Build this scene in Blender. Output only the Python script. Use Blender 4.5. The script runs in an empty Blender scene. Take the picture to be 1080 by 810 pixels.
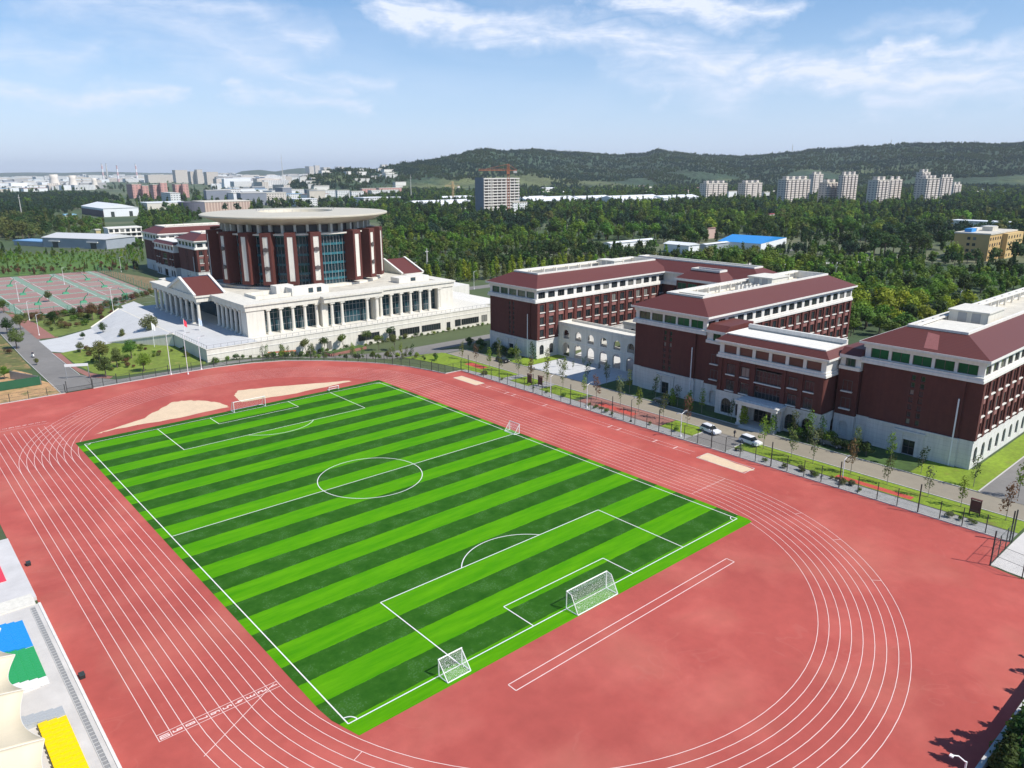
import bpy, math, random
from mathutils import Vector, Matrix, noise
sc = bpy.context.scene
R = math.radians
rnd = random.Random(7)

# ------------------------------------------------------------------ camera
CAM = Vector((-62.509, -109.699, 52.273))
F_PX = 791.57                      # focal length in pixels of a 1080 x 810 frame
YAW, PITCH, ROLL = 0.718811, 0.277156, -0.003660
_f = Vector((math.sin(YAW)*math.cos(PITCH), math.cos(YAW)*math.cos(PITCH), -math.sin(PITCH)))
_r = Vector((math.cos(YAW), -math.sin(YAW), 0.0))
_u = _r.cross(_f)
_cr, _sr = math.cos(ROLL), math.sin(ROLL)
CR, CU = _cr*_r + _sr*_u, -_sr*_r + _cr*_u
cam_d = bpy.data.cameras.new('camera')
cam = bpy.data.objects.new('camera', cam_d)
sc.collection.objects.link(cam)
cam.matrix_world = Matrix(((CR.x, CU.x, -_f.x, CAM.x), (CR.y, CU.y, -_f.y, CAM.y), (CR.z, CU.z, -_f.z, CAM.z), (0, 0, 0, 1)))
cam_d.sensor_fit = 'HORIZONTAL'; cam_d.sensor_width = 36.0; cam_d.lens = F_PX/1080.0*36.0
cam_d.clip_start = 0.5; cam_d.clip_end = 60000
sc.camera = cam
sc.render.resolution_x, sc.render.resolution_y = 1024, 768

# ------------------------------------------------------------------ sky, sun, exposure
SUN_EL = R(49); SUN_DIR = Vector((0.40, -0.917, 0)).normalized()      # towards the sun
w = bpy.data.worlds.new('World'); sc.world = w; w.use_nodes = True
nt = w.node_tree; N = nt.nodes; L = nt.links
for n in list(N): N.remove(n)
out = N.new('ShaderNodeOutputWorld'); bg = N.new('ShaderNodeBackground'); bg.inputs['Strength'].default_value = 0.075
sky = N.new('ShaderNodeTexSky'); sky.sky_type = 'NISHITA'; sky.sun_disc = False
sky.sun_elevation = SUN_EL
sky.sun_rotation = math.atan2(SUN_DIR.x, SUN_DIR.y)
sky.altitude = 100; sky.air_density = 1.0; sky.dust_density = 0.3; sky.ozone_density = 4.0
tc = N.new('ShaderNodeTexCoord'); sep = N.new('ShaderNodeSeparateXYZ'); L.new(tc.outputs['Generated'], sep.inputs[0])
def wm(op, a, b=None, clamp=False):
    n = N.new('ShaderNodeMath'); n.operation = op; n.use_clamp = clamp
    for i, v in enumerate((a, b)):
        if v is None: continue
        if isinstance(v, (int, float)): n.inputs[i].default_value = v
        else: L.new(v, n.inputs[i])
    return n.outputs[0]
def sky_dir(u, v):
    d = (_f*F_PX + CR*(u-540.0) + CU*(405.0-v)).normalized(); return math.atan2(d.x, d.y), math.asin(d.z)
az = wm('ARCTAN2', sep.outputs['X'], sep.outputs['Y']); el = wm('ARCSINE', sep.outputs['Z'])
comb = N.new('ShaderNodeCombineXYZ'); L.new(az, comb.inputs[0]); L.new(el, comb.inputs[1])
def skynoise(scale, detail, rough, sx, sy, rot, dist=0.0, loc=(0, 0, 0)):
    mp = N.new('ShaderNodeMapping'); mp.inputs['Rotation'].default_value = (0, 0, rot); mp.inputs['Scale'].default_value = (sx, sy, 1); mp.inputs['Location'].default_value = loc
    L.new(comb.outputs[0], mp.inputs[0]); n = N.new('ShaderNodeTexNoise'); n.inputs['Scale'].default_value = scale; n.inputs['Detail'].default_value = detail; n.inputs['Roughness'].default_value = rough; n.inputs['Distortion'].default_value = dist
    L.new(mp.outputs[0], n.inputs['Vector']); return n
wob = skynoise(9, 5, 0.6, 1, 1.6, 0.0); ws = N.new('ShaderNodeSeparateColor'); L.new(wob.outputs['Color'], ws.inputs[0])
fib = skynoise(16, 8, 0.68, 0.55, 2.6, R(12), 0.6, (3.1, 1.7, 0))
wx = wm('ADD', az, wm('MULTIPLY', wm('SUBTRACT', ws.outputs[0], 0.5), 0.16)); wy = wm('ADD', el, wm('MULTIPLY', wm('SUBTRACT', ws.outputs[1], 0.5), 0.10))
# thin high cloud in drawn-out wisps, each between two directions of the sky
STREAKS = [(60,-6,300,72,30,.40), (150,2,325,28,18,.45), (250,55,345,92,12,.45), (410,6,575,30,15,.95), (560,26,650,44,18,.85), (640,2,810,8,14,.9), (640,45,790,62,20,.75), (670,58,780,88,26,.6), (720,88,700,112,10,.35),
           (800,82,950,78,16,.8), (940,60,1095,46,11,.75), (880,86,1095,70,13,.8), (930,108,1095,88,14,.5), (-10,100,185,105,10,.5), (255,104,385,115,9,.5), (-10,52,110,50,20,.4), (330,75,420,92,10,.35), (900,40,1010,22,10,.3), (-300,60,-60,20,30,.6), (1150,60,1500,20,30,.7), (200,-120,700,-60,40,.5), (800,-160,1300,-90,40,.5)]
total = None
for (u1, v1, u2, v2, hw, st) in STREAKS:
    (ax_, ay_), (bx_, by_) = sky_dir(u1, v1), sky_dir(u2, v2); dx_, dy_ = bx_-ax_, by_-ay_; l2 = dx_*dx_+dy_*dy_; wpx = hw/880.0
    px_, py_ = wm('SUBTRACT', wx, ax_), wm('SUBTRACT', wy, ay_)
    t_ = wm('DIVIDE', wm('ADD', wm('MULTIPLY', px_, dx_), wm('MULTIPLY', py_, dy_)), l2, True)
    ex, ey = wm('SUBTRACT', px_, wm('MULTIPLY', t_, dx_)), wm('SUBTRACT', py_, wm('MULTIPLY', t_, dy_))
    d_ = wm('SQRT', wm('ADD', wm('MULTIPLY', ex, ex), wm('MULTIPLY', ey, ey)))
    k_ = wm('SUBTRACT', 1.0, wm('DIVIDE', d_, wpx*1.5), True); k_ = wm('MULTIPLY', wm('POWER', k_, 1.2), st)
    total = k_ if total is None else wm('MAXIMUM', total, k_)
rp = N.new('ShaderNodeMapRange'); rp.inputs[1].default_value = 0.30; rp.inputs[2].default_value = 0.62; rp.inputs[3].default_value = 0.25; rp.inputs[4].default_value = 1.5; L.new(fib.outputs['Fac'], rp.inputs[0])
veil_n = skynoise(5, 5, 0.6, 0.6, 2.4, R(8), 0.4, (0.4, 2.2, 0)); veil = wm('MULTIPLY', wm('SUBTRACT', veil_n.outputs['Fac'], 0.47, True), 0.6)
cl = wm('ADD', wm('MULTIPLY', total, rp.outputs[0]), veil, True)
hs0 = N.new('ShaderNodeHueSaturation'); hs0.inputs['Saturation'].default_value = 1.25; hs0.inputs['Value'].default_value = 1.6; L.new(sky.outputs[0], hs0.inputs['Color'])
mx = N.new('ShaderNodeMix'); mx.data_type = 'RGBA'
hz = N.new('ShaderNodeMix'); hz.data_type = 'RGBA'
hf = wm('POWER', wm('SUBTRACT', 1.0, wm('MULTIPLY', wm('MAXIMUM', sep.outputs['Z'], 0.0), 3.0), True), 1.6)
L.new(wm('MULTIPLY', hf, 0.74), hz.inputs[0]); L.new(hs0.outputs[0], hz.inputs[6]); hz.inputs[7].default_value = (7.7, 9.4, 13.6, 1)
L.new(cl, mx.inputs[0]); L.new(hz.outputs[2], mx.inputs[6]); mx.inputs[7].default_value = (10.2, 11.1, 13.2, 1)
L.new(mx.outputs[2], bg.inputs[0]); L.new(bg.outputs[0], out.inputs[0])

sd = bpy.data.lights.new('sun', 'SUN'); sd.energy = 5.0; sd.angle = R(0.53); sd.color = (1.0, 0.955, 0.89)
so = bpy.data.objects.new('sun', sd); sc.collection.objects.link(so)
sv = Vector((SUN_DIR.x*math.cos(SUN_EL), SUN_DIR.y*math.cos(SUN_EL), math.sin(SUN_EL)))
so.rotation_euler = sv.to_track_quat('Z', 'Y').to_euler(); so.location = (0, 0, 200)
sc.view_settings.view_transform = 'Standard'; sc.view_settings.look = 'None'
sc.view_settings.gamma = 1; sc.view_settings.exposure = 0.16
try: sc.cycles.use_denoising = True
except Exception: pass
sc.cycles.max_bounces = 6; sc.cycles.transparent_max_bounces = 24; sc.cycles.volume_bounces = 0

# ------------------------------------------------------------------ helpers
def at(u, v, z=0.0):
    """the point at height z that lies in the direction of a place in the photograph"""
    d = _f*F_PX + CR*(u-540.0) + CU*(405.0-v)
    t = (z-CAM.z)/d.z
    return CAM + d*t
def height_at(p, v):
    lo, hi = -60.0, 900.0
    for _ in range(44):
        m = (lo+hi)/2; q = Vector((p.x, p.y, m))-CAM
        vv = 405.0-F_PX*q.dot(CU)/q.dot(_f)
        if vv > v: lo = m
        else: hi = m
    return m
def px_m(p):
    """metres per photo pixel at a point"""
    return (Vector(p)-CAM).dot(_f)/F_PX
def tag(o, label=None, cat=None, group=None, kind=None):
    if label: o['label'] = label
    if cat: o['category'] = cat
    if group: o['group'] = group
    if kind: o['kind'] = kind
    return o
def link(o): sc.collection.objects.link(o); return o
def empty(name, loc=(0, 0, 0), rz=0.0):
    o = bpy.data.objects.new(name, None); link(o); o.location = loc; o.rotation_euler = (0, 0, rz); o.empty_display_size = 1
    return o
def kids(o): return [c for c in bpy.data.objects if c.parent is o]
def copy_tree(o, tree, loc, rz=0.0, s=1.0, sz=None):
    """a copy of a thing; tree = list of (part, [sub-parts])"""
    c = o.copy(); link(c); c.location = loc; c.rotation_euler = (0, 0, rz); c.scale = (s, s, sz or s)
    for part, subs in tree:
        p = part.copy(); link(p); p.parent = c
        for q in subs:
            r = q.copy(); link(r); r.parent = p
    return c

class MB:
    """collects shapes, then becomes ONE mesh object"""
    def __init__(s): s.v = []; s.f = []; s.mi = []; s.m = 0
    def poly(s, pts):
        i = len(s.v); s.v += [tuple(p) for p in pts]; s.f.append(tuple(range(i, i+len(pts)))); s.mi.append(s.m); return s
    def box(s, x0, x1, y0, y1, z0, z1, bottom=True):
        i = len(s.v)
        s.v += [(x0,y0,z0),(x1,y0,z0),(x1,y1,z0),(x0,y1,z0),(x0,y0,z1),(x1,y0,z1),(x1,y1,z1),(x0,y1,z1)]
        fs = [(4,5,6,7),(0,1,5,4),(1,2,6,5),(2,3,7,6),(3,0,4,7)]
        if bottom: fs.append((3,2,1,0))
        for f in fs: s.f.append(tuple(i+k for k in f)); s.mi.append(s.m)
        return s
    def frustum(s, b, t, z0, z1):
        """b, t = (x0,x1,y0,y1) below and above"""
        i = len(s.v)
        s.v += [(b[0],b[2],z0),(b[1],b[2],z0),(b[1],b[3],z0),(b[0],b[3],z0),(t[0],t[2],z1),(t[1],t[2],z1),(t[1],t[3],z1),(t[0],t[3],z1)]
        for f in [(4,5,6,7),(0,1,5,4),(1,2,6,5),(2,3,7,6),(3,0,4,7),(3,2,1,0)]: s.f.append(tuple(i+k for k in f)); s.mi.append(s.m)
        return s
    def ring(s, o, w_, z0, z1):
        """a square frame: outer rect o, wall width w_"""
        x0,x1,y0,y1 = o
        s.box(x0,x1,y0,y0+w_,z0,z1); s.box(x0,x1,y1-w_,y1,z0,z1); s.box(x0,x0+w_,y0+w_,y1-w_,z0,z1); s.box(x1-w_,x1,y0+w_,y1-w_,z0,z1); return s
    def tube(s, a, b, r0, r1=None, n=8, cap=True):
        a, b = Vector(a), Vector(b); r1 = r0 if r1 is None else r1
        d = (b-a).normalized(); x = d.orthogonal().normalized(); y = d.cross(x); i = len(s.v)
        for c, r in ((a, r0), (b, r1)):
            for k in range(n):
                t = 2*math.pi*k/n; s.v.append(tuple(c+(x*math.cos(t)+y*math.sin(t))*r))
        for k in range(n):
            k2 = (k+1) % n; s.f.append((i+k, i+k2, i+n+k2, i+n+k)); s.mi.append(s.m)
        if cap:
            s.f.append(tuple(i+n+k for k in range(n))); s.mi.append(s.m)
            s.f.append(tuple(i+n-1-k for k in range(n))); s.mi.append(s.m)
        return s
    def lathe(s, prof, c=(0,0,0), n=24, a0=0.0, a1=2*math.pi, sx=1.0, sy=1.0):
        full = abs(a1-a0-2*math.pi) < 1e-6; i = len(s.v); m = n if full else n+1
        for r, z in prof:
            for k in range(m):
                t = a0+(a1-a0)*k/n; s.v.append((c[0]+r*sx*math.cos(t), c[1]+r*sy*math.sin(t), c[2]+z))
        for j in range(len(prof)-1):
            for k in range(n):
                k2 = (k+1) % m if full else k+1
                s.f.append((i+j*m+k, i+j*m+k2, i+(j+1)*m+k2, i+(j+1)*m+k)); s.mi.append(s.m)
        return s
    def prism(s, pts, z0, z1):
        i = len(s.v); n = len(pts)
        s.v += [(p[0],p[1],z0) for p in pts]+[(p[0],p[1],z1) for p in pts]
        s.f.append(tuple(i+n+k for k in range(n))); s.mi.append(s.m)
        s.f.append(tuple(i+n-1-k for k in range(n))); s.mi.append(s.m)
        for k in range(n): s.f.append((i+k, i+(k+1)%n, i+n+(k+1)%n, i+n+k)); s.mi.append(s.m)
        return s
    def xform(s, mat, start=0):
        for k in range(start, len(s.v)): s.v[k] = tuple(mat @ Vector(s.v[k]))
        return s
    def mesh(s, name, mats):
        me = bpy.data.meshes.new(name); me.from_pydata(s.v, [], s.f); me.update()
        for m in (mats if isinstance(mats, (list, tuple)) else [mats]): me.materials.append(m)
        if any(s.mi): me.polygons.foreach_set('material_index', s.mi)
        return me
    def build(s, name, mats, parent=None, loc=None, smooth=False):
        me = s.mesh(name, mats)
        if smooth: me.polygons.foreach_set('use_smooth', [True]*len(me.polygons))
        o = bpy.data.objects.new(name, me); link(o)
        if parent: o.parent = parent
        if loc: o.location = loc
        return o

def wall(mb, o, ax, w_, z0, z1, holes, depth=0.3, arch=()):
    """a wall face from corner o along unit axis ax (2D), outward normal = ax turned -90 deg, with real openings
    holes (a0,a1,b0,b1) in metres along / up; arch = the same with a round head.  Reveals go inwards by depth."""
    nx, ny = ax[1], -ax[0]
    def P(a, z, d=0.0): return (o[0]+ax[0]*a-nx*d, o[1]+ax[1]*a-ny*d, z)
    allh = list(holes)+list(arch)
    xs = sorted({0.0, w_, *[h[0] for h in allh], *[h[1] for h in allh]}); zs = sorted({z0, z1, *[h[2] for h in allh], *[h[3] for h in allh]})
    for j in range(len(zs)-1):
        run = None
        for i in range(len(xs)-1):
            a, b = xs[i], xs[i+1]; c, d = zs[j], zs[j+1]; ma, mz = (a+b)/2, (c+d)/2
            solid = not any(h[0] < ma < h[1] and h[2] < mz < h[3] for h in allh)
            if solid:
                if run is None: run = [a, b]
                else: run[1] = b
            if (not solid or i == len(xs)-2) and run is not None:
                mb.poly([P(run[0], c), P(run[1], c), P(run[1], d), P(run[0], d)]); run = None
    for a, b, c, d in holes:
        mb.poly([P(a,c), P(a,c,depth), P(a,d,depth), P(a,d)]); mb.poly([P(b,c,depth), P(b,c), P(b,d), P(b,d,depth)])
        mb.poly([P(a,d), P(a,d,depth), P(b,d,depth), P(b,d)]); mb.poly([P(a,c,depth), P(a,c), P(b,c), P(b,c,depth)])
    for a, b, c, d in arch:
        r = (b-a)/2; zc_ = d-r; m = (a+b)/2; K = 8
        cur = [(m-r*math.cos(math.pi*k/K), zc_+r*math.sin(math.pi*k/K)) for k in range(K+1)]
        for k in range(K):
            (xa, za), (xb, zb) = cur[k], cur[k+1]
            mb.poly([P(xa,za), P(xb,zb), P(xb,d), P(xa,d)]) if d-max(za,zb) > 1e-4 or True else None
            mb.poly([P(xa,za), P(xa,za,depth), P(xb,zb,depth), P(xb,zb)])
        mb.poly([P(a,c), P(a,c,depth), P(a,zc_,depth), P(a,zc_)]); mb.poly([P(b,c,depth), P(b,c), P(b,zc_), P(b,zc_,depth)])
        mb.poly([P(a,c,depth), P(a,c), P(b,c), P(b,c,depth)])
    return mb

# ------------------------------------------------------------------ materials
def mat(name, col, rough=0.8, var=0.0, scale=1.0, metal=0.0, bump=0.0, bscale=20.0, var2=0.0, scale2=0.05, spec=None, objrnd=0.0, tint=None):
    """Principled with two sizes of noise in its own colour; objrnd varies it from one object to the next"""
    m = bpy.data.materials.new(name); m.use_nodes = True
    nt = m.node_tree; b = nt.nodes['Principled BSDF']; b.inputs['Roughness'].default_value = rough; b.inputs['Metallic'].default_value = metal
    if spec is not None: b.inputs['Specular IOR Level'].default_value = spec
    b.inputs['Base Color'].default_value = (*col, 1)
    m.diffuse_color = (*col, 1)
    need = var or var2 or objrnd or tint
    tcn = nt.nodes.new('ShaderNodeTexCoord') if (need or bump) else None
    if need:
        rgb = nt.nodes.new('ShaderNodeRGB'); rgb.outputs[0].default_value = (*col, 1); cur = rgb.outputs[0]
        if tint:
            c2, sc_, lo, hi = tint
            no = nt.nodes.new('ShaderNodeTexNoise'); no.inputs['Scale'].default_value = sc_; no.inputs['Detail'].default_value = 5; nt.links.new(tcn.outputs['Object'], no.inputs['Vector'])
            mr = nt.nodes.new('ShaderNodeMapRange'); mr.inputs[1].default_value = lo; mr.inputs[2].default_value = hi; nt.links.new(no.outputs['Fac'], mr.inputs[0])
            mxx = nt.nodes.new('ShaderNodeMix'); mxx.data_type = 'RGBA'; nt.links.new(mr.outputs[0], mxx.inputs[0]); nt.links.new(cur, mxx.inputs[6]); mxx.inputs[7].default_value = (*c2, 1); cur = mxx.outputs[2]
        val = None
        def addv(sock, amt):
            nonlocal val
            mr = nt.nodes.new('ShaderNodeMapRange'); mr.inputs[1].default_value = 0.25; mr.inputs[2].default_value = 0.75
            mr.inputs[3].default_value = 1-amt; mr.inputs[4].default_value = 1+amt; nt.links.new(sock, mr.inputs[0])
            if val is None: val = mr.outputs[0]
            else:
                mu = nt.nodes.new('ShaderNodeMath'); mu.operation = 'MULTIPLY'; nt.links.new(val, mu.inputs[0]); nt.links.new(mr.outputs[0], mu.inputs[1]); val = mu.outputs[0]
        for v_, s_ in ((var, scale), (var2, scale2)):
            if v_:
                no = nt.nodes.new('ShaderNodeTexNoise'); no.inputs['Scale'].default_value = s_; no.inputs['Detail'].default_value = 6; no.inputs['Roughness'].default_value = 0.65
                nt.links.new(tcn.outputs['Object'], no.inputs['Vector']); addv(no.outputs['Fac'], v_)
        if objrnd:
            oi = nt.nodes.new('ShaderNodeObjectInfo'); mr = nt.nodes.new('ShaderNodeMapRange'); mr.inputs[1].default_value = 0; mr.inputs[2].default_value = 1
            mr.inputs[3].default_value = 1-objrnd; mr.inputs[4].default_value = 1+objrnd; nt.links.new(oi.outputs['Random'], mr.inputs[0])
            if val is None: val = mr.outputs[0]
            else:
                mu = nt.nodes.new('ShaderNodeMath'); mu.operation = 'MULTIPLY'; nt.links.new(val, mu.inputs[0]); nt.links.new(mr.outputs[0], mu.inputs[1]); val = mu.outputs[0]
        if val is not None:
            vm = nt.nodes.new('ShaderNodeVectorMath'); vm.operation = 'SCALE'; nt.links.new(cur, vm.inputs[0]); nt.links.new(val, vm.inputs['Scale']); cur = vm.outputs[0]
        nt.links.new(cur, b.inputs['Base Color'])
    if bump:
        no = nt.nodes.new('ShaderNodeTexNoise'); no.inputs['Scale'].default_value = bscale; no.inputs['Detail'].default_value = 4; nt.links.new(tcn.outputs['Object'], no.inputs['Vector'])
        bp = nt.nodes.new('ShaderNodeBump'); bp.inputs['Strength'].default_value = bump; bp.inputs['Distance'].default_value = 0.05
        nt.links.new(no.outputs['Fac'], bp.inputs['Height']); nt.links.new(bp.outputs[0], b.inputs['Normal'])
    return m
def banded(name, c1, c2, axis, period, duty, rough=0.7, var=0.1, scale=1.0, axis2=None, period2=3, duty2=0.5):
    """two colours in bands along an axis (joints, tiles, rows of windows); a second axis breaks the bands up"""
    m = mat(name, c1, rough, var, scale); nt = m.node_tree; b = nt.nodes['Principled BSDF']
    prev = b.inputs['Base Color'].links[0].from_socket if b.inputs['Base Color'].links else None
    tcn = nt.nodes.new('ShaderNodeTexCoord'); sp = nt.nodes.new('ShaderNodeSeparateXYZ'); nt.links.new(tcn.outputs['Object'], sp.inputs[0])
    def M(op, a, b_):
        n = nt.nodes.new('ShaderNodeMath'); n.operation = op
        for i, q in enumerate((a, b_)):
            if isinstance(q, (int, float)): n.inputs[i].default_value = q
            elif q is not None: nt.links.new(q, n.inputs[i])
        return n.outputs[0]
    def band(ax, p_, d_):
        src = M('ADD', sp.outputs[0], sp.outputs[1]) if ax == 3 else sp.outputs[ax]
        return M('LESS_THAN', M('FRACT', M('DIVIDE', src, p_), None), d_)
    k = band(axis, period, duty)
    if axis2 is not None: k = M('MULTIPLY', k, band(axis2, period2, duty2))
    mx_ = nt.nodes.new('ShaderNodeMix'); mx_.data_type = 'RGBA'; nt.links.new(k, mx_.inputs[0])
    if prev: nt.links.new(prev, mx_.inputs[6])
    else: mx_.inputs[6].default_value = (*c1, 1)
    mx_.inputs[7].default_value = (*c2, 1); nt.links.new(mx_.outputs[2], b.inputs['Base Color'])
    return m
def leafy(name, col, objrnd=0.25, var=0.35, scale=0.6, trans=0.34, hue=0.03):
    """leaves: colour varied by clump and by tree, some light passing through"""
    m = mat(name, col, 0.65, var, scale, objrnd=objrnd, spec=0.2); nt = m.node_tree; b = nt.nodes['Principled BSDF']
    src = b.inputs['Base Color'].links[0].from_socket
    hs = nt.nodes.new('ShaderNodeHueSaturation'); oi = nt.nodes.new('ShaderNodeObjectInfo'); mr = nt.nodes.new('ShaderNodeMapRange')
    mr.inputs[3].default_value = 0.5-hue; mr.inputs[4].default_value = 0.5+hue
    wn = nt.nodes.new('ShaderNodeMath'); wn.operation = 'FRACT'; mu = nt.nodes.new('ShaderNodeMath'); mu.operation = 'MULTIPLY'; mu.inputs[1].default_value = 7.31
    nt.links.new(oi.outputs['Random'], mu.inputs[0]); nt.links.new(mu.outputs[0], wn.inputs[0]); nt.links.new(wn.outputs[0], mr.inputs[0])
    nt.links.new(mr.outputs[0], hs.inputs['Hue']); nt.links.new(src, hs.inputs['Color']); nt.links.new(hs.outputs[0], b.inputs['Base Color'])
    tr = nt.nodes.new('ShaderNodeBsdfTranslucent'); nt.links.new(hs.outputs[0], tr.inputs[0])
    ms = nt.nodes.new('ShaderNodeMixShader'); ms.inputs[0].default_value = trans
    nt.links.new(b.outputs[0], ms.inputs[1]); nt.links.new(tr.outputs[0], ms.inputs[2]); nt.links.new(ms.outputs[0], nt.nodes['Material Output'].inputs[0])
    return m
M = {}
M['white'] = mat('white_render', (0.74, 0.71, 0.64), 0.8, 0.05, 0.4, var2=0.05)
M['trim'] = mat('white_trim', (0.74, 0.715, 0.655), 0.7, 0.04, 0.8)
M['stone'] = mat('cream_stone', (0.71, 0.675, 0.585), 0.8, 0.06, 0.5, var2=0.05)
M['stonebase'] = banded('stone_base', (0.66, 0.645, 0.61), (0.50, 0.485, 0.455), 2, 0.9, 0.05, 0.85, 0.07, 0.4)
M['brick'] = mat('dark_red_brick', (0.108, 0.028, 0.021), 0.85, 0.16, 1.2, var2=0.12, scale2=0.2)
M['bricklit'] = mat('sunlit_brick', (0.24, 0.058, 0.05), 0.85, 0.14, 1.2, var2=0.1, scale2=0.2)  # same brick with sunlight put into its colour; no part uses it
M['tile'] = banded('red_roof_tile', (0.128, 0.032, 0.024), (0.085, 0.022, 0.018), 3, 1.1, 0.10, 0.6, 0.16, 0.35)
M['roofflat'] = mat('roof_screed', (0.60, 0.56, 0.47), 0.9, 0.12, 0.25)
M['roofgrey'] = mat('roof_membrane', (0.50, 0.49, 0.46), 0.9, 0.15, 0.3)
M['glass'] = mat('window_glass', (0.022, 0.032, 0.036), 0.08, 0.3, 0.12, objrnd=0.45)
M['glassgreen'] = mat('green_glass', (0.014, 0.095, 0.050), 0.10, 0.5, 0.25, objrnd=0.3)
M['glassblue'] = mat('blue_glass', (0.014, 0.048, 0.062), 0.08, 0.55, 0.10, objrnd=0.2)
M['spanpink'] = mat('spandrel_brick', (0.26, 0.115, 0.10), 0.85, 0.12, 1.0)  # paler pinkish brick for the panels between the windows
M['spandrel'] = mat('teal_spandrel', (0.035, 0.14, 0.17), 0.25, 0.2, 0.3)
M['frame'] = mat('window_frame', (0.10, 0.085, 0.08), 0.5)
M['grey'] = mat('grey_metal', (0.34, 0.35, 0.36), 0.45, 0.1, 1.0, metal=0.3)
M['dark'] = mat('dark_metal', (0.035, 0.045, 0.04), 0.5)
M['wmetal'] = mat('white_metal', (0.80, 0.80, 0.80), 0.45)
M['rubberblk'] = mat('black_rubber', (0.02, 0.02, 0.02), 0.8)
def streaks(m, amt, sx=1.6, sz=0.10):
    """run-off streaks down a wall: noise drawn out along the height, in the wall's own colour"""
    nt = m.node_tree; b = nt.nodes['Principled BSDF']; src = b.inputs['Base Color'].links[0].from_socket; t = nt.nodes.new('ShaderNodeTexCoord')
    mp = nt.nodes.new('ShaderNodeMapping'); mp.inputs['Scale'].default_value = (sx, sx, sz); nt.links.new(t.outputs['Object'], mp.inputs[0])
    n = nt.nodes.new('ShaderNodeTexNoise'); n.inputs['Scale'].default_value = 1.0; n.inputs['Detail'].default_value = 6; n.inputs['Roughness'].default_value = 0.7; nt.links.new(mp.outputs[0], n.inputs['Vector'])
    r = nt.nodes.new('ShaderNodeMapRange'); r.inputs[1].default_value = 0.42; r.inputs[2].default_value = 0.72; r.inputs[3].default_value = 1.0; r.inputs[4].default_value = 1.0-amt; nt.links.new(n.outputs['Fac'], r.inputs[0])
    v = nt.nodes.new('ShaderNodeVectorMath'); v.operation = 'SCALE'; nt.links.new(src, v.inputs[0]); nt.links.new(r.outputs[0], v.inputs['Scale']); nt.links.new(v.outputs[0], b.inputs['Base Color'])
for k_, a_ in (('white', .18), ('trim', .16), ('stone', .20), ('stonebase', .22), ('brick', .22), ('tile', .22), ('roofflat', .25)): streaks(M[k_], a_, *((1.6, .10) if k_ not in ('roofflat', 'tile') else (.35, .35)))
# some windows have blinds drawn or stand lighter than the rest
nt = M['glass'].node_tree; b = nt.nodes['Principled BSDF']; src = b.inputs['Base Color'].links[0].from_socket; oi = nt.nodes.new('ShaderNodeObjectInfo'); th = nt.nodes.new('ShaderNodeMath'); th.operation = 'GREATER_THAN'; th.inputs[1].default_value = 0.84
nt.links.new(oi.outputs['Random'], th.inputs[0]); mxg = nt.nodes.new('ShaderNodeMix'); mxg.data_type = 'RGBA'; nt.links.new(th.outputs[0], mxg.inputs[0]); nt.links.new(src, mxg.inputs[6]); mxg.inputs[7].default_value = (0.20, 0.20, 0.18, 1); nt.links.new(mxg.outputs[2], b.inputs['Base Color'])
M['bark'] = mat('bark', (0.13, 0.10, 0.075), 0.9, 0.2, 3.0)
M['barkgrey'] = mat('pale_bark', (0.24, 0.21, 0.17), 0.9, 0.2, 3.0)
# ------------------------------------------------------------------ the setting: ground and surfaces
def sstep(a, b, x):
    t = max(0.0, min(1.0, (x-a)/(b-a))); return t*t*(3-2*t)
def gz(x, y):
    """the ground falls away a little behind the running track towards the front of the great hall"""
    d = math.hypot(x, y-42)-56.5
    return -2.7*sstep(10, 46, x)*(1-sstep(122, 160, x))*sstep(0, 9, d)*sstep(66, 84, y)*(1-sstep(112, 135, y))

def lines(a, b, step):
    n = max(1, int(round((b-a)/step))); return [a+(b-a)*i/n for i in range(n+1)]
def ground_sheet():
    xs = [-24000, -9000, -3000, -1000, -400, -200]+lines(-100, 0, 20)+lines(5, 165, 4)+[180, 220, 300, 500, 1000, 2000, 4000, 9000, 24000]
    ys = [-24000, -9000, -3000, -1000, -400, -200, -120, -60, 0, 30, 50]+lines(58, 142, 3)+[160, 200, 260, 340, 500, 800, 1400, 2400, 4000, 9000, 24000]
    mb = MB(); W = len(xs)
    for y in ys:
        for x in xs: mb.v.append((x, y, gz(x, y)-0.03))
    for j in range(len(ys)-1):
        for i in range(W-1): mb.f.append((j*W+i, j*W+i+1, (j+1)*W+i+1, (j+1)*W+i)); mb.mi.append(0)
    return mb
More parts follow.
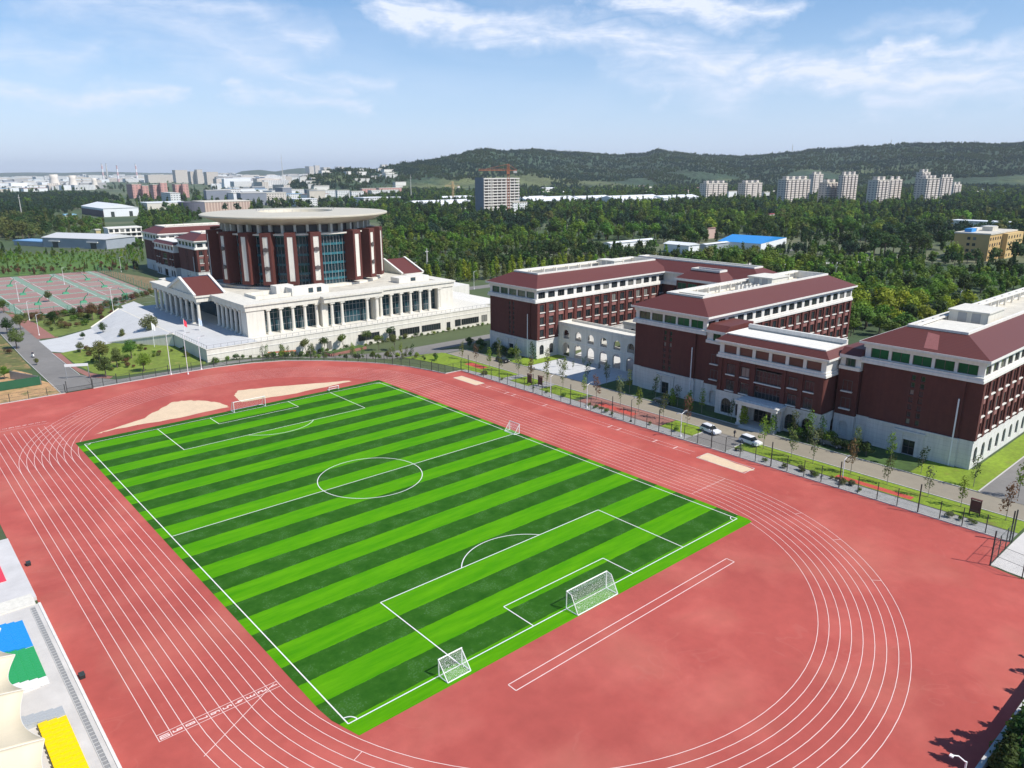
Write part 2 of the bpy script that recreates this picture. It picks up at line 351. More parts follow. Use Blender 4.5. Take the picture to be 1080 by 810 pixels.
# fields, scrub and bare earth, mixed by noise in the ground's own colour
gm = mat('ground_mixed', (0.055, 0.085, 0.028), 0.95, 0.35, 0.25, var2=0.3, scale2=0.02, tint=((0.20, 0.17, 0.10), 0.012, 0.56, 0.70))
def far_patches(m):
    nt = m.node_tree; b = nt.nodes['Principled BSDF']; src = b.inputs['Base Color'].links[0].from_socket
    t = nt.nodes.new('ShaderNodeTexCoord'); vo = nt.nodes.new('ShaderNodeTexVoronoi'); vo.inputs['Scale'].default_value = 0.006; nt.links.new(t.outputs['Object'], vo.inputs['Vector'])
    r = nt.nodes.new('ShaderNodeValToRGB'); e = r.color_ramp.elements
    e[0].position = 0; e[0].color = (0.03, 0.06, 0.025, 1); e[1].position = 0.9; e[1].color = (0.14, 0.15, 0.08, 1)
    for p_, c_ in ((0.3, (0.06, 0.10, 0.03, 1)), (0.5, (0.10, 0.12, 0.05, 1)), (0.7, (0.045, 0.075, 0.03, 1))):
        q = e.new(p_); q.color = c_
    sx = nt.nodes.new('ShaderNodeSeparateColor'); nt.links.new(vo.outputs['Color'], sx.inputs[0]); nt.links.new(sx.outputs[0], r.inputs[0])
    mm = nt.nodes.new('ShaderNodeMix'); mm.data_type = 'RGBA'; mm.inputs[0].default_value = 0.6
    nt.links.new(src, mm.inputs[6]); nt.links.new(r.outputs[0], mm.inputs[7]); nt.links.new(mm.outputs[2], b.inputs['Base Color'])
far_patches(gm)
tag(ground_sheet().build('ground', gm), kind='structure')

def sheet(name, pts, z, m, step=None, smooth=False):
    """a flat paved or planted area; with step it is cut fine and follows the fall of the ground"""
    mb = MB()
    if step is None: mb.poly([(p[0], p[1], z) for p in pts])
    else:
        x0, x1 = min(p[0] for p in pts), max(p[0] for p in pts); y0, y1 = min(p[1] for p in pts), max(p[1] for p in pts)
        import bmesh
        bm = bmesh.new(); bm.faces.new([bm.verts.new((p[0], p[1], 0)) for p in pts])
        for x in lines(x0, x1, step)[1:-1]: bmesh.ops.bisect_plane(bm, geom=bm.verts[:]+bm.edges[:]+bm.faces[:], plane_co=(x, 0, 0), plane_no=(1, 0, 0))
        for y in lines(y0, y1, step)[1:-1]: bmesh.ops.bisect_plane(bm, geom=bm.verts[:]+bm.edges[:]+bm.faces[:], plane_co=(0, y, 0), plane_no=(0, 1, 0))
        for v in bm.verts: v.co.z = gz(v.co.x, v.co.y)+z
        me = bpy.data.meshes.new(name); bm.to_mesh(me); bm.free(); me.materials.append(m)
        o = bpy.data.objects.new(name, me); link(o)
        if me.polygons and me.polygons[0].normal.z < 0: me.flip_normals()
        return tag(o, kind='structure')
    return tag(mb.build(name, m), kind='structure')

# running track surface: red rubber, worn and stained in patches
tm = mat('red_track_rubber', (0.415, 0.086, 0.068), 0.75, 0.09, 0.5, var2=0.15, scale2=0.03, bump=0.15, bscale=60, spec=0.2, tint=((0.53, 0.135, 0.105), 0.09, 0.46, 0.74))
def scuffs(m):
    """pale curving scuffs and a brown film of dust in patches, part of the worn rubber's own colour"""
    nt = m.node_tree; b = nt.nodes['Principled BSDF']; src = b.inputs['Base Color'].links[0].from_socket; t = nt.nodes.new('ShaderNodeTexCoord')
    def no(s_, det, dist, w_=None):
        n = nt.nodes.new('ShaderNodeTexNoise'); n.inputs['Scale'].default_value = s_; n.inputs['Detail'].default_value = det; n.inputs['Distortion'].default_value = dist; nt.links.new(t.outputs['Object'], n.inputs['Vector']); return n.outputs['Fac']
    def ma(op, a, b_, cl=False):
        n = nt.nodes.new('ShaderNodeMath'); n.operation = op; n.use_clamp = cl
        for i, q in enumerate((a, b_)):
            if q is None: continue
            if isinstance(q, (int, float)): n.inputs[i].default_value = q
            else: nt.links.new(q, n.inputs[i])
        return n.outputs[0]
    line = ma('SUBTRACT', 1.0, ma('DIVIDE', ma('ABSOLUTE', ma('SUBTRACT', no(0.12, 2, 1.2), 0.5), None), 0.012), True)
    area = ma('GREATER_THAN', no(0.05, 3, 0), 0.56)
    k1 = ma('MULTIPLY', ma('MULTIPLY', line, area), 0.07)
    k2 = ma('MULTIPLY', ma('SUBTRACT', no(0.09, 8, 0.5), 0.52, True), 2.2, True)
    cur = src
    for k, c in ((k2, (0.40, 0.125, 0.085, 1)), (k1, (0.62, 0.30, 0.24, 1))):
        x = nt.nodes.new('ShaderNodeMix'); x.data_type = 'RGBA'; nt.links.new(k, x.inputs[0]); nt.links.new(cur, x.inputs[6]); x.inputs[7].default_value = c; cur = x.outputs[2]
    nt.links.new(cur, b.inputs['Base Color'])
scuffs(tm)
TOUT = [(57.0, -83.2), (57.0, 47.9), (51.6, 48.1), (50.9, 53), (48.8, 60.5), (45.4, 68.0), (41.0, 74.8), (34.5, 82.8), (26.2, 90.2), (18, 94.0), (8, 96.0), (-4, 96.4), (-20, 95.8), (-75, 95.3),
        (-75, 24), (-52.5, 24), (-52.5, -72), (-52.5, -130), (-6, -130), (-1, -95.8), (24, -95.8), (44, -95.8), (46.4, -88.2), (47.2, -83.4)]
sheet('running_track', TOUT[::-1], 0.0, tm)
# artificial turf, mown-look bands 4 m wide
def turf_mat():
    m = bpy.data.materials.new('striped_turf'); m.use_nodes = True; nt = m.node_tree; b = nt.nodes['Principled BSDF']; b.inputs['Roughness'].default_value = 0.75; b.inputs['Specular IOR Level'].default_value = 0.05
    t = nt.nodes.new('ShaderNodeTexCoord'); s = nt.nodes.new('ShaderNodeSeparateXYZ'); nt.links.new(t.outputs['Object'], s.inputs[0])
    def Mm(op, a, b_=None):
        n = nt.nodes.new('ShaderNodeMath'); n.operation = op
        for i, q in enumerate((a, b_)):
            if q is None: continue
            if isinstance(q, (int, float)): n.inputs[i].default_value = q
            else: nt.links.new(q, n.inputs[i])
        return n.outputs[0]
    nz = nt.nodes.new('ShaderNodeTexNoise'); nz.inputs['Scale'].default_value = 1.3; nz.inputs['Detail'].default_value = 6; nt.links.new(t.outputs['Object'], nz.inputs['Vector'])
    yy = Mm('ADD', s.outputs[1], Mm('MULTIPLY', Mm('SUBTRACT', nz.outputs['Fac'], 0.5), 0.25))
    light = Mm('LESS_THAN', Mm('FRACT', Mm('DIVIDE', Mm('ADD', yy, 48.0), 8.0)), 0.5)
    light = Mm('MAXIMUM', light, Mm('LESS_THAN', s.outputs[1], -52.5))
    mp_ = nt.nodes.new('ShaderNodeMapping'); mp_.inputs['Scale'].default_value = (0.10, 0.7, 1); nt.links.new(t.outputs['Object'], mp_.inputs[0])
    def nn(sc_, det, vec):
        q = nt.nodes.new('ShaderNodeTexNoise'); q.inputs['Scale'].default_value = sc_; q.inputs['Detail'].default_value = det; q.inputs['Roughness'].default_value = 0.7; nt.links.new(vec, q.inputs['Vector'])
        r = nt.nodes.new('ShaderNodeMapRange'); r.inputs[1].default_value = 0.3; r.inputs[2].default_value = 0.7; nt.links.new(q.outputs['Fac'], r.inputs[0]); return r.outputs[0]
    A = nn(1.0, 6, mp_.outputs[0]); B = nn(0.35, 8, t.outputs['Object']); C_ = nn(4.0, 4, t.outputs['Object'])
    def mixc(f, c1, c2):
        x = nt.nodes.new('ShaderNodeMix'); x.data_type = 'RGBA'; nt.links.new(f, x.inputs[0])
        for i, c in ((6, c1), (7, c2)):
            if isinstance(c, tuple): x.inputs[i].default_value = (*c, 1)
            else: nt.links.new(c, x.inputs[i])
        return x.outputs[2]
    li = mixc(A, (0.046, 0.235, 0.001), (0.112, 0.335, 0.003))
    dk = mixc(B, (0.014, 0.076, 0.004), (0.042, 0.132, 0.014))
    # rubber crumb brushed up pale in places
    dust = Mm('MULTIPLY', Mm('MULTIPLY', Mm('GREATER_THAN', C_, 0.62), Mm('GREATER_THAN', B, 0.6)), 0.35)
    dk = mixc(dust, dk, (0.11, 0.19, 0.10))
    col = mixc(light, dk, li)
    nt.links.new(col, b.inputs['Base Color'])
    bp = nt.nodes.new('ShaderNodeBump'); bp.inputs['Strength'].default_value = 0.3; bp.inputs['Distance'].default_value = 0.04
    q = nt.nodes.new('ShaderNodeTexNoise'); q.inputs['Scale'].default_value = 25; nt.links.new(t.outputs['Object'], q.inputs['Vector']); nt.links.new(q.outputs['Fac'], bp.inputs['Height']); nt.links.new(bp.outputs[0], b.inputs['Normal'])
    return m
def turf_outline():
    pts = []
    x, y = 35.2, 54.6
    return [(-x, -y+6), (-x+0.2, -y+3.6), (-x+1.2, -y), (x-0.4, -y), (x, -y+1.0), (x, y), (-x, y)]
sheet('football_pitch', turf_outline(), 0.02, turf_mat())

# painted lines
LM = mat('line_paint', (0.74, 0.73, 0.70), 0.7, 0.10, 1.5)
LT = mat('track_line_paint', (0.78, 0.60, 0.55), 0.7, 0.10, 1.2)
def seg(mb, a, b, w_, z):
    a, b = Vector(a), Vector(b); d = (b-a).normalized(); n = Vector((-d.y, d.x))*w_/2
    mb.poly([(a.x-n.x, a.y-n.y, z), (b.x-n.x, b.y-n.y, z), (b.x+n.x, b.y+n.y, z), (a.x+n.x, a.y+n.y, z)])
def arc(mb, c, r, a0, a1, w_, z, n=48):
    for k in range(n):
        t0, t1 = a0+(a1-a0)*k/n, a0+(a1-a0)*(k+1)/n
        mb.poly([(c[0]+(r-w_/2)*math.cos(t0), c[1]+(r-w_/2)*math.sin(t0), z), (c[0]+(r+w_/2)*math.cos(t0), c[1]+(r+w_/2)*math.sin(t0), z),
                 (c[0]+(r+w_/2)*math.cos(t1), c[1]+(r+w_/2)*math.sin(t1), z), (c[0]+(r-w_/2)*math.cos(t1), c[1]+(r-w_/2)*math.sin(t1), z)])
pl = MB(); Z = 0.028; lw = 0.135; X, Y = 34, 52.5
for a, b in (((-X,-Y),(X,-Y)), ((-X,Y),(X,Y)), ((-X,-Y),(-X,Y)), ((X,-Y),(X,Y)), ((-X,0),(X,0))): seg(pl, a, b, lw, Z+0.001*len(pl.f))
for s in (-1, 1):
    for hw, dp in ((20.16, 16.5), (9.16, 5.5)):
        y1 = s*(Y-dp)
        for a, b in (((-hw, s*Y), (-hw, y1)), ((hw, s*Y), (hw, y1)), ((-hw, y1), (hw, y1))): seg(pl, a, b, lw, Z+0.006+0.001*(len(pl.f) % 7))
    cy_ = s*(Y-11); al = math.acos(5.5/9.15)
    base = -math.pi/2 if s > 0 else math.pi/2
    arc(pl, (0, cy_), 9.15, base-al, base+al, lw, Z+0.014, 24)
arc(pl, (0, 0), 9.15, 0, 2*math.pi, lw, Z+0.015, 64)
for sx in (-1, 1):
    for sy in (-1, 1):
        a0 = {(-1,-1): 0, (1,-1): math.pi/2, (1,1): math.pi, (-1,1): 1.5*math.pi}[(sx, sy)]
        arc(pl, (sx*X, sy*Y), 1.0, a0, a0+math.pi/2, lw, Z+0.016, 8)
tag(pl.build('pitch_markings', LM), kind='structure')
tl = MB(); Z = 0.008; lw = 0.068; CY = 42.2
for k in range(9):
    r = 36.5+1.22*k; z = Z+0.0005*k
    seg(tl, (-r, -CY), (-r, CY), lw, z); seg(tl, (r, -CY), (r, CY), lw, z)
    arc(tl, (0, CY), r, 0, math.pi, lw, z, 60); arc(tl, (0, -CY), r, math.pi, 2*math.pi, lw, z, 60)
for k in range(11):
    x = -36.5-1.22*k
    if k > 8: seg(tl, (x, -42.7), (x, 70.5), lw, Z+0.001)
    else: seg(tl, (x, CY), (x, 70.5), lw, Z+0.006)
seg(tl, (-36.5, -41.7), (-48.75, -41.7), lw, Z+0.008); seg(tl, (-36.5, -42.7), (-48.75, -42.7), lw, Z+0.008)
seg(tl, (-36.5, 72.6), (-48.75, 72.6), lw, Z+0.008)
seg(tl, (-36.9, -41.9), (-46.2, -47.4), lw, Z+0.011)
for (ang, k) in ((-1.95, 6), (-2.15, 5), (-2.3, 4), (-2.45, 3), (-2.6, 2), (-2.75, 1), (-2.2, 7), (-0.35, 7), (-0.55, 7), (-0.8, 7), (0.35, 7), (0.6, 6), (0.85, 5), (2.2, 7), (2.35, 6), (2.5, 5), (2.6, 4), (2.7, 3), (2.8, 2)):
    c = (0, -CY if ang < 0 else CY); r = 36.5+1.22*k
    seg(tl, (c[0]+r*math.cos(ang), c[1]+r*math.sin(ang)), (c[0]+(r+1.22)*math.cos(ang), c[1]+(r+1.22)*math.sin(ang)), lw, Z+0.010)
seg(tl, (36.5, -57.9+15.7), (46.2, -42.2), lw, Z+0.009); seg(tl, (36.5, 42.2), (46.2, 42.2), lw, Z+0.009)
# run-up lane of the long jump inside the curve, and the two beside the fence
for a, b in (((-18.4,-58.5),(22.0,-58.5)), ((-18.4,-59.75),(22.0,-59.75)), ((-18.4,-58.5),(-18.4,-59.75)), ((22.0,-58.5),(22.0,-59.75))): seg(tl, a, b, 0.11, Z+0.012)
for a, b in (((51.6,-31),(51.6,33)), ((53.0,-31),(53.0,33))): seg(tl, a, b, 0.07, Z+0.012)
for y in (21, 23.5, -10, -12.5, 30.5, -22, -27, 10): seg(tl, (51.5, y), (53.1, y), 0.22, Z+0.014)
tag(tl.build('track_markings', LT), kind='structure')
# lane numbers 1 to 10 at both ends of the straight
def digits(txt, h_):
    """strokes for the digits on a 1 x 2 grid"""
    S = {'1': [((.5,0),(.5,2))], '2': [((0,2),(1,2)),((1,2),(1,1)),((1,1),(0,1)),((0,1),(0,0)),((0,0),(1,0))],
         '3': [((0,2),(1,2)),((1,2),(1,0)),((0,1),(1,1)),((0,0),(1,0))], '4': [((.1,2),(0,.8)),((0,.8),(1.1,.8)),((.8,1.6),(.8,0))],
         '5': [((1,2),(0,2)),((0,2),(0,1.1)),((0,1.1),(1,1.1)),((1,1.1),(1,0)),((1,0),(0,0))], '6': [((1,2),(0,2)),((0,2),(0,0)),((0,0),(1,0)),((1,0),(1,1)),((1,1),(0,1))],
         '7': [((0,2),(1,2)),((1,2),(.4,0))], '8': [((0,0),(0,2)),((0,2),(1,2)),((1,2),(1,0)),((1,0),(0,0)),((0,1),(1,1))],
         '9': [((1,1),(0,1)),((0,1),(0,2)),((0,2),(1,2)),((1,2),(1,0)),((1,0),(0,0))], '0': [((0,0),(0,2)),((0,2),(1,2)),((1,2),(1,0)),((1,0),(0,0))]}
    res = []; x = 0
    for ch in txt:
        for a, b in S[ch]: res.append(((x+a[0]*h_*.28, a[1]*h_/2), (x+b[0]*h_*.28, b[1]*h_/2)))
        x += h_*.42
    wd = x-h_*.14
    return [((a[0]-wd/2, a[1]-h_/2), (b[0]-wd/2, b[1]-h_/2)) for a, b in res]
ln = MB()
for yy in (-42.2, 74.2):
    for k in range(10):
        xc = -36.5-1.22*(k+.5)
        for q, (a, b) in enumerate(digits(str(k+1), 0.78)):
            # the figures stand with their tops towards the pitch
            pa, pb = (xc+a[1], yy-a[0]), (xc+b[1], yy-b[0]); d = Vector(pb)-Vector(pa); d.normalize(); e = d*0.045
            seg(ln, (pa[0]-e.x, pa[1]-e.y), (pb[0]+e.x, pb[1]+e.y), 0.13, 0.022+0.0006*q)
tag(ln.build('lane_numbers', LT), kind='structure')
# pits: pale sand, blown about
sand = mat('pale_sand', (0.66, 0.50, 0.33), 0.95, 0.08, 1.5, var2=0.08, scale2=0.3)
def blob(pts, n=5, amp=0.35, seed=1):
    r_ = random.Random(seed); o = []
    for i in range(len(pts)):
        a, b = Vector(pts[i]), Vector(pts[(i+1) % len(pts)])
        for k in range(n):
            p = a.lerp(b, k/n)+Vector((r_.uniform(-amp, amp), r_.uniform(-amp, amp)))*(1 if k else .3); o.append((p.x, p.y))
    return o
tag(MB().poly([(*p, 0.016) for p in blob([(-31, 57.6), (-27, 58.4), (-14, 57.2), (-2.8, 57.6), (-3.2, 62), (-6.0, 67.2), (-9.5, 70.2), (-12, 70), (-20, 62)], 6, .3, 3)][::-1]).build('spilled_sand', sand), kind='structure')
tag(MB().poly([(*p, 0.016) for p in blob([(0.8, 59.5), (14, 57.6), (29.2, 58.2), (29, 59.2), (22, 62.5), (12, 67), (4.2, 69.6), (1.6, 66)], 6, .3, 4)][::-1]).build('spilled_sand', sand), kind='structure')
tag(MB().poly([(*p, 0.016) for p in blob([(50.9, 43.4), (53.6, 43.2), (53.8, 33.8), (51.0, 34.0)], 5, .18, 5)][::-1]).build('sand_pit', sand), kind='structure')
tag(MB().poly([(*p, 0.016) for p in blob([(51.0, -33.1), (54.6, -32.9), (53.6, -43.6), (50.8, -42.3)], 5, .2, 6)][::-1]).build('sand_pit', sand), kind='structure')
pit = MB()
for x0, x1, y0, y1 in ((51.0, 53.6, 33.9, 43.2), (51.0, 54.2, -43, -33)): pit.ring((x0-.15, x1+.15, y0-.15, y1+.15), .12, 0.0, 0.03)
tag(pit.build('pit_edging', M['roofgrey']), kind='structure')

# paving, lawns and roads outside the fence
asph = mat('asphalt', (0.20, 0.188, 0.172), 0.9, 0.10, 0.6, var2=0.15, scale2=0.06)
asphw = mat('warm_road', (0.27, 0.235, 0.175), 0.9, 0.08, 0.6, var2=0.12, scale2=0.06)
pav = banded('grey_paving', (0.30, 0.295, 0.28), (0.20, 0.195, 0.185), 0, 1.6, 0.06, 0.9, 0.22, 0.7)
plaza = banded('pale_paving', (0.53, 0.53, 0.52), (0.42, 0.42, 0.41), 1, 2.4, 0.05, 0.85, 0.07, 0.3)
brickp = banded('red_paving', (0.30, 0.135, 0.105), (0.23, 0.10, 0.08), 1, 1.2, 0.08, 0.9, 0.15, 0.6)
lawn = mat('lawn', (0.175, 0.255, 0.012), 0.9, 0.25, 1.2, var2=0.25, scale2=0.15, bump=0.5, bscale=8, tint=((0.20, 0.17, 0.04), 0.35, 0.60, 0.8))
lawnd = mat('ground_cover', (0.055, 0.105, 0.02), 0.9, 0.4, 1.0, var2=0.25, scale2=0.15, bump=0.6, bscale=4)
scrub = mat('rough_grass', (0.12, 0.125, 0.035), 0.95, 0.35, 0.8, var2=0.3, scale2=0.1, tint=((0.36, 0.22, 0.10), 0.22, 0.52, 0.66))
dirt = mat('orange_earth', (0.47, 0.28, 0.13), 0.95, 0.2, 0.8, var2=0.2, scale2=0.1, tint=((0.20, 0.17, 0.06), 0.3, 0.52, 0.68))
concrete = mat('pale_concrete', (0.56, 0.53, 0.49), 0.9, 0.10, 0.5, var2=0.10, scale2=0.12)
kerbm = mat('kerb_stone', (0.50, 0.48, 0.44), 0.85, 0.08, 1.0)
def kerb(name, path, z=0.0, h_=0.12, w_=0.18, follow=False):
    mb = MB()
    for a, b in zip(path[:-1], path[1:]):
        a2, b2 = Vector(a), Vector(b); n = max(1, int((b2-a2).length/5)) if follow else 1
        for k in range(n):
            p, q = a2.lerp(b2, k/n), a2.lerp(b2, (k+1)/n); d = (q-p).normalized(); s_ = Vector((-d.y, d.x))*w_/2
            zp, zq = z+gz(*p), z+gz(*q)
            P4 = [(p.x-s_.x, p.y-s_.y, zp), (q.x-s_.x, q.y-s_.y, zq), (q.x+s_.x, q.y+s_.y, zq), (p.x+s_.x, p.y+s_.y, zp)]
            T4 = [(x, y, zz+h_) for x, y, zz in P4]
            mb.poly(T4)
            for i in range(4): mb.poly([P4[i], P4[(i+1) % 4], T4[(i+1) % 4], T4[i]])
    return tag(mb.build(name, kerbm), kind='structure')
sheet('campus_road', [(66.2, -110), (72.8, -110), (72.8, -78), (72.8, 66), (66.2, 66)], 0.012, asphw)
sheet('campus_road', [(66.2, 66), (72.8, 66), (72.8, 80.5), (160, 80.5), (160, 88), (60, 89.5), (50, 93.5), (42, 98), (30, 100.5), (12, 101), (12, 97.5), (24, 96.5), (38, 90), (50, 82), (62, 78)], 0.015, asph, step=4)
sheet('campus_road', [(72.9, -80.5), (72.9, -73.8), (200, -73.8), (200, -80.5)], 0.014, asph)
sheet('cross_road', [(57.2, -34.4), (66.1, -34.4), (66.1, -25.4), (57.2, -25.4)], 0.014, asph)
sheet('footpath', [(57.3, -83), (60.9, -83), (60.9, -34.5), (57.3, -34.5)], 0.013, pav)
sheet('footpath', [(57.3, -25.3), (60.2, -25.3), (60.2, 48), (57.3, 48)], 0.013, pav)
sheet('red_forecourt', [(60.3, -16.8), (66.0, -16.8), (66.0, 7.4), (60.3, 7.4)], 0.016, brickp)
redrub = mat('red_play_surface', (0.50, 0.075, 0.05), 0.8, 0.12, 1.0)
sheet('red_play_patch', [(61.2, -8.5), (63.2, -8.5), (63.6, 2.2), (61.6, 2.2)], 0.024, redrub)
sheet('red_play_patch', [(61.3, -67.5), (62.8, -67.5), (62.8, -54.6), (61.3, -54.6)], 0.024, redrub)
sheet('red_play_patch', [(62.0, 45.5), (64.5, 45.5), (64.5, 53), (62.0, 53)], 0.024, redrub)
sheet('lawn_strip', [(61.0, -83), (66.0, -83), (66.0, -34.6), (61.0, -34.6)], 0.018, lawn)
sheet('lawn_strip', [(60.3, -25.2), (66.0, -25.2), (66.0, -17), (60.3, -17)], 0.018, lawn)
sheet('lawn_strip', [(60.3, 9), (66.0, 9), (66.0, 20.5), (60.3, 20.5)], 0.018, lawn)
sheet('lawn_strip', [(60.3, 24.5), (66.0, 24.5), (66.0, 31.5), (60.3, 31.5)], 0.018, lawn)
sheet('lawn_strip', [(60.5, 34.5), (66.0, 34.5), (66.0, 70), (58.5, 76), (54, 72), (57.5, 55), (58.5, 48)], 0.018, lawn, step=4)
sheet('path_cut', [(60.3, 20.6), (66.0, 20.6), (66.0, 24.4), (60.3, 24.4)], 0.015, pav)
sheet('path_cut', [(60.3, 31.6), (66.0, 31.6), (66.0, 34.4), (60.3, 34.4)], 0.015, pav)
sheet('lawn_strip', [(73.2, -73.6), (200, -73.6), (200, -69.6), (83.2, -69.6), (82, -66), (82, -62.5), (73.2, -62.5)], 0.018, lawn)
sheet('lawn_strip', [(73.2, -81.0), (200, -81.0), (200, -95), (73.2, -95)], 0.018, lawn)
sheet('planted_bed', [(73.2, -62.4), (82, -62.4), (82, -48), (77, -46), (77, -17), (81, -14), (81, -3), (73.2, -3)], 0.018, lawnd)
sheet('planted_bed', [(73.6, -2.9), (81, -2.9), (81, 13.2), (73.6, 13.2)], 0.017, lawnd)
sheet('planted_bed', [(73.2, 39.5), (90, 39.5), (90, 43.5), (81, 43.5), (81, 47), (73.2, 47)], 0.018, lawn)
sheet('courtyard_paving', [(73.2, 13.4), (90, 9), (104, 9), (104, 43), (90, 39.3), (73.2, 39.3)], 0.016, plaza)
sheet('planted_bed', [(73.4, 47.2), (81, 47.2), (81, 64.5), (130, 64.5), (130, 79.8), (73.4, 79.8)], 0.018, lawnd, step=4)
sheet('rear_court', [(88, -48), (160, -48), (160, -14), (88, -14)], 0.012, asph)
sheet('stone_apron', [(47.4, -83.5), (57.0, -83.4), (80, -83.5), (66, -130), (47.0, -88.3)], 0.02, concrete)
kerb('kerb', [(66.1, -83), (66.1, -34.5)]); kerb('kerb', [(66.1, -25.3), (66.1, 66)]); kerb('kerb', [(73.0, -73.6), (73.0, 66)]); kerb('kerb', [(73.1, -73.7), (200, -73.7)]); kerb('kerb', [(73.0, -80.8), (200, -80.8)])
kerb('kerb', [(61, -34.5), (66.1, -34.5)]); kerb('kerb', [(60.3, -25.3), (66.1, -25.3)])
# west side: road past the courts, plaza, lawns
sheet('west_road', [(-29.3, 96.5), (-21.9, 96.5), (-21.6, 112), (-21.9, 140), (-21.0, 165), (-20.1, 200), (-21.5, 262), (-27.5, 262), (-28.5, 200), (-29.4, 143)], 0.012, asph)
sheet('track_side_road', [(-21.8, 96.6), (11.9, 97.2), (11.9, 101.5), (7.0, 99.6), (-16, 101.2), (-19.5, 107), (-21.6, 113)], 0.014, asph)
sheet('plaza', [(-21.5, 168.3), (-21.6, 148.7), (-19.3, 145.0), (-8, 148), (2.9, 152.3), (9, 150.5), (14.3, 146.0), (15.3, 130), (13.5, 115), (9.0, 103.6), (23, 103.6), (24, 230), (17, 222), (14.5, 205), (12.0, 185.3), (-2.5, 180.1), (-15.0, 170.0)], 0.016, plaza)
sheet('red_verge', [(-21.9, 146.6), (-20.0, 144.4), (-20.4, 122), (-19.2, 113), (-15.6, 104.8), (-16.8, 103.2), (-20.4, 108), (-21.4, 116)], 0.020, brickp)
sheet('red_verge', [(-21.3, 172), (-15.5, 170.4), (-16.5, 205), (-19.4, 230), (-20.8, 230)], 0.020, brickp)
sheet('south_lawn', [(-20.0, 144.8), (-8, 147.6), (2.9, 151.9), (8.6, 150.2), (13.9, 145.8), (14.6, 130), (12.9, 116), (7.6, 101.8), (-14.8, 104.2), (-18.4, 112), (-19.8, 124)], 0.022, mat('shrubby_lawn', (0.155, 0.21, 0.025), 0.95, 0.35, 0.7, var2=0.3, scale2=0.12, bump=0.6, bscale=4, tint=((0.33, 0.21, 0.09), 0.2, 0.64, 0.78)))
sheet('north_lawn', [(-16.2, 171.5), (-2.5, 180.9), (11.6, 186), (13.8, 204), (11, 219), (-2, 212), (-16.5, 206)], 0.022, mat('shrubby_lawn_north', (0.13, 0.17, 0.03), 0.95, 0.35, 0.7, var2=0.3, scale2=0.12, bump=0.6, bscale=4))
kerb('kerb', [(-21.8, 113), (-22.0, 146)]); kerb('kerb', [(-29.5, 97), (-29.6, 143), (-28.7, 200)])
sheet('bare_earth', [(-85, 95.6), (-28.4, 95.9), (-28.6, 106), (-31.5, 116), (-31.2, 122.5), (-34, 131), (-43, 118), (-85, 120)], 0.010, dirt)
sheet('rough_slope', [(-85, 120.5), (-43, 118.5), (-34, 131.3), (-30.2, 128), (-29.9, 143), (-29.2, 200), (-29.5, 262), (-85, 262)], 0.008, scrub)
sheet('court_verge', [(-21.0, 231), (-16.5, 207), (-2, 213), (11, 220), (17, 223), (24, 232), (36.5, 248), (36.8, 252), (16.5, 223.5), (6, 215.5), (-16, 220), (-21, 240)], 0.010, scrub)
# the ball courts, red and green
def court_mat():
    m = bpy.data.materials.new('court_surface'); m.use_nodes = True; nt = m.node_tree; b = nt.nodes['Principled BSDF']; b.inputs['Roughness'].default_value = 0.85
    br = nt.nodes.new('ShaderNodeTexBrick'); t = nt.nodes.new('ShaderNodeTexCoord'); nt.links.new(t.outputs['Object'], br.inputs['Vector'])
    br.offset = 0; br.inputs['Color1'].default_value = (0.31, 0.17, 0.145, 1); br.inputs['Color2'].default_value = (0.33, 0.215, 0.185, 1); br.inputs['Mortar'].default_value = (0.20, 0.29, 0.215, 1)
    br.inputs['Scale'].default_value = 1.0; br.inputs['Brick Width'].default_value = 17.0; br.inputs['Row Height'].default_value = 17.0; br.inputs['Mortar Size'].default_value = 1.5; br.inputs['Mortar Smooth'].default_value = 0.0
    nt.links.new(br.outputs['Color'], b.inputs['Base Color']); return m
sheet('ball_courts', [(-21.8, 243), (-16.2, 221), (6, 216.6), (16.4, 224.4), (37.2, 253), (38.0, 352), (-24, 357)], 0.014, court_mat())
cl_ = MB()
for i in range(3):
    for j in range(4):
        x0 = -17.2+18.0*i+1.5; y0 = 223+34*j
        if y0 > 330: continue
        for a, b in (((x0, y0), (x0+14, y0)), ((x0, y0+28), (x0+14, y0+28)), ((x0, y0), (x0, y0+28)), ((x0+14, y0), (x0+14, y0+28)), ((x0, y0+14), (x0+14, y0+14))): seg(cl_, a, b, 0.16, 0.022+0.0007*(len(cl_.f) % 5))
tag(cl_.build('court_markings', LM), kind='structure')
# green field beyond the courts, dark path, far side road
sheet('crop_field', [(-60, 365), (62, 352), (64, 470), (-60, 500)], 0.006, mat('crop', (0.075, 0.145, 0.02), 0.9, 0.3, 0.3, var2=0.3, scale2=0.03))
sheet('dirt_verge', [(38.6, 250), (47, 246), (52, 300), (44, 345), (38.8, 352)], 0.010, mat('brown_verge', (0.20, 0.15, 0.075), 0.95, 0.35, 0.4))
sheet('rear_road', [(130, 160), (420, 148), (420, 156), (130, 168)], 0.012, asph)
REAR_LANE = [at(u, v) for u, v in ((690, 268), (722, 274), (760, 277.5), (810, 279), (860, 278.5), (905, 276), (960, 270.5))]
for a, b in zip(REAR_LANE[:-1], REAR_LANE[1:]):
    n_ = Vector((-(b-a).y, (b-a).x, 0)).normalized()*3.4; sheet('rear_lane', [(a.x-n_.x, a.y-n_.y), (b.x-n_.x, b.y-n_.y), (b.x+n_.x, b.y+n_.y), (a.x+n_.x, a.y+n_.y)], 0.03+0.002*a.x/100, concrete)
sheet('rear_road', [(165, 65), (172, 65), (176, 160), (169, 160)], 0.011, asph)
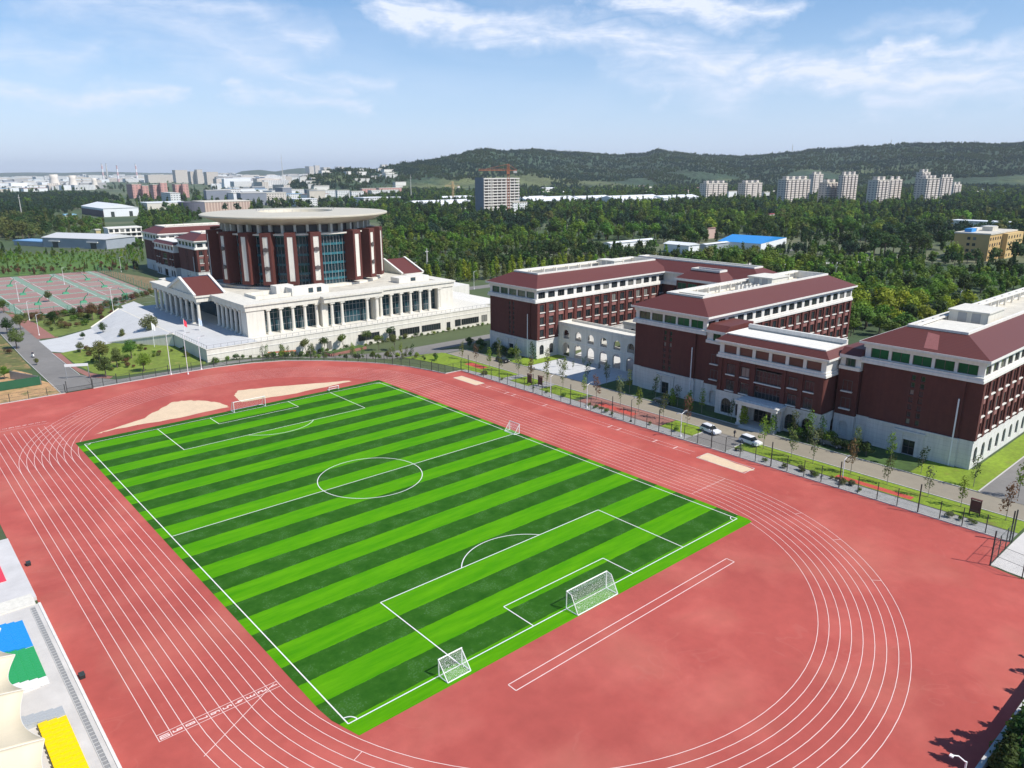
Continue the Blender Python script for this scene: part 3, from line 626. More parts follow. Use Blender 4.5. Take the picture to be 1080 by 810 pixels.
# ------------------------------------------------------------------ windows shared by the school buildings
class Win:
    """a window: frame (part) with pane and sill (sub-parts); south-facing, centred on x, bottom at z = 0"""
    def __init__(s, w_, h_, nx=2, nz=1, glass='glass', frame='frame', sill=True, arch=False, bar=0.09):
        f = MB(); ft = 0.10
        f.box(-w_/2, -w_/2+ft, -.03, .09, 0, h_); f.box(w_/2-ft, w_/2, -.03, .09, 0, h_)
        f.box(-w_/2+ft, w_/2-ft, -.03, .09, 0, ft); f.box(-w_/2+ft, w_/2-ft, -.03, .09, h_-ft, h_)
        for k in range(1, nx): x = -w_/2+w_*k/nx; f.box(x-bar/2, x+bar/2, -.01, .07, ft, h_-ft)
        for k in range(1, nz+1):
            if nz > 1 or k < nz: z = h_*k/(nz+0.0) if nz > 1 else 0; 
            if nz > 1 and k < nz: f.box(-w_/2+ft, w_/2-ft, 0.0, .06, h_*k/nz-bar/2, h_*k/nz+bar/2)
        s.f = f.mesh('window', M[frame]); s.p = MB().box(-w_/2+ft*.6, w_/2-ft*.6, .03, .05, ft*.6, h_-ft*.6).mesh('pane', M[glass])
        s.s = MB().box(-w_/2-.18, w_/2+.18, -.50, -.04, -.22, -.01).mesh('sill', M['trim']) if sill else None
    def put(s, parent, loc, rz=0.0, name='window'):
        o = bpy.data.objects.new(name, s.f); link(o); o.parent = parent; o.location = loc; o.rotation_euler = (0, 0, rz)
        p = bpy.data.objects.new('pane', s.p); link(p); p.parent = o
        if s.s: q = bpy.data.objects.new('sill', s.s); link(q); q.parent = o
        return o
W_STD = Win(1.9, 2.15, 2, 1); W_STRIP = Win(2.7, 1.9, 3, 1, sill=False); W_STRIPG = Win(3.3, 1.9, 2, 1, glass='glassgreen', sill=False)
W_ARCH = Win(1.7, 2.9, 2, 2, sill=False); W_SLIT = Win(0.75, 1.0, 1, 1, sill=False); W_DOOR = Win(2.2, 2.9, 2, 2, sill=False)
WEST = -math.pi/2            # turns a south-facing piece to face west

def wing(label, x0, x1, y0, y1, bays=None, west=True, south=True, eave=20.4, base=5.4, group=None, north_hip=True, east_hip=True, west_hip=True, detail=True, arches=True, glass_w='STRIP', patch=False, hidden_to=0.0, pipe=True, roofkit=()):
    t = tag(empty('school_wing', (x0, y0, 0)), label, 'school building', group)
    LX, LY = x1-x0, y1-y0
    zb, zk, zt = base, eave-4.2, eave-3.2          # top of white base, top of brick, top of band
    nb = bays or max(1, int(round(LX/3.9))); bw = LX/nb
    # --- south side openings
    bh, bk, bs = [], [], []
    nf = 3; fh = (zk-zb)/nf
    if south:
        for i in range(nb):
            c = (i+.5)*bw
            if c < hidden_to: continue
            if arches: bh.append((c-.85, c+.85, 1.0, 3.9))
            for k in range(nf): bk.append((c-.95, c+.95, zb+k*fh+.75, zb+k*fh+2.9))
            bs.append((c-1.35, c+1.35, zt+.1, zt+2.0))
    # --- west side openings
    wd = [(LY*.5-1.1, LY*.5+1.1, 0.05, 2.95)] if west else []
    ws = []; nw = 5; sw = (LY-1.6)/nw
    if west:
        for i in range(nw): ws.append((.8+sw*(i+.5)-1.65, .8+sw*(i+.5)+1.65, zt+.1, zt+2.0))
    slits = []
    if west:
        for cx_ in (LY*.46, LY*.54):
            for k in range(7): z = zb+.6+k*1.42; slits.append((cx_-.375, cx_+.375, z, z+1.0))
    pr = 0.45                                       # how far the middle of the west front stands forward
    mb = MB()
    wall(mb, (-.15, -.15), (1, 0), LX+.3, 0, zb, [], .35, [(a+.15, b+.15, c, d) for a, b, c, d in bh])
    wall(mb, (LX+.15, -.15), (0, 1), LY+.3, 0, zb, []); wall(mb, (LX+.15, LY+.15), (-1, 0), LX+.3, 0, zb, [])
    if west:
        wall(mb, (-.15, LY+.15), (0, -1), 2.65, 0, zb, []); wall(mb, (-.15, 2.5), (0, -1), 2.65, 0, zb, [])
        wall(mb, (-pr-.15, LY-2.35), (0, -1), LY-4.7, 0, zb, [(a-2.35, b-2.35, c, d) for a, b, c, d in wd])
        for yy in (2.35, LY-2.35): mb.box(-pr-.149, -.16, yy-.15, yy+.15, 0, zb-.01)
        mb.poly([(-pr-.15, 2.35, zb), (-.1, 2.35, zb), (-.1, LY-2.35, zb), (-pr-.15, LY-2.35, zb)])
        # cornice over the base and a stepped surround at the door
        mb.box(-pr-.35, -pr-.153, 2.3, LY-2.3, zb-.3, zb+.08); mb.box(-pr-.40, -pr-.154, LY*.5-2.6, LY*.5-1.2, 0, 4.4); mb.box(-pr-.40, -pr-.154, LY*.5+1.2, LY*.5+2.6, 0, 4.4); mb.box(-pr-.55, -pr-.155, LY*.5-2.8, LY*.5+2.8, 4.4, 4.8)
    else: wall(mb, (-.15, LY+.15), (0, -1), LY+.3, 0, zb, [])
    mb.box(-.22, LX+.22, -.28, -.155, zb-.25, zb+.05)
    mb.build('white_base', M['stonebase'], t)
    mb = MB()
    wall(mb, (0, 0), (1, 0), LX, zb, zk, bk, .38); wall(mb, (LX, 0), (0, 1), LY, zb, zk, []); wall(mb, (LX, LY), (-1, 0), LX, zb, zk, [])
    if west:
        wall(mb, (0, LY), (0, -1), 2.5, zb, zk, []); wall(mb, (0, 2.5), (0, -1), 2.5, zb, zk, [])
        wall(mb, (-pr, LY-2.5), (0, -1), LY-5, zb, zk, [(LY-b-2.5, LY-a-2.5, c, d) for a, b, c, d in slits], .3)
        for yy in (2.5, LY-2.5): mb.poly([(-pr, yy, zb), (0, yy, zb), (0, yy, zk), (-pr, yy, zk)] if yy < 5 else [(0, yy, zb), (-pr, yy, zb), (-pr, yy, zk), (0, yy, zk)])
    else: wall(mb, (0, LY), (0, -1), LY, zb, zk, [])
    if south:
        for i in range(nb+1):
            c = min(max(i*bw, .5), LX-.5)
            if c < hidden_to-2: continue
            mb.box(c-.5, c+.5, -.32, -.002, zb+.06, zk)
    mb.build('brick_wall', M['brick'], t)
    # white band, strip of top windows, fascia
    mb = MB(); o = .35
    mb.box(-o-(pr if west else 0), LX+o, -o, LY+o, zk, zk+.55); mb.box(-o*.6-(pr if west else 0), LX+o*.6, -o*.6, LY+o*.6, zk+.551, zt)
    wall(mb, (0, 0), (1, 0), LX, zt, eave-1.2, bs, .35); wall(mb, (LX, 0), (0, 1), LY, zt, eave-1.2, []); wall(mb, (LX, LY), (-1, 0), LX, zt, eave-1.2, [])
    wall(mb, (0, LY), (0, -1), LY, zt, eave-1.2, [(LY-b, LY-a, c, d) for a, b, c, d in ws], .35)
    mb.box(-.25, LX+.25, -.25, LY+.25, eave-1.2, eave-.45)
    mb.build('white_band', M['trim'], t)
    MB().box(-1.0, LX+1.0, -1.0, LY+1.0, eave-.449, eave).build('eaves', M['trim'], t)
    # hipped roof round a sunken flat
    ins = 6.0; zr = eave+2.9
    a = (-.9, LX+.9, -.9, LY+.9)
    b = (-.9+(ins if west_hip else 0), LX+.9-(ins if east_hip else 0), -.9+ins, LY+.9-ins)
    rf = MB(); i = len(rf.v)
    q = [(a[0],a[2]),(a[1],a[2]),(a[1],a[3]),(a[0],a[3])]; p = [(b[0],b[2]),(b[1],b[2]),(b[1],b[3]),(b[0],b[3])]
    for k in range(4):
        k2 = (k+1) % 4; rf.poly([(*q[k], eave+.002), (*q[k2], eave+.002), (*p[k2], zr), (*p[k], zr)])
    ro = rf.build('roof', M['tile'], t)
    pm = MB(); bb = (b[0]-.05, b[1]+.05, b[2]-.05, b[3]+.05)
    pm.ring(bb, .55, zr-1.9, zr+.42)
    pm.build('parapet', M['white'], ro)
    fl = MB().box(bb[0]+.55, bb[1]-.55, bb[2]+.55, bb[3]-.55, zr-2.2, zr-1.75).build('flat_roof', M['roofflat'], ro)
    if detail:
        # open frame of beam and posts standing on the far parapet
        fm = MB(); n = max(1, int((bb[1]-bb[0])/5))
        fm.box(bb[0]+.7, bb[1]-.7, bb[3]-1.7, bb[3]-1.2, zr+.1, zr+.45)
        for k in range(n+1):
            x = bb[0]+.5+(bb[1]-bb[0]-1)*k/n; fm.box(max(x, bb[0]+.9)-.15, max(x, bb[0]+.9)+.15, bb[3]-1.65, bb[3]-1.25, zr-1.7, zr+.099); fm.box(max(x, bb[0]+.9)-.15, max(x, bb[0]+.9)+.15, bb[3]-1.19, bb[3]-.56, zr+.1, zr+.4)
        fm.build('roof_frame', M['white'], ro)
        for (xa, xb, hh) in roofkit:
            h_ = MB(); ya, yb = bb[2]+1.6, bb[3]-2.0
            h_.box(xa, xb, ya, yb, zr-1.75, zr-1.75+hh); h_.box(xa-.25, xb+.25, ya-.25, yb+.25, zr-1.75+hh, zr-1.5+hh)
            s_ = h_.build('stair_house', M['stone'], ro)
            for c in (.3, .65):
                dd = MB().box(xa-.05, xa-.01, ya+(yb-ya)*c-.8, ya+(yb-ya)*c+.8, zr-1.4, zr-1.9+hh).build('louvre', M['grey'], s_)
    # windows
    if south:
        for (a_, b_, c_, d_) in bh: W_ARCH.put(t, ((a_+b_)/2, .13, c_))
        for (a_, b_, c_, d_) in bk: W_STD.put(t, ((a_+b_)/2, .18, c_))
        for (a_, b_, c_, d_) in bs: W_STRIP.put(t, ((a_+b_)/2, .2, c_))
    if south:
        sp_me = MB().box(-.95, .95, -.06, -.003, 0, fh-2.45).mesh('spandrel', M['spanpink'])
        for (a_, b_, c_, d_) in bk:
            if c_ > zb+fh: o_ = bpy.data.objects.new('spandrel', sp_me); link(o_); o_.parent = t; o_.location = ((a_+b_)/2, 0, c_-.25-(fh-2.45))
    if west:
        W_DOOR.put(t, (-pr-.15+.25, LY*.5, 0.05), WEST, 'entrance_door')
        for (a_, b_, c_, d_) in ws: (W_STRIPG).put(t, (.2, (a_+b_)/2, c_), WEST)
        for (a_, b_, c_, d_) in slits: W_SLIT.put(t, (-pr+.2, (a_+b_)/2, c_), WEST)
        if pipe: MB().tube((-pr-.25, 3.1, 0.1), (-pr-.25, 3.1, zk-3.4), .13, n=6).build('downpipe', M['wmetal'], t)
    return t
def ac_rows(parent_loc, n, m_, dx, dy, label):
    cnt = 0
    """air-conditioning units: each one a thing on the roof"""
    casing = None
    for i in range(n):
        for j in range(m_):
            loc = (parent_loc[0]+i*dx, parent_loc[1]+j*dy, parent_loc[2]); cnt += 1; lab_ = label+', %d from left' % (i+1)+('' if m_ == 1 else (', front' if j == 0 else ', back'))
            if casing is None:
                e = tag(empty('roof_unit', loc), lab_, 'air conditioner', 'white air-conditioning units on the school roofs')
                c = MB().box(-.45, .45, -.45, .45, 0.15, 1.5).box(-.4, .4, -.4, .4, 0, .149).build('casing', M['trim'], e)
                g_ = MB().tube((0, 0, 1.5), (0, 0, 1.58), .36, n=12).build('fan_guard', M['dark'], e); casing = (e, [(c, []), (g_, [])])
            else:
                o = copy_tree(casing[0], casing[1], loc); o['label'] = lab_
SG = 'dark red brick school wings with hipped roofs'
wing('long brick wing at the left of the school row, arcade against its sunny side', 81, 139, 43.6, 64.2, 15, group=SG, east_hip=False, roofkit=((40, 44, 2.6),))
wing('long brick wing in the middle of the row with rows of roof units', 80.9, 151.5, -13.0, 7.6, 18, group=SG, hidden_to=5.8 if False else 0, roofkit=((8, 11, 1.8), (38, 46, 3.0)))
wing('nearest brick wing at the right edge with a paler patch on its front roof slope', 82.5, 175, -69.0, -48.2, 24, group=SG, roofkit=((7.5, 17, 1.5), (20, 29, 3.4)))
# the paler tiles on that roof lie in its front slope
pt = MB(); 
def slope(y, t_): return (82.5-.9+6.0*t_-.03, y, 20.4+2.9*t_+.03)
pt.poly([slope(-58.6, .12), slope(-61.0, .12), slope(-59.6, .80), slope(-57.4, .86)][::-1])
p_ = pt.build('faded_tiles', mat('faded_tile', (0.27, 0.095, 0.085), 0.7, 0.15, 2.0))
for o in bpy.data.objects:
    if o.get('category') == 'school building' and o['label'].startswith('nearest'): p_.parent = o; p_.location = (-o.location.x, -o.location.y, 0)
ac_rows((91, -7.0, 21.57), 9, 1, 1.7, 1.6, 'white roof unit in the row on the middle wing roof')
ac_rows((112, -3.0, 21.57), 8, 2, 1.8, 2.4, 'white roof unit in the double row on the middle wing')
ac_rows((92.5, -63.3, 21.57), 8, 1, 1.5, 1.6, 'white roof unit in the row on the nearest wing roof')
# rear block across the ends of the two wings
wing('brick block closing the far end of the courtyard between two long wings', 138.5, 153.5, 8.8, 64.2, 4, group=SG, west=True, south=False, pipe=False, roofkit=())
# gabled bay on that block
t = tag(empty('roof_bay', (131, 17, 0)), 'low brick bay with its own red roof before the rear block', 'school building', None)
MB().box(0, 7.3, 0, 16, 0, 19.2).build('brick_wall', M['brick'], t); MB().box(-.5, 7.35, -.5, 16.5, 19.2, 19.9).build('eaves', M['trim'], t)
MB().frustum((-.4, 7.3, -.4, 16.4), (3.5, 7.3, 3, 13), 19.901, 22.3).build('roof', M['tile'], t)
ob = MB().ring((3.3, 7.3, 2.8, 13.2), .4, 22.31, 22.9).build('parapet', M['white'], t)
for k in range(4): W_STRIPG.put(t, (-.08, 2.2+k*3.9, 16.6), WEST)

# ---------------------------------------------------------------- low block with the porch, between the middle and the nearest wing
def low_block(label, x0, y0, LY, LX=10.2, group=None, porch=True, detail=True):
    t = tag(empty('low_block', (x0, y0, 0)), label, 'school building', group)
    zb, zk, zt, ev = 5.3, 12.9, 13.9, 16.7
    n = 6; sw = (LY-1.4)/n
    ws = [(.7+sw*(i+.5)-1.55, .7+sw*(i+.5)+1.55, zt+.05, zt+1.85) for i in range(n)]
    c = LY/2
    br = [(c-3.0, c+3.0, zb+.3, zb+2.9), (c-3.0, c+3.0, zb+3.7, zk-.9)]
    for yy in (3.1, 6.6, LY-3.1, LY-6.6):
        for z in (zb+.5, zb+4.1): br.append((yy-1.0, yy+1.0, z, z+2.3))
    ar = [(yy-1.25, yy+1.25, .5, 3.9) for yy in (2.6, 6.3, LY-2.6, LY-6.3)]
    dr = [(c-2.6, c+2.6, .05, 3.6)]
    fl = lambda hs, w_: [(w_-b, w_-a, e, d) for a, b, e, d in hs]
    mb = MB()
    wall(mb, (-.15, LY+.15), (0, -1), LY+.3, 0, zb, [(a+.15, b+.15, e, d) for a, b, e, d in fl(dr, LY)], .4, [(a+.15, b+.15, e, d) for a, b, e, d in fl(ar, LY)])
    wall(mb, (-.15, -.15), (1, 0), LX+.3, 0, zb, [], .3, [(LX/2-.8, LX/2+.9, .8, 3.6)]); wall(mb, (LX+.15, -.15), (0, 1), LY+.3, 0, zb, []); wall(mb, (LX+.15, LY+.15), (-1, 0), LX+.3, 0, zb, [])
    mb.box(-.32, -.155, -.2, LY+.2, zb-.28, zb+.1)
    mb.build('white_base', M['stonebase'], t)
    mb = MB(); wall(mb, (0, LY), (0, -1), LY, zb, zk, fl(br, LY), .35); wall(mb, (0, 0), (1, 0), LX, zb, zk, []); wall(mb, (LX, 0), (0, 1), LY, zb, zk, []); wall(mb, (LX, LY), (-1, 0), LX, zb, zk, [])
    for yy in (.5, 4.85, 8.6, LY-8.6, LY-4.85, LY-.5): mb.box(-.3, -.002, yy-.45, yy+.45, zb+.12, zk)
    mb.build('brick_wall', M['brick'], t)
    mb = MB(); mb.box(-.5, LX+.4, -.4, LY+.4, zk, zk+.5); mb.box(-.3, LX+.2, -.2, LY+.2, zk+.501, zt)
    wall(mb, (0, LY), (0, -1), LY, zt, ev-.75, fl(ws, LY), .4); wall(mb, (0, 0), (1, 0), LX, zt, ev-.75, []); wall(mb, (LX, 0), (0, 1), LY, zt, ev-.75, []); wall(mb, (LX, LY), (-1, 0), LX, zt, ev-.75, [])
    mb.box(-.2, LX+.2, -.2, LY+.2, ev-.75, ev-.4); mb.build('white_band', M['trim'], t)
    MB().box(-.8, LX+.8, -.8, LY+.8, ev-.399, ev).build('eaves', M['trim'], t)
    rf = MB(); zr = ev+1.3; a = (-.7, LX+.7, -.7, LY+.7); b = (.9, LX-.3, .9, LY-.9)
    q = [(a[0],a[2]),(a[1],a[2]),(a[1],a[3]),(a[0],a[3])]; p = [(b[0],b[2]),(b[1],b[2]),(b[1],b[3]),(b[0],b[3])]
    for k in range(4): k2 = (k+1) % 4; rf.poly([(*q[k], ev+.002), (*q[k2], ev+.002), (*p[k2], zr), (*p[k], zr)])
    ro = rf.build('roof', M['tile'], t)
    MB().box(b[0], b[1], b[2], b[3], zr-.6, zr-.1).build('flat_roof', M['white'], ro)
    MB().ring((b[0]-.05, b[1]+.05, b[2]-.05, b[3]+.05), .25, zr-.3, zr+.2).box(b[1]-.6, b[1]+.1, b[2], b[3], zr+.201, zr+1.0).build('parapet', M['trim'], ro)
    for (a_, b_, c_, d_) in ws: W_LB.put(t, (.22, (a_+b_)/2, c_), WEST)
    for (a_, b_, c_, d_) in br[2:]: W_STD.put(t, (.16, (a_+b_)/2, c_), WEST)
    for (a_, b_, c_, d_) in br[:2]: W_BIG.put(t, (.16, (a_+b_)/2, c_), WEST)
    for (a_, b_, c_, d_) in ar: W_ARCH2.put(t, (.12, (a_+b_)/2, c_), WEST)
    if porch:
        W_PORCH.put(t, (.14, c, .05), WEST, 'entrance_door')
        pz = MB()
        for yy in (c-3.9, c+3.9):
            for xx in (-3.3, -.9): pz.box(xx-.45, xx+.45, yy-.45, yy+.45, .45, 4.5)
        for yy in (c-3.9, c+3.9):
            for xx in (-3.3, -.9): pz.box(xx-.6, xx+.6, yy-.6, yy+.6, 0, .449)
        pz.box(-3.95, -.33, c-4.7, c+4.7, 4.5, 5.2); pz.box(-4.2, -.33, c-4.95, c+4.95, 5.201, 5.5)
        pz.box(-3.6, -.4, c-4.3, c+4.3, 5.501, 5.7); pz.build('porch', M['stonebase'], t)
        st = MB()
        for k in range(3): st.box(-4.6-.35*(2-k), -.17, c-3.0, c+3.0, .15*k+.0005, .15*(k+1))
        st.build('steps', M['roofgrey'], t)
    return t
M['glassred'] = mat('curtained_glass', (0.14, 0.045, 0.045), 0.3, 0.2, 0.3, objrnd=0.2)
W_LB = Win(3.1, 1.8, 1, 1, glass='glassred', sill=False); W_BIG = Win(6.0, 2.6, 7, 2, sill=True); W_ARCH2 = Win(2.5, 3.4, 3, 2, sill=False); W_PORCH = Win(5.2, 3.55, 5, 2, sill=False)
low_block('lower brick block with a white entrance porch and cream flat roof', 77.2, -43.4, 24.2)
def connector(label, x0, x1, y0, y1, z):
    t = tag(empty('connecting_block', (x0, y0, 0)), label, 'school building'); LX, LY = x1-x0, y1-y0
    mb = MB(); wall(mb, (0, LY), (0, -1), LY, 0, 5.0, [], .3, [(LY/2-.9, LY/2+.9, .6, 3.7)]); mb.box(0.45, LX, 0, LY, 0, 5.0); mb.build('white_base', M['stonebase'], t)
    MB().box(0, LX, 0, LY, 5.001, z-3.0).build('brick_wall', M['brick'], t)
    mb = MB(); mb.box(-.3, LX, 0, LY, z-3.0, z-2.3); mb.box(.2, LX, 0, LY, z-2.299, z-.6); mb.box(-.5, LX, 0, LY, z-.599, z); mb.build('white_band', M['trim'], t)
    MB().frustum((-.45, LX, 0, LY), (1.2, LX, 0, LY), z+.001, z+1.2).build('roof', M['tile'], t)
    W_STD.put(t, (.1, LY/2, z-2.35), WEST); W_STD.put(t, (-.02, LY/2, 6.4), WEST); W_STD.put(t, (-.02, LY/2, 10.0), WEST)
    for k in range(2): pass
connector('narrow link between the low porch block and the nearest wing', 81.6, 92, -48.0, -43.9, 17.3)
connector('narrow link between the low porch block and the middle wing', 80.5, 91, -18.6, -13.4, 17.6)

# ---------------------------------------------------------------- arcade across the courtyard
t = tag(empty('arcade', (89.6, 8.0, 0)), 'cream two-storey arcade with round arches across the courtyard', 'arcade')
LY = 35.4; ar = []
for k in range(7):
    y = 3.2+k*4.85; ar.append((LY-y-1.2, LY-y+1.2, 5.3, 7.9))
    if k in (2,): ar.append((LY-y-1.05-4.85, LY-y+1.05, .1, 4.1)) if False else None
    ar.append((LY-y-1.4, LY-y+1.4, .1, 4.1))
mb = MB(); wall(mb, (0, LY), (0, -1), LY, 0, 9.0, [], .55, ar); wall(mb, (.55, 0), (0, 1), LY, 0, 9.0, [], .0001, [(LY-b, LY-a, c, d) for a, b, c, d in ar])
mb.build('front_wall', M['stone'], t)
mb = MB(); mb.box(5.1, 5.5, 0, LY, 8.3, 8.99)
for k in range(8): mb.box(5.1, 5.5, max(0, .55+k*4.85), .55+k*4.85+.5, 0, 8.299)
mb.build('rear_piers', M['stone'], t)
MB().box(.56, 4.99, 0, LY, 4.45, 4.75).build('gallery_floor', M['stone'], t)
mb = MB(); mb.box(-.25, 5.75, 0, LY, 9.0, 9.35); mb.ring((-.15, 5.65, 0, LY), .3, 9.351, 10.0); mb.build('roof', M['stone'], t)
mb = MB().box(-.12, -.002, 0, LY, 4.5, 4.75).build('string_course', M['trim'], t)
# cream hall with a flat roof behind the arcade
t = tag(empty('courtyard_hall', (104, 9, 0)), 'cream flat-roofed hall with arched windows behind the arcade', 'school building')
LX, LY = 33, 22
mb = MB(); wall(mb, (0, LY), (0, -1), LY, 0, 9.0, [], .4, [(a-1.2, a+1.2, 5.2, 8.2) for a in (3.5, 8.5, 13.5, 18.5)]+[(a-1.2, a+1.2, .5, 3.9) for a in (3.5, 8.5, 13.5, 18.5)])
mb.box(.45, LX, 0, LY, 0, 8.99); wall(mb, (0, 0), (1, 0), LX, 0, 9, []); wall(mb, (LX, LY), (-1, 0), LX, 0, 9, []); mb.build('wall', M['stone'], t)
MB().box(-.2, LX+.2, -.2, LY+.2, 9.0, 9.3).ring((-.2, LX+.2, -.2, LY+.2), .3, 9.301, 9.9).build('roof', M['roofflat'], t)
for yy in (3.5, 8.5, 13.5, 18.5):
    for z in (5.2, .5): W_ARCH2.put(t, (.3, LY-yy, z-.2 if z > 1 else z), WEST)

# ---------------------------------------------------------------- group of wings behind the great hall
NG = 'brick school wings left of the great hall'
wing('brick wing nearest the great hall, half behind its pillars', 63, 140, 263, 288.5, 19, group=NG, roofkit=())
wing('farthest brick wing on the left with a white roof frame', 64, 160, 321, 348, 22, group=NG, roofkit=())
low_block('lower brick block between the two distant left wings', 61.0, 289.5, 30.5, 12, porch=False)
# ------------------------------------------------------------------ the great hall: podium, colonnades, porticoes, drum and disc roof
ST, TR = M['stone'], M['trim']
col_me = None
def column_mesh(h_, r=.55):
    mb = MB(); mb.box(-r*1.35, r*1.35, -r*1.35, r*1.35, 0, .35); mb.lathe([(r*1.2, .35), (r*1.2, .55), (r, .7), (r*.86, h_-.9), (r*1.1, h_-.75), (r*1.15, h_-.5)], n=14)
    mb.box(-r*1.4, r*1.4, -r*1.4, r*1.4, h_-.5, h_); return mb.mesh('column', ST)
hall = tag(empty('great_hall', (63, 103.5, 0)), 'great cream hall with colonnades and a round brick drum under a disc roof', 'hall')
HX, HY = 63.0, 103.5
def h(x, y): return (x-HX, y-HY)
PZ = 3.6
# podium: long plinth that meets lower ground towards the right
mb = MB()
px0, px1, py0, py1 = 8.9, 114, 103.5, 240
mb.box(px0-HX, px1-HX, 0, 192-HY, -3.6, PZ); mb.box(px0-HX-.15, px1-HX+.15, -.15, 192-HY, PZ, PZ+.15)
mb.build('podium', ST, hall)
pv = MB(); pv.poly([(px0-HX+.3, .3, PZ+.17), (24.3-HX, .3, PZ+.17), (24.3-HX, 191.7-HY, PZ+.17), (px0-HX+.3, 191.7-HY, PZ+.17)]); pv.build('podium_paving', plaza, hall)
# the plaza climbs to the portico as a broad ramp
rp_ = MB(); q4 = [(-5.5-HX, 150.6-HY), (px0-HX-.16, 131.5-HY), (px0-HX-.16, 191.8-HY), (-3.5-HX, 181-HY)]; zr_ = (.035, PZ+.15, PZ+.15, .035)
rp_.poly([(*p_, z_) for p_, z_ in zip(q4, zr_)]); rp_.build('approach_ramp', plaza, hall)
sw_ = MB()
for (i_, j_) in ((0, 1), (3, 2)): sw_.poly([(*q4[i_], -.2), (*q4[j_], -.2), (*q4[j_], PZ+.15), (*q4[i_], .035)]); sw_.tube((*q4[i_], .12), (*q4[j_], PZ+.3), .22, n=4)
sw_.build('ramp_edge', ST, hall)
mb = MB()
for k in range(40):
    pass
mb.box(px0-HX-.05, 40-HX, -.10, -.001, 2.0, 2.2); mb.box(40-HX, px1-HX, -.10, -.001, 2.0, 2.2); mb.build('podium_moulding', TR, hall)
# windows and garage openings in the plinth front
gl = M['glass']
W_PL = [Win(2.6, 2.4, 2, 1, sill=False), Win(8.0, 2.2, 8, 1, sill=False), Win(1.6, 2.6, 2, 1, sill=False)]
for x, kind, z in ((47, 2, -2.2), (61.5, 1, -1.2), (70.5, 0, -2.0), (77.5, 1, -1.6), (86.5, 1, -1.6), (94, 2, -2.2), (98.2, 0, -1.6), (103.8, 1, -1.5), (110.5, 0, -1.5)):
    W_PL[kind].put(hall, (x-HX, -.08, z))
# balustrade rail along the podium edge
mb = MB()
for k in range(53): x = px0-HX+.3+k*2.0; mb.box(x-.04, x+.04, .25, .33, PZ+.18, PZ+1.1)
mb.box(px0-HX+.3, px1-HX-.3, .26, .32, PZ+1.1, PZ+1.17)
for k in range(14): y = .6+k*2.0; mb.box(px0-HX+.25, px0-HX+.33, y-.04, y+.04, PZ+.18, PZ+1.1)
mb.box(px0-HX+.26, px0-HX+.32, .33, 27, PZ+1.1, PZ+1.17)
mb.build('podium_railing', M['grey'], hall)
# ramped approach wall on the left of the podium is its side; main block behind the colonnade
ZC, ZE, ZT = 11.6, 13.1, 13.7              # top of columns, top of frieze, top of cornice
x0, x1 = 24.4, 102.0
# inner walls of glass behind the columns
mb = MB(); mb.box(30.2-HX, 98-HX, 114.6-HY, 190.5-HY, PZ+.19, ZC); mb.build('inner_block', M['roofgrey'], hall)
gm_ = MB()
for a, b, y in ((30.2, 49.0, 114.4), (51.5, 67.6, 112.0), (70.0, 96.0, 114.4)):
    gm_.box(a-HX, b-HX, y-HY, y-HY+.12, PZ+.2, ZC-.3)
gm_.box(30.0-HX, 30.12-HX, 116.1-HY, 185-HY, PZ+.2, ZC-.3)
gm_.build('glazing', M['glassblue'], hall)
fb = MB()
for a, b, y in ((30.2, 49.0, 114.4), (51.5, 67.6, 112.0), (70.0, 96.0, 114.4)):
    n = int((b-a)/1.3)
    for k in range(n+1): x = a+(b-a)*k/n-HX; fb.box(x-.05, x+.05, y-HY-.1, y-HY-.001, PZ+.2, ZC-.3)
    for z in (PZ+2.2, PZ+4.3, PZ+6.2): fb.box(a-HX, b-HX, y-HY-.13, y-HY-.101, z-.06, z+.06)
fb.build('glazing_bars', M['grey'], hall)
mb = MB(); mb.box(51.3-HX, 67.8-HX, 112.13-HY, 114.59-HY, PZ+.19, ZC); mb.build('inner_bay', M['roofgrey'], hall)
# end piers
mb = MB()
for a, b, y0, y1 in ((24.4, 30.0, 111.2, 115.5), (96.3, 102.0, 111.2, 115.5), (49.0, 51.2, 110.6, 114.5), (67.9, 70.1, 110.6, 114.5)):
    mb.box(a-HX, b-HX, y0-HY, y1-HY, PZ+.19, ZC)
mb.box(24.4-HX, 30.1-HX, 185.5-HY, 190.5-HY, PZ+.19, ZC) ; mb.box(98.1-HX, 102-HX, 115.6-HY, 190.5-HY, PZ+.19, ZC)
mb.build('pier', ST, hall)
cm = column_mesh(ZC-PZ-.18)
def put_col(x, y):
    o = bpy.data.objects.new('column', cm); link(o); o.parent = hall; o.location = (x-HX, y-HY, PZ+.18)
for k in range(5): put_col(31.4+k*4.05, 111.7)
for x in (49.7, 52.0, 55.6, 65.0, 68.6, 69.8): put_col(x, 109.6 if 50 < x < 69 else 111.2)
for k in range(7): put_col(71.6+k*4.05, 111.7) if 71.6+k*4.05 < 97 else None
for k in range(7): put_col(24.9, 113.8+k*3.6)          # left return colonnade
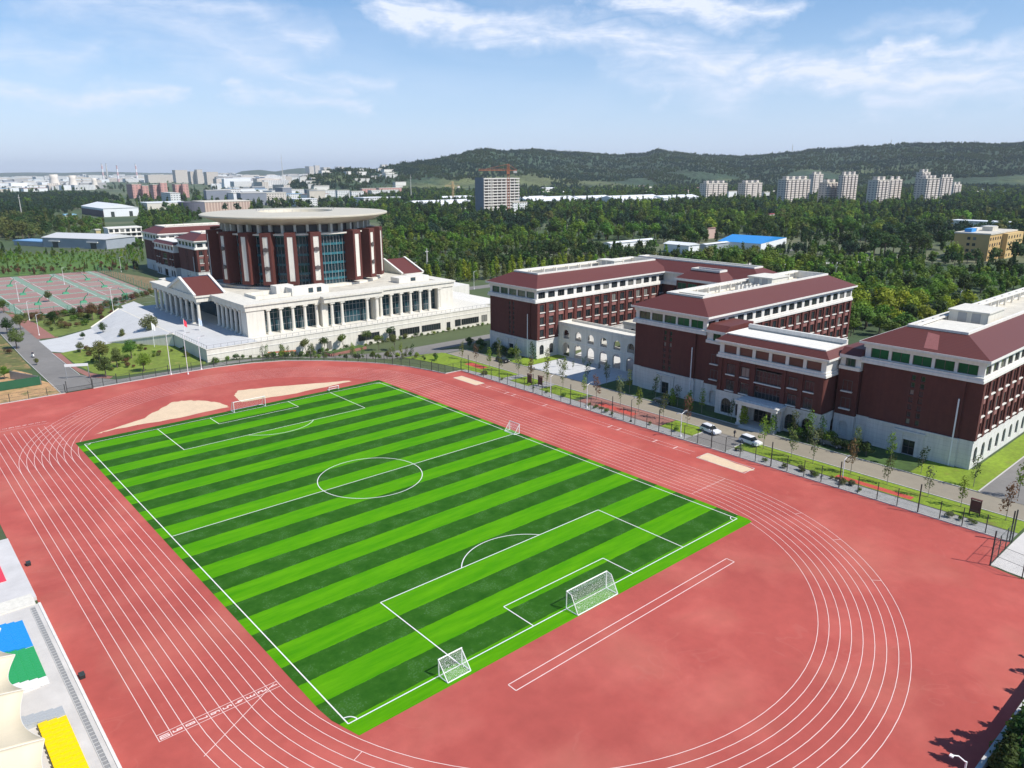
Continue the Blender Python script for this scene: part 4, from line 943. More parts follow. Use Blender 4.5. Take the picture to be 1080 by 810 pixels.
# entablature
mb = MB()
mb.box(24.0-HX, 102.4-HX, 110.9-HY, 116.0-HY, ZC, ZE); mb.box(23.6-HX, 102.8-HX, 110.5-HY, 116.0-HY, ZE, ZT)
mb.box(49.0-HX, 70.4-HX, 108.7-HY, 110.89-HY, ZC+.001, ZE-.002); mb.box(48.6-HX, 70.8-HX, 108.3-HY, 110.49-HY, ZE, ZT-.003)
mb.box(24.0-HX, 31.0-HX, 116.01-HY, 190.5-HY, ZC, ZE); mb.box(23.6-HX, 31.0-HX, 116.01-HY, 190.5-HY, ZE, ZT)
mb.box(97.9-HX, 102.4-HX, 116.01-HY, 190.5-HY, ZC, ZE); mb.box(97.9-HX, 102.8-HX, 116.01-HY, 190.5-HY, ZE, ZT)
mb.build('entablature', ST, hall)
MB().box(31.01-HX, 97.89-HX, 116.01-HY, 190.5-HY, ZC+.5, ZT-.25).build('flat_roof', M['roofflat'], hall)
# white service houses on the roof
mb = MB(); mb.box(43-HX, 56-HX, 118.5-HY, 123.5-HY, ZT-.25, ZT+2.2); mb.box(40-HX, 46-HX, 123.6-HY, 128-HY, ZT-.25, ZT+2.6); mb.build('roof_house', M['white'], hall)
mb = MB(); mb.box(84-HX, 97-HX, 119-HY, 124.5-HY, ZT-.25, ZT+1.6); mb.build('roof_house', M['white'], hall)
for x in (49.5, 52.5): Win(1.6, 1.5, 2, 1, glass='glassblue', sill=False).put(hall, (x-HX, 118.42-HY, ZT+.3))
Win(2.0, 1.2, 2, 1, glass='glassblue', sill=False).put(hall, (90-HX, 118.92-HY, ZT+.2))
mb = MB(); mb.ring((31-HX, 56-HX, 119-HY, 128-HY), .25, ZT-.24, ZT+.9); mb.build('roof_kerb', ST, hall)
# porticoes: left faces west, right faces east
def portico(side):
    e = bpy.data.objects.new('portico', MB().mesh('portico', ST)) if False else None
    s = -1 if side == 'w' else 1
    xf = 19.2 if s < 0 else 107.2; xb = 24.0 if s < 0 else 102.4
    ya, yb = 139.0, 184.0; yc = (ya+yb)/2
    X0, X1 = min(xf, xb)-HX, max(xf, xb)-HX
    mb = MB(); mb.box(X0, X1, ya-.6-HY, yb+.6-HY, ZC, ZE); mb.box(X0-(.4 if s < 0 else 0), X1+(.4 if s > 0 else 0), ya-1-HY, yb+1-HY, ZE, ZT)
    body = mb.build('portico', ST, hall)
    for k in range(9):
        y = ya+.6+(yb-ya-1.2)*k/8; o = bpy.data.objects.new('column', cm); link(o); o.parent = body; o.location = (xf-s*.8-HX, y-HY, PZ+.18)
    # gable roof with the pediment forward
    pa, pb, zz, za = ya-1.0, ya+25.0, ZT+.01, ZT+4.6; pm_ = (pa+pb)/2; back = xb-s*4.5
    fx, bx_ = xf+s*.4-HX, back-HX
    f = MB()
    tri = [(pa-HY, zz), (pb-HY, zz), (pm_-HY, za)]
    def quad(p1, p2, p3, p4): f.poly([p1, p2, p3, p4])
    th = .0
    A = [(fx, tri[0][0], zz), (fx, tri[1][0], zz), (fx, tri[2][0], za)]; B = [(bx_, *a[1:]) for a in A]
    quad(A[0], B[0], B[2], A[2]); quad(A[2], B[2], B[1], A[1])
    rf = f.build('roof', M['tile'], body)
    g = MB(); i = .5
    g.poly([(fx-s*.35, *A[0][1:]), (fx-s*.35, *A[1][1:]), (fx-s*.35, A[2][1], za)]); g.poly([(bx_, *A[0][1:]), (bx_, *A[1][1:]), (bx_, A[2][1], za)])
    g.build('gable', ST, body)
    for xx in (fx, bx_):
        r_ = MB()
        for q in (0, 1):
            a, b = Vector((xx, A[q][1], zz+.1)), Vector((xx, A[2][1], za+.1)); r_.tube(a, b, .55, n=4)
        r_.build('raking_cornice', TR, rf)
    return body
portico('w'); portico('e')
# east terraces, lower and stepped, white roofs
mb = MB(); mb.box(114.1-HX, 128-HX, 112-HY, 165-HY, -3.2, 2.6); mb.box(114.1-HX, 128.3-HX, 111.8-HY, 165-HY, 2.6, 2.9); mb.build('terrace', M['white'], hall)
mb = MB(); mb.box(102.5-HX, 140-HX, 150-HY, 200-HY, 0, 4.2); mb.ring((102.5-HX, 140-HX, 165.2-HY, 200-HY), .3, 4.2, 5.0); mb.build('terrace', M['white'], hall)
for (x, y) in ((112, 170), (122, 176), (131, 168)): MB().box(x-HX-.8, x-HX+.8, y-HY-.6, y-HY+.6, 4.2, 5.3).build('roof_vent', M['grey'], hall)

# drum
DX, DY, DR = 65.5-HX, 158.5-HY, 29.5
D0, D1 = ZT-.25, 31.4
mb = MB(); NB = 72
glz = MB(); spn = MB(); bars = MB()
zs = [D0+.2, D0+2.6, D0+4.9, D0+8.1, D0+11.3, D0+14.6, D1-.2]
glz.lathe([(DR-2.2, D0), (DR-2.2, D1)], (DX, DY, 0), NB); gl_o = glz.build('drum_glazing', M['glassblue'], hall)
for z in zs[1:]:
    spn.lathe([(DR-2.2, z-.5), (DR-1.9, z-.5), (DR-1.9, z+.3), (DR-2.2, z+.3)], (DX, DY, 0), NB)
spn.build('spandrel_band', M['spandrel'], gl_o)
for k in range(NB*2):
    a = 2*math.pi*k/(NB*2); c, s_ = math.cos(a), math.sin(a); x, y = DX+c*(DR-1.98), DY+s_*(DR-1.98); bars.box(x-.06, x+.06, y-.06, y+.06, D0, D1)
bars.build('glazing_bars', M['grey'], gl_o)
mb = MB(); mb.lathe([(DR-2.4, D0-.1), (DR+.9, D0-.1), (DR+.9, D0+.7), (DR-2.3, D0+.7)], (DX, DY, 0), NB); mb.build('drum_base_ring', ST, hall)
# pillars: brick fins with a cream panel; every other one carries two round bosses
def pillar(ang, plain, wide=3.6):
    rot = Matrix.Translation((DX, DY, 0)) @ Matrix.Rotation(ang, 4, 'Z')
    z0, z1 = D0+1.6, D1+1.1; w_ = wide/2; r0, r1 = DR-2.4, DR+2.3
    mb = MB(); mb.box(r0, r1, -w_, w_, z0, z1); mb.box(r1, r1+.25, -w_, -w_*.52, z0, z1); mb.box(r1, r1+.25, w_*.52, w_, z0, z1); mb.box(r1, r1+.25, -w_*.52, w_*.52, z1-1.3, z1); mb.box(r1, r1+.25, -w_*.52, w_*.52, z0, z0+1.2)
    mb.xform(rot); p = mb.build('pillar', M['brick'], hall)
    pn = MB().box(r1+.01, r1+.12, -w_*.50, w_*.50, z0+1.25, z1-1.35).xform(rot).build('panel', ST, p)
    if not plain:
        for z in (z0+5.6, z1-5.6):
            b = MB().box(r1+.121, r1+.30, -w_*.5, w_*.5, z-.55, z+.55); b.tube((r1+.3, 0, z), (r1+.5, 0, z), .75, n=14); b.xform(rot).build('boss', M['frame'], p)
angs = []
def ang_for(u, z=14.5):
    """the place on the drum's near side that lies in the direction of a column of the photograph"""
    best = None
    for k in range(2000):
        a = math.pi+math.pi*k/2000*1.35-.6; p = Vector((HX+DX+(DR+1.5)*math.cos(a), HY+DY+(DR+1.5)*math.sin(a), z))
        q = p-CAM; uu = 540+F_PX*q.dot(CR)/q.dot(_f)
        n = Vector((math.cos(a), math.sin(a), 0))
        if n.dot(-q) > -3 and (best is None or abs(uu-u) < best[0]): best = (abs(uu-u), a)
    return best[1]
base_angs = [(-2.02, False), (-2.36, True), (-1.74, True), (-1.42, False), (-2.70, False), (-3.05, True), (-0.86, False), (-0.55, True), (-0.22, False)]
for i, u in enumerate((227, 242, 263, 285, 310, 336, 377, 392, 401)): pillar(ang_for(u), i % 2 == 0)
for a in (0.35, 0.8, 1.2, 1.6, 2.0, 2.4): pillar(a, True)
# collar of short piers, ring beam and disc roof
mb = MB(); mb.lathe([(DR-4.6, D1), (DR-4.6, 35.2)], (DX, DY, 0), NB); mb.build('attic_wall', M['frame'], hall)
apm = MB().box(DR-4.3, DR-2.6, -.42, .42, D1-.2, 35.0).mesh('attic_pier', ST)
for k in range(40): o = bpy.data.objects.new('attic_pier', apm); link(o); o.parent = hall; o.location = (DX, DY, 0); o.rotation_euler = (0, 0, 2*math.pi*k/40)
mb = MB(); mb.lathe([(DR-4.5, D1-.05), (DR-.4, D1-.05), (DR-.4, D1+.5), (DR-4.5, D1+.5)], (DX, DY, 0), NB); mb.build('ring_beam', ST, hall)
ds = MB(); RR = 33.6
disc = [(DR-5, 34.4), (DR-1.5, 35.0), (RR-2.5, 36.3), (RR-.3, 37.0), (RR, 37.2), (RR, 37.6), (RR-.6, 37.8), (RR-3, 37.8), (20, 38.1), (13.5, 38.2), (13.2, 37.2), (0.01, 36.9)]
ds.lathe(disc, (DX, DY, 0), 96); ds.build('disc_roof', mat('disc_cladding', (0.55, 0.505, 0.40), 0.55, 0.05, 0.2, var2=0.04), hall, smooth=False)
mb = MB()
for k in range(30):
    a = 2*math.pi*k/30; mb.tube((DX+14*math.cos(a), DY+14*math.sin(a), 38.5), (DX+14*math.cos(a), DY+14*math.sin(a), 39.2), .06, n=4)
mb.build('skylight_rail', M['grey'], hall)
# ------------------------------------------------------------------ mesh screens (fences, nets)
def net_mat(name, col, cover, pitch):
    """a woven screen: strands with open gaps, as an open texture across the sheet"""
    m = bpy.data.materials.new(name); m.use_nodes = True; nt = m.node_tree; b = nt.nodes['Principled BSDF']; b.inputs['Base Color'].default_value = (*col, 1); b.inputs['Roughness'].default_value = 0.6
    tr = nt.nodes.new('ShaderNodeBsdfTransparent'); ms = nt.nodes.new('ShaderNodeMixShader'); t = nt.nodes.new('ShaderNodeTexCoord')
    w_ = nt.nodes.new('ShaderNodeTexVoronoi'); w_.feature = 'DISTANCE_TO_EDGE'; w_.inputs['Scale'].default_value = 1/pitch; nt.links.new(t.outputs['Object'], w_.inputs['Vector'])
    c = nt.nodes.new('ShaderNodeMath'); c.operation = 'LESS_THAN'; c.inputs[1].default_value = cover; nt.links.new(w_.outputs['Distance'], c.inputs[0])
    nt.links.new(c.outputs[0], ms.inputs[0]); nt.links.new(tr.outputs[0], ms.inputs[1]); nt.links.new(b.outputs[0], ms.inputs[2]); nt.links.new(ms.outputs[0], nt.nodes['Material Output'].inputs[0])
    return m
NETW = net_mat('white_net', (0.75, 0.75, 0.75), 0.028, 0.14)
NETD = net_mat('chain_link', (0.05, 0.09, 0.07), 0.016, 0.15)
PAINT = mat('white_paint', (0.82, 0.82, 0.80), 0.4)

# ------------------------------------------------------------------ goals
def goal(label, x, y, w_, h_, dep, rz, top=0.8):
    t = tag(empty('football_goal', (x, y, 0.02), rz), label, 'goal', 'white football goals')
    r = .07
    MB().tube((-w_/2, 0, 0), (-w_/2, 0, h_), r).build('goal_post', PAINT, t); MB().tube((w_/2, 0, 0), (w_/2, 0, h_), r).build('goal_post', PAINT, t)
    MB().tube((-w_/2-.06, 0, h_), (w_/2+.06, 0, h_), r).build('crossbar', PAINT, t)
    for s in (-1, 1):
        b = MB(); x_ = s*w_/2; b.tube((x_, 0, h_), (x_, -top, h_-.12), .05); b.tube((x_, -top, h_-.12), (x_, -dep, .05), .05); b.tube((x_, 0, .04), (x_, -dep, .04), .05); b.build('side_frame', PAINT, t)
    MB().tube((-w_/2, -dep, .05), (w_/2, -dep, .05), .06).build('ground_bar', PAINT, t)
    n = MB(); n.poly([(-w_/2, -dep, .08), (w_/2, -dep, .08), (w_/2, -top, h_-.12), (-w_/2, -top, h_-.12)]); n.poly([(-w_/2, -top, h_-.12), (w_/2, -top, h_-.12), (w_/2, 0, h_), (-w_/2, 0, h_)])
    for s in (-1, 1): x_ = s*w_/2; n.poly([(x_, 0, .06), (x_, -dep, .06), (x_, -top, h_-.12), (x_, 0, h_)])
    n.build('net', NETW, t)
    return t
goal('full-size white goal on the near goal line', 0, -52.5, 7.32, 2.44, 2.0, 0)
goal('full-size white goal on the far goal line before the spilled sand', 0, 52.5, 7.32, 2.44, 2.0, math.pi)
goal('small white goal on the near goal line by the penalty area corner', -21.5, -52.5, 3.1, 2.05, 1.6, 0, .05)
goal('small white goal by the far touchline at the halfway line', 35.0, 1.0, 3.0, 2.0, 1.4, -math.pi/2, .05)
goal('small white goal lying near the far right end of the far goal line', 22.0, 54.0, 2.6, 0.9, 1.0, math.pi, .05)

# ------------------------------------------------------------------ fence along the track
def fence(name, label, path, hs, step, tall=4.2, every=4, netmat=None, post=M['dark'], follow=False, kerb_=True, cat='fence'):
    t = tag(empty(name, (path[0][0], path[0][1], 0)), label, cat); O = Vector((path[0][0], path[0][1], 0))
    net = MB(); rail = MB(); kb = MB(); posts = []; k = 0
    for a, b in zip(path[:-1], path[1:]):
        a, b = Vector((*a, 0)), Vector((*b, 0)); n = max(1, int(round((b-a).length/step)))
        for i in range(n):
            p, q = a.lerp(b, i/n)-O, a.lerp(b, (i+1)/n)-O
            posts.append((p, tall if k % every == 0 else hs)); k += 1
            net.poly([(p.x, p.y, .15), (q.x, q.y, .15), (q.x, q.y, hs-.05), (p.x, p.y, hs-.05)])
            for z in (.16, hs*.5, hs-.05): rail.tube((p.x, p.y, z), (q.x, q.y, z), .028, n=4, cap=False)
            if kerb_:
                d = (q-p).normalized(); nn = Vector((-d.y, d.x, 0))*.16
                kb.poly([(p.x-nn.x, p.y-nn.y, .17), (q.x-nn.x, q.y-nn.y, .17), (q.x+nn.x, q.y+nn.y, .17), (p.x+nn.x, p.y+nn.y, .17)])
                for s_ in (-1, 1): kb.poly([(p.x+s_*nn.x, p.y+s_*nn.y, 0), (q.x+s_*nn.x, q.y+s_*nn.y, 0), (q.x+s_*nn.x, q.y+s_*nn.y, .17), (p.x+s_*nn.x, p.y+s_*nn.y, .17)])
    posts.append((Vector((*path[-1], 0))-O, hs))
    me = {}
    for hh in (hs, tall): me[hh] = MB().tube((0, 0, 0), (0, 0, hh), .07 if hh == hs else .10, n=6).mesh('post', post)
    for p, hh in posts: o = bpy.data.objects.new('post', me[hh]); link(o); o.parent = t; o.location = p
    rail.build('rail', post, t); net.build('mesh_screen', netmat or NETD, t)
    if kerb_: kb.build('kerb', kerbm, t)
    return t
fence('track_fence', 'dark green mesh fence between the running track and the school road', [(57.0, -83.0), (57.0, 47.8)], 3.2, 3.2, 4.9)
fence('track_fence', 'dark mesh fence round the far curve of the running track before the great hall', [(57.0, 47.9), (51.8, 48.1), (50.9, 53), (48.8, 60.5), (45.4, 68.2), (41.0, 75.0), (34.5, 83.0), (26.2, 90.4), (18, 94.2), (8, 96.2), (-4, 96.6), (-20, 96.0), (-22.4, 95.8)], 2.4, 3.2, 2.8)
fence('track_fence', 'dark wire fence above the bare earth bank at the left end of the track', [(-28.6, 95.8), (-75, 95.4)], 2.2, 4.0, 2.3)
fence('gate_fence', 'tall mesh fence corner with a gate beside the white stone apron', [(57.0, -83.3), (47.3, -83.5), (46.5, -87.5)], 3.4, 3.2, 5.2, 3, kerb_=False)
# sliding gate by the west road
t = tag(empty('sliding_gate', (-28.2, 95.8, 0)), 'white sliding gate between two dark posts at the west road', 'gate')
for x in (0, 5.6): MB().tube((x, 0, 0), (x, 0, 3.0), .09).build('gate_post', M['dark'], t)
g = MB(); g.box(.1, 5.5, -.03, .03, .15, .25); g.box(.1, 5.5, -.03, .03, 1.1, 1.2)
for k in range(28): g.box(.15+k*.19, .19+k*.19, -.02, .02, .25, 1.1)
g.build('leaf', M['dark'], t)
t = tag(empty('barrier_board', (-25.4, 110.2, 0)), 'white height-limit board spanning the road beyond the gate', 'barrier')
MB().box(0, 5.6, -.1, .1, 3.3, 4.0).build('board', PAINT, t); MB().tube((.1, 0, 0), (.1, 0, 3.3), .1).build('post', M['grey'], t); MB().tube((5.5, 0, 0), (5.5, 0, 3.3), .1).build('post', M['grey'], t); t.rotation_euler.z = R(-28)
# green hoarding
t = tag(empty('hoarding', (-60, 108.5, 0)), 'dark green site hoarding on the bank at the left edge', 'hoarding')
hm = mat('green_hoarding', (0.015, 0.10, 0.045), 0.6, 0.1, 0.5)
MB().box(0, 28.5, -.05, .05, .1, 2.3).build('panel', hm, t)
for k in range(10): MB().box(k*3.1, k*3.1+.1, .06, .16, 0, 2.4).build('post', M['grey'], t)
t = tag(empty('hoarding', (-31.5, 108.4, 0), R(112)), 'grey sheet hoarding running back from the green one', 'hoarding')
MB().box(0, 13, -.05, .05, .1, 2.2).build('panel', M['grey'], t)
for k in range(5): MB().box(k*3.1, k*3.1+.1, -.16, -.06, 0, 2.3).build('post', M['dark'], t)

# ------------------------------------------------------------------ lamps, boards, flagpoles
def street_lamp(x, y, h_=6.5, label='', group='slim lamp posts', arms=1, m='wmetal', rz=0.0):
    t = tag(empty('street_lamp', (x, y, gz(x, y)), rz), label, 'street lamp', group)
    MB().tube((0, 0, 0), (0, 0, h_), .09, .06, n=8).box(-.16, .16, -.16, .16, 0, .4).build('pole', M[m], t)
    for s in ((1,) if arms == 1 else (1, -1)):
        MB().tube((0, 0, h_-.15), (s*1.1, 0, h_+.25), .045, n=6).build('arm', M[m], t)
        MB().box(s*1.0-.15 if s > 0 else s*1.0-.75, s*1.0+.75 if s > 0 else s*1.0+.15, -.13, .13, h_+.2, h_+.32).build('lamp_head', M['grey'], t)
    return t
for (x, y, hh, lab, ar_, m_) in ((58.0, 2.1, 5.6, 'white lamp post behind the fence at the red forecourt', 1, 'wmetal'), (57.9, 13.9, 5.2, 'white camera post behind the fence beside the brown notice board', 1, 'wmetal'),
        (58.2, -23.8, 5.0, 'white camera post behind the fence near the parked white cars', 2, 'wmetal'), (60.2, -56.5, 4.2, 'short white lamp post beside the red strip of play surface', 1, 'wmetal'),
        (57.9, -11, 5.0, 'dark post with a lamp at the near end of the red forecourt', 1, 'dark'),
        (0.2, 93.9, 11.0, 'white mast in the middle of three at the foot of the podium', 1, 'wmetal'), (-3.4, 96.4, 11.0, 'white mast at the left of three at the foot of the podium', 1, 'wmetal'), (4.6, 96.3, 9.0, 'white mast nearest the podium corner', 1, 'wmetal'),
        (6.5, 190.1, 12.0, 'tall lamp post with a white head between the lawn and the courts', 2, 'wmetal'), (-19.6, 178.4, 7.0, 'pale lamp post where the plaza meets the west road', 1, 'wmetal'), (-16.9, 211, 7.0, 'pale lamp post on the road verge beside the courts', 1, 'wmetal'),
        (130, 178, 12, 'twin-armed lamp post behind the white terraces of the hall', 2, 'wmetal'), (117, 205, 9, 'single lamp post beyond the white terraces of the hall', 1, 'wmetal')):
    street_lamp(x, y, hh, lab, arms=ar_, m=m_)
k = 0
for (u, v, hh, where) in ((68, 300, 8, 'at the far edge of the ball courts'), (20, 318, 8, 'at the far left of the ball courts'), (128, 287, 8, 'where the courts meet the crop field'), (500, 305, 8, 'by the road behind the school'), (880, 300, 8, 'beyond the middle wing'), (1010, 330, 8, 'in the thicket beyond the nearest wing')):
    p = at(u, v); street_lamp(p.x, p.y, hh, 'pale lamp post '+where, arms=1)
# flags at the portico
FL = [((3.6, 134.0), (0.80, 0.80, 0.82), 'white flag on a short pole before the portico'), ((12.8, 133.0), (0.75, 0.05, 0.09), 'red flag on a pole before the portico'), ((17.0, 131.5), (0.55, 0.65, 0.85), 'pale blue flag on a pole beside the portico corner')]
for (x, y), c, lab in FL:
    t = tag(empty('flagpole', (x, y, 0.03)), lab, 'flag', 'three flags before the portico')
    MB().tube((0, 0, 0), (0, 0, 8.0), .07, .05, n=6).build('pole', M['wmetal'], t)
    f = MB(); n = 8
    for i in range(n):
        a, b = i/n, (i+1)/n; w1, w2 = .12*math.sin(a*9), .12*math.sin(b*9)
        f.poly([(.05+a*.9, w1, 5.6-a*.7), (.05+b*.9, w2, 5.6-b*.7), (.05+b*.9, w2+.1, 7.7-b*1.0), (.05+a*.9, w1+.1, 7.7-a*1.0)])
    f.build('flag_cloth', mat('flag_cloth', c, 0.8), t)
# notice boards
def board(x, y, label, rz=0):
    t = tag(empty('notice_board', (x, y, 0.02), rz), label, 'notice board', 'brown notice boards beside the footpath')
    m_ = mat('board_brown', (0.10, 0.03, 0.025), 0.6, 0.1, 1.0)
    MB().box(-.12, .12, -.6, .6, .4, 2.3).build('panel', m_, t)
    MB().box(-.22, .22, -.8, .8, 2.5, 2.62).build('cap', m_, t)
    for s in (-1, 1): MB().box(-.09, .09, s*.7-.07, s*.7+.07, 0, 2.5).build('post', m_, t)
board(61.8, 25.6, 'brown notice board beside the footpath near the courtyard')
board(63.0, -76.4, 'brown notice board on the lawn near the stone apron')
board(62.5, 22.4, 'brown notice board nearer the lawn patch of the pair')
# orange bench and terracotta planters by the hall
t = tag(empty('long_bench', (28.5, 97.4, gz(28.5, 97.4)), R(-22)), 'orange slatted canopy on posts beside the path before the hall', 'shelter')
om = mat('orange_slat', (0.50, 0.16, 0.07), 0.7, 0.1, 1.0)
MB().box(-4, 4, -.7, .7, 2.0, 2.15).build('roof', om, t)
for k in range(5):
    MB().box(-3.9+k*1.9, -3.75+k*1.9, -.1, .1, 0, 2.0).build('post', M['dark'], t)
t = tag(empty('long_bench', (50, 98.6, gz(50, 98.6)), R(8)), 'terracotta low wall round the beds before the hall', 'planter')
MB().box(-7, 7, -1.6, 1.6, 0, .8).build('wall', brickp, t); MB().box(-6.7, 6.7, -1.3, 1.3, .801, 1.0).build('soil', lawnd, t)

# ------------------------------------------------------------------ cars
def car(label, x, y, rz, colour, suv=False):
    t = tag(empty('parked_car', (x, y, 0.03), rz), label, 'car', 'cars parked by the school road')
    hh = 1.62 if suv else 1.42
    cm_ = mat('car_paint', colour, 0.25, spec=0.6); gm2 = M['glass']
    # side outline swept across the width, narrowing above the waist
    base = [(-2.2, .32), (-2.28, .62), (-2.2, .86), (-1.2, .95), (1.35, .95), (2.2, .86), (2.28, .55), (2.2, .32)]
    mb = MB(); W_ = .88; n = len(base)
    for s in (-1, 1): mb.v += [(px, s*W_, pz) for px, pz in base]
    mb.f.append(tuple(range(n-1, -1, -1))); mb.f.append(tuple(range(n, 2*n))); mb.mi += [0, 0]
    for k in range(n): k2 = (k+1) % n; mb.f.append((k, k2, n+k2, n+k)); mb.mi.append(0)
    b = mb.build('body', cm_, t)
    c = MB(); lo = (-1.15 if not suv else -1.0, 1.75 if not suv else 2.1); hi = (-.45, 1.05 if not suv else 1.75)
    c.frustum((lo[0], lo[1], -.84, .84), (hi[0], hi[1], -.64, .64), .951, hh-.06); c.build('window_band', gm2, t)
    MB().frustum((hi[0]-.06, hi[1]+.06, -.67, .67), (hi[0]+.1, hi[1]-.1, -.6, .6), hh-.059, hh).build('roof', cm_, t)
    for sx in (-1.38, 1.38):
        for sy in (-1, 1):
            w_ = MB().tube((sx, sy*.66, .33), (sx, sy*.90, .33), .33, n=16).build('wheel', M['rubberblk'], t); MB().tube((sx, sy*.901, .33), (sx, sy*.915, .33), .2, n=12).build('rim', M['grey'], w_)
    for sy in (-1, 1): MB().box(-2.27, -2.2, sy*.6-.18, sy*.6+.18, .64, .8).build('headlight', M['trim'], t); MB().box(2.18, 2.27, sy*.62-.16, sy*.62+.16, .62, .82).build('tail_light', mat('tail_red', (0.4, 0.01, 0.01), 0.4), t)
    for sy in (-1, 1): MB().box(-.75, -.55, sy*.95-.08, sy*.95+.08, .92, 1.05).build('mirror', cm_, t)
    return t
car('white car parked nose out on the asphalt beside the lawn patch', 64.8, -26.4, R(78), (0.75, 0.76, 0.78), True)
car('white hatchback parked at the edge of the verge beyond the asphalt', 65.0, -35.6, R(80), (0.78, 0.78, 0.78), True)
car('dark green car parked in the shade of the middle wing', 73.6, -7.2, R(84), (0.02, 0.06, 0.05))
car('black car parked on the road before the long left wing', 71.6, 47.6, R(88), (0.015, 0.017, 0.02), True)
car('silver car in the yard behind the middle and nearest wings', 101, -38, R(10), (0.45, 0.47, 0.5))
car('dark car half hidden under the young trees before the porch block', 75.9, -47.0, R(86), (0.10, 0.12, 0.14))
# motorbikes and people
def person(label, x, y, rz, top, bottom, z=0.03, pose=0):
    """one continuous skinned figure, standing or in mid stride, with clothes coloured by height"""
    J = [(0,0,.95), (0,0,1.18), (0,0,1.42), (0,0,1.52), (0,.01,1.66), (0,.0,1.74)]
    V = list(J); E_ = [(0,1),(1,2),(2,3),(3,4),(4,5)]; RD = [.15,.15,.16,.055,.10,.06]
    st = .22 if pose else .05
    for s in (-1, 1):
        i = len(V); V += [(s*.10,0,.9), (s*.11, s*st*.6, .5), (s*.11, s*st, .07), (s*.11, s*st+.14, .04)]; E_ += [(0,i),(i,i+1),(i+1,i+2),(i+2,i+3)]; RD += [.10,.065,.05,.04]
        i = len(V); V += [(s*.2,0,1.42), (s*.25,-s*st*.4,1.15), (s*.26,-s*st*.2+.08,.9), (s*.26,-s*st*.2+.11,.82)]; E_ += [(2,i),(i,i+1),(i+1,i+2),(i+2,i+3)]; RD += [.06,.045,.035,.035]
    me = bpy.data.meshes.new('person'); me.from_pydata(V, E_, []); o = bpy.data.objects.new('person', me); link(o)
    sk = o.modifiers.new('skin', 'SKIN')
    for k, v in enumerate(me.skin_vertices[0].data): v.radius = (RD[k], RD[k]); v.use_root = (k == 0)
    ss = o.modifiers.new('sub', 'SUBSURF'); ss.levels = 1; ss.render_levels = 1
    m = bpy.data.materials.new('clothes'); m.use_nodes = True; nt = m.node_tree; b = nt.nodes['Principled BSDF']; tcx = nt.nodes.new('ShaderNodeTexCoord'); sx = nt.nodes.new('ShaderNodeSeparateXYZ'); r = nt.nodes.new('ShaderNodeValToRGB'); mu = nt.nodes.new('ShaderNodeMath'); mu.operation = 'MULTIPLY'; mu.inputs[1].default_value = .5
    nt.links.new(tcx.outputs['Object'], sx.inputs[0]); nt.links.new(sx.outputs[2], mu.inputs[0]); nt.links.new(mu.outputs[0], r.inputs[0]); nt.links.new(r.outputs[0], b.inputs['Base Color']); r.color_ramp.interpolation = 'CONSTANT'
    e = r.color_ramp.elements; e[0].position = 0; e[0].color = (.02,.02,.02,1); e[1].position = .05; e[1].color = (*bottom, 1)
    for p_, c_ in ((.47, top), (.755, (.45,.28,.2)), (.855, (.02,.015,.012))): q = e.new(p_); q.color = (*c_, 1)
    me.materials.append(m); o.location = (x, y, z); o.rotation_euler.z = rz
    tag(o, label, 'person'); return o
person('person in dark clothes walking on the road beside the parked white car', 65.9, -31.4, R(170), (0.03, 0.03, 0.04), (0.02, 0.02, 0.03), pose=1)
person('person in dark clothes walking on the road near the black car', 70.6, 34.5, R(10), (0.02, 0.03, 0.03), (0.02, 0.02, 0.02), pose=1)
person('person in black standing on the path before the hall', 44, 95.4, R(60), (0.03, 0.02, 0.03), (0.02, 0.02, 0.02), z=gz(44, 95.4)+.03)
p = at(35, 377)
t = tag(empty('scooter', (p.x, p.y, 0.03), R(100)), 'white scooter with a rider on the west road', 'scooter')
mb = MB(); mb.tube((-.6, -.05, .28), (-.6, .05, .28), .28, n=14); mb.tube((.6, -.05, .28), (.6, .05, .28), .28, n=14); mb.build('wheel', M['rubberblk'], t)
MB().box(-.35, .3, -.15, .15, .3, .42).frustum((.15, .8, -.18, .18), (.2, .85, -.15, .15), .421, .78).frustum((-.62, -.35, -.2, .2), (-.42, -.32, -.12, .12), .3, 1.0).box(-.42, -.38, -.35, .35, 1.0, 1.06).build('body', PAINT, t)
person('rider in dark clothes sitting on the white scooter on the west road', p.x, p.y, R(10), (0.03, 0.03, 0.05), (0.03, 0.03, 0.03), z=0.12)

# ------------------------------------------------------------------ little boxes on the track edge
for (x, y, lab) in ((-51.6, 4.5, 'black equipment box on the track edge near the red seats'), (-51.9, -27.2, 'black equipment box on the track edge beside the yellow seats')):
    t = tag(empty('equipment_box', (x, y, 0.01)), lab, 'box', 'black boxes along the stand'); MB().box(-.25, .25, -.4, .4, 0, .4).build('case', M['rubberblk'], t); MB().box(-.28, .28, -.43, .43, .401, .45).build('lid', M['dark'], t)

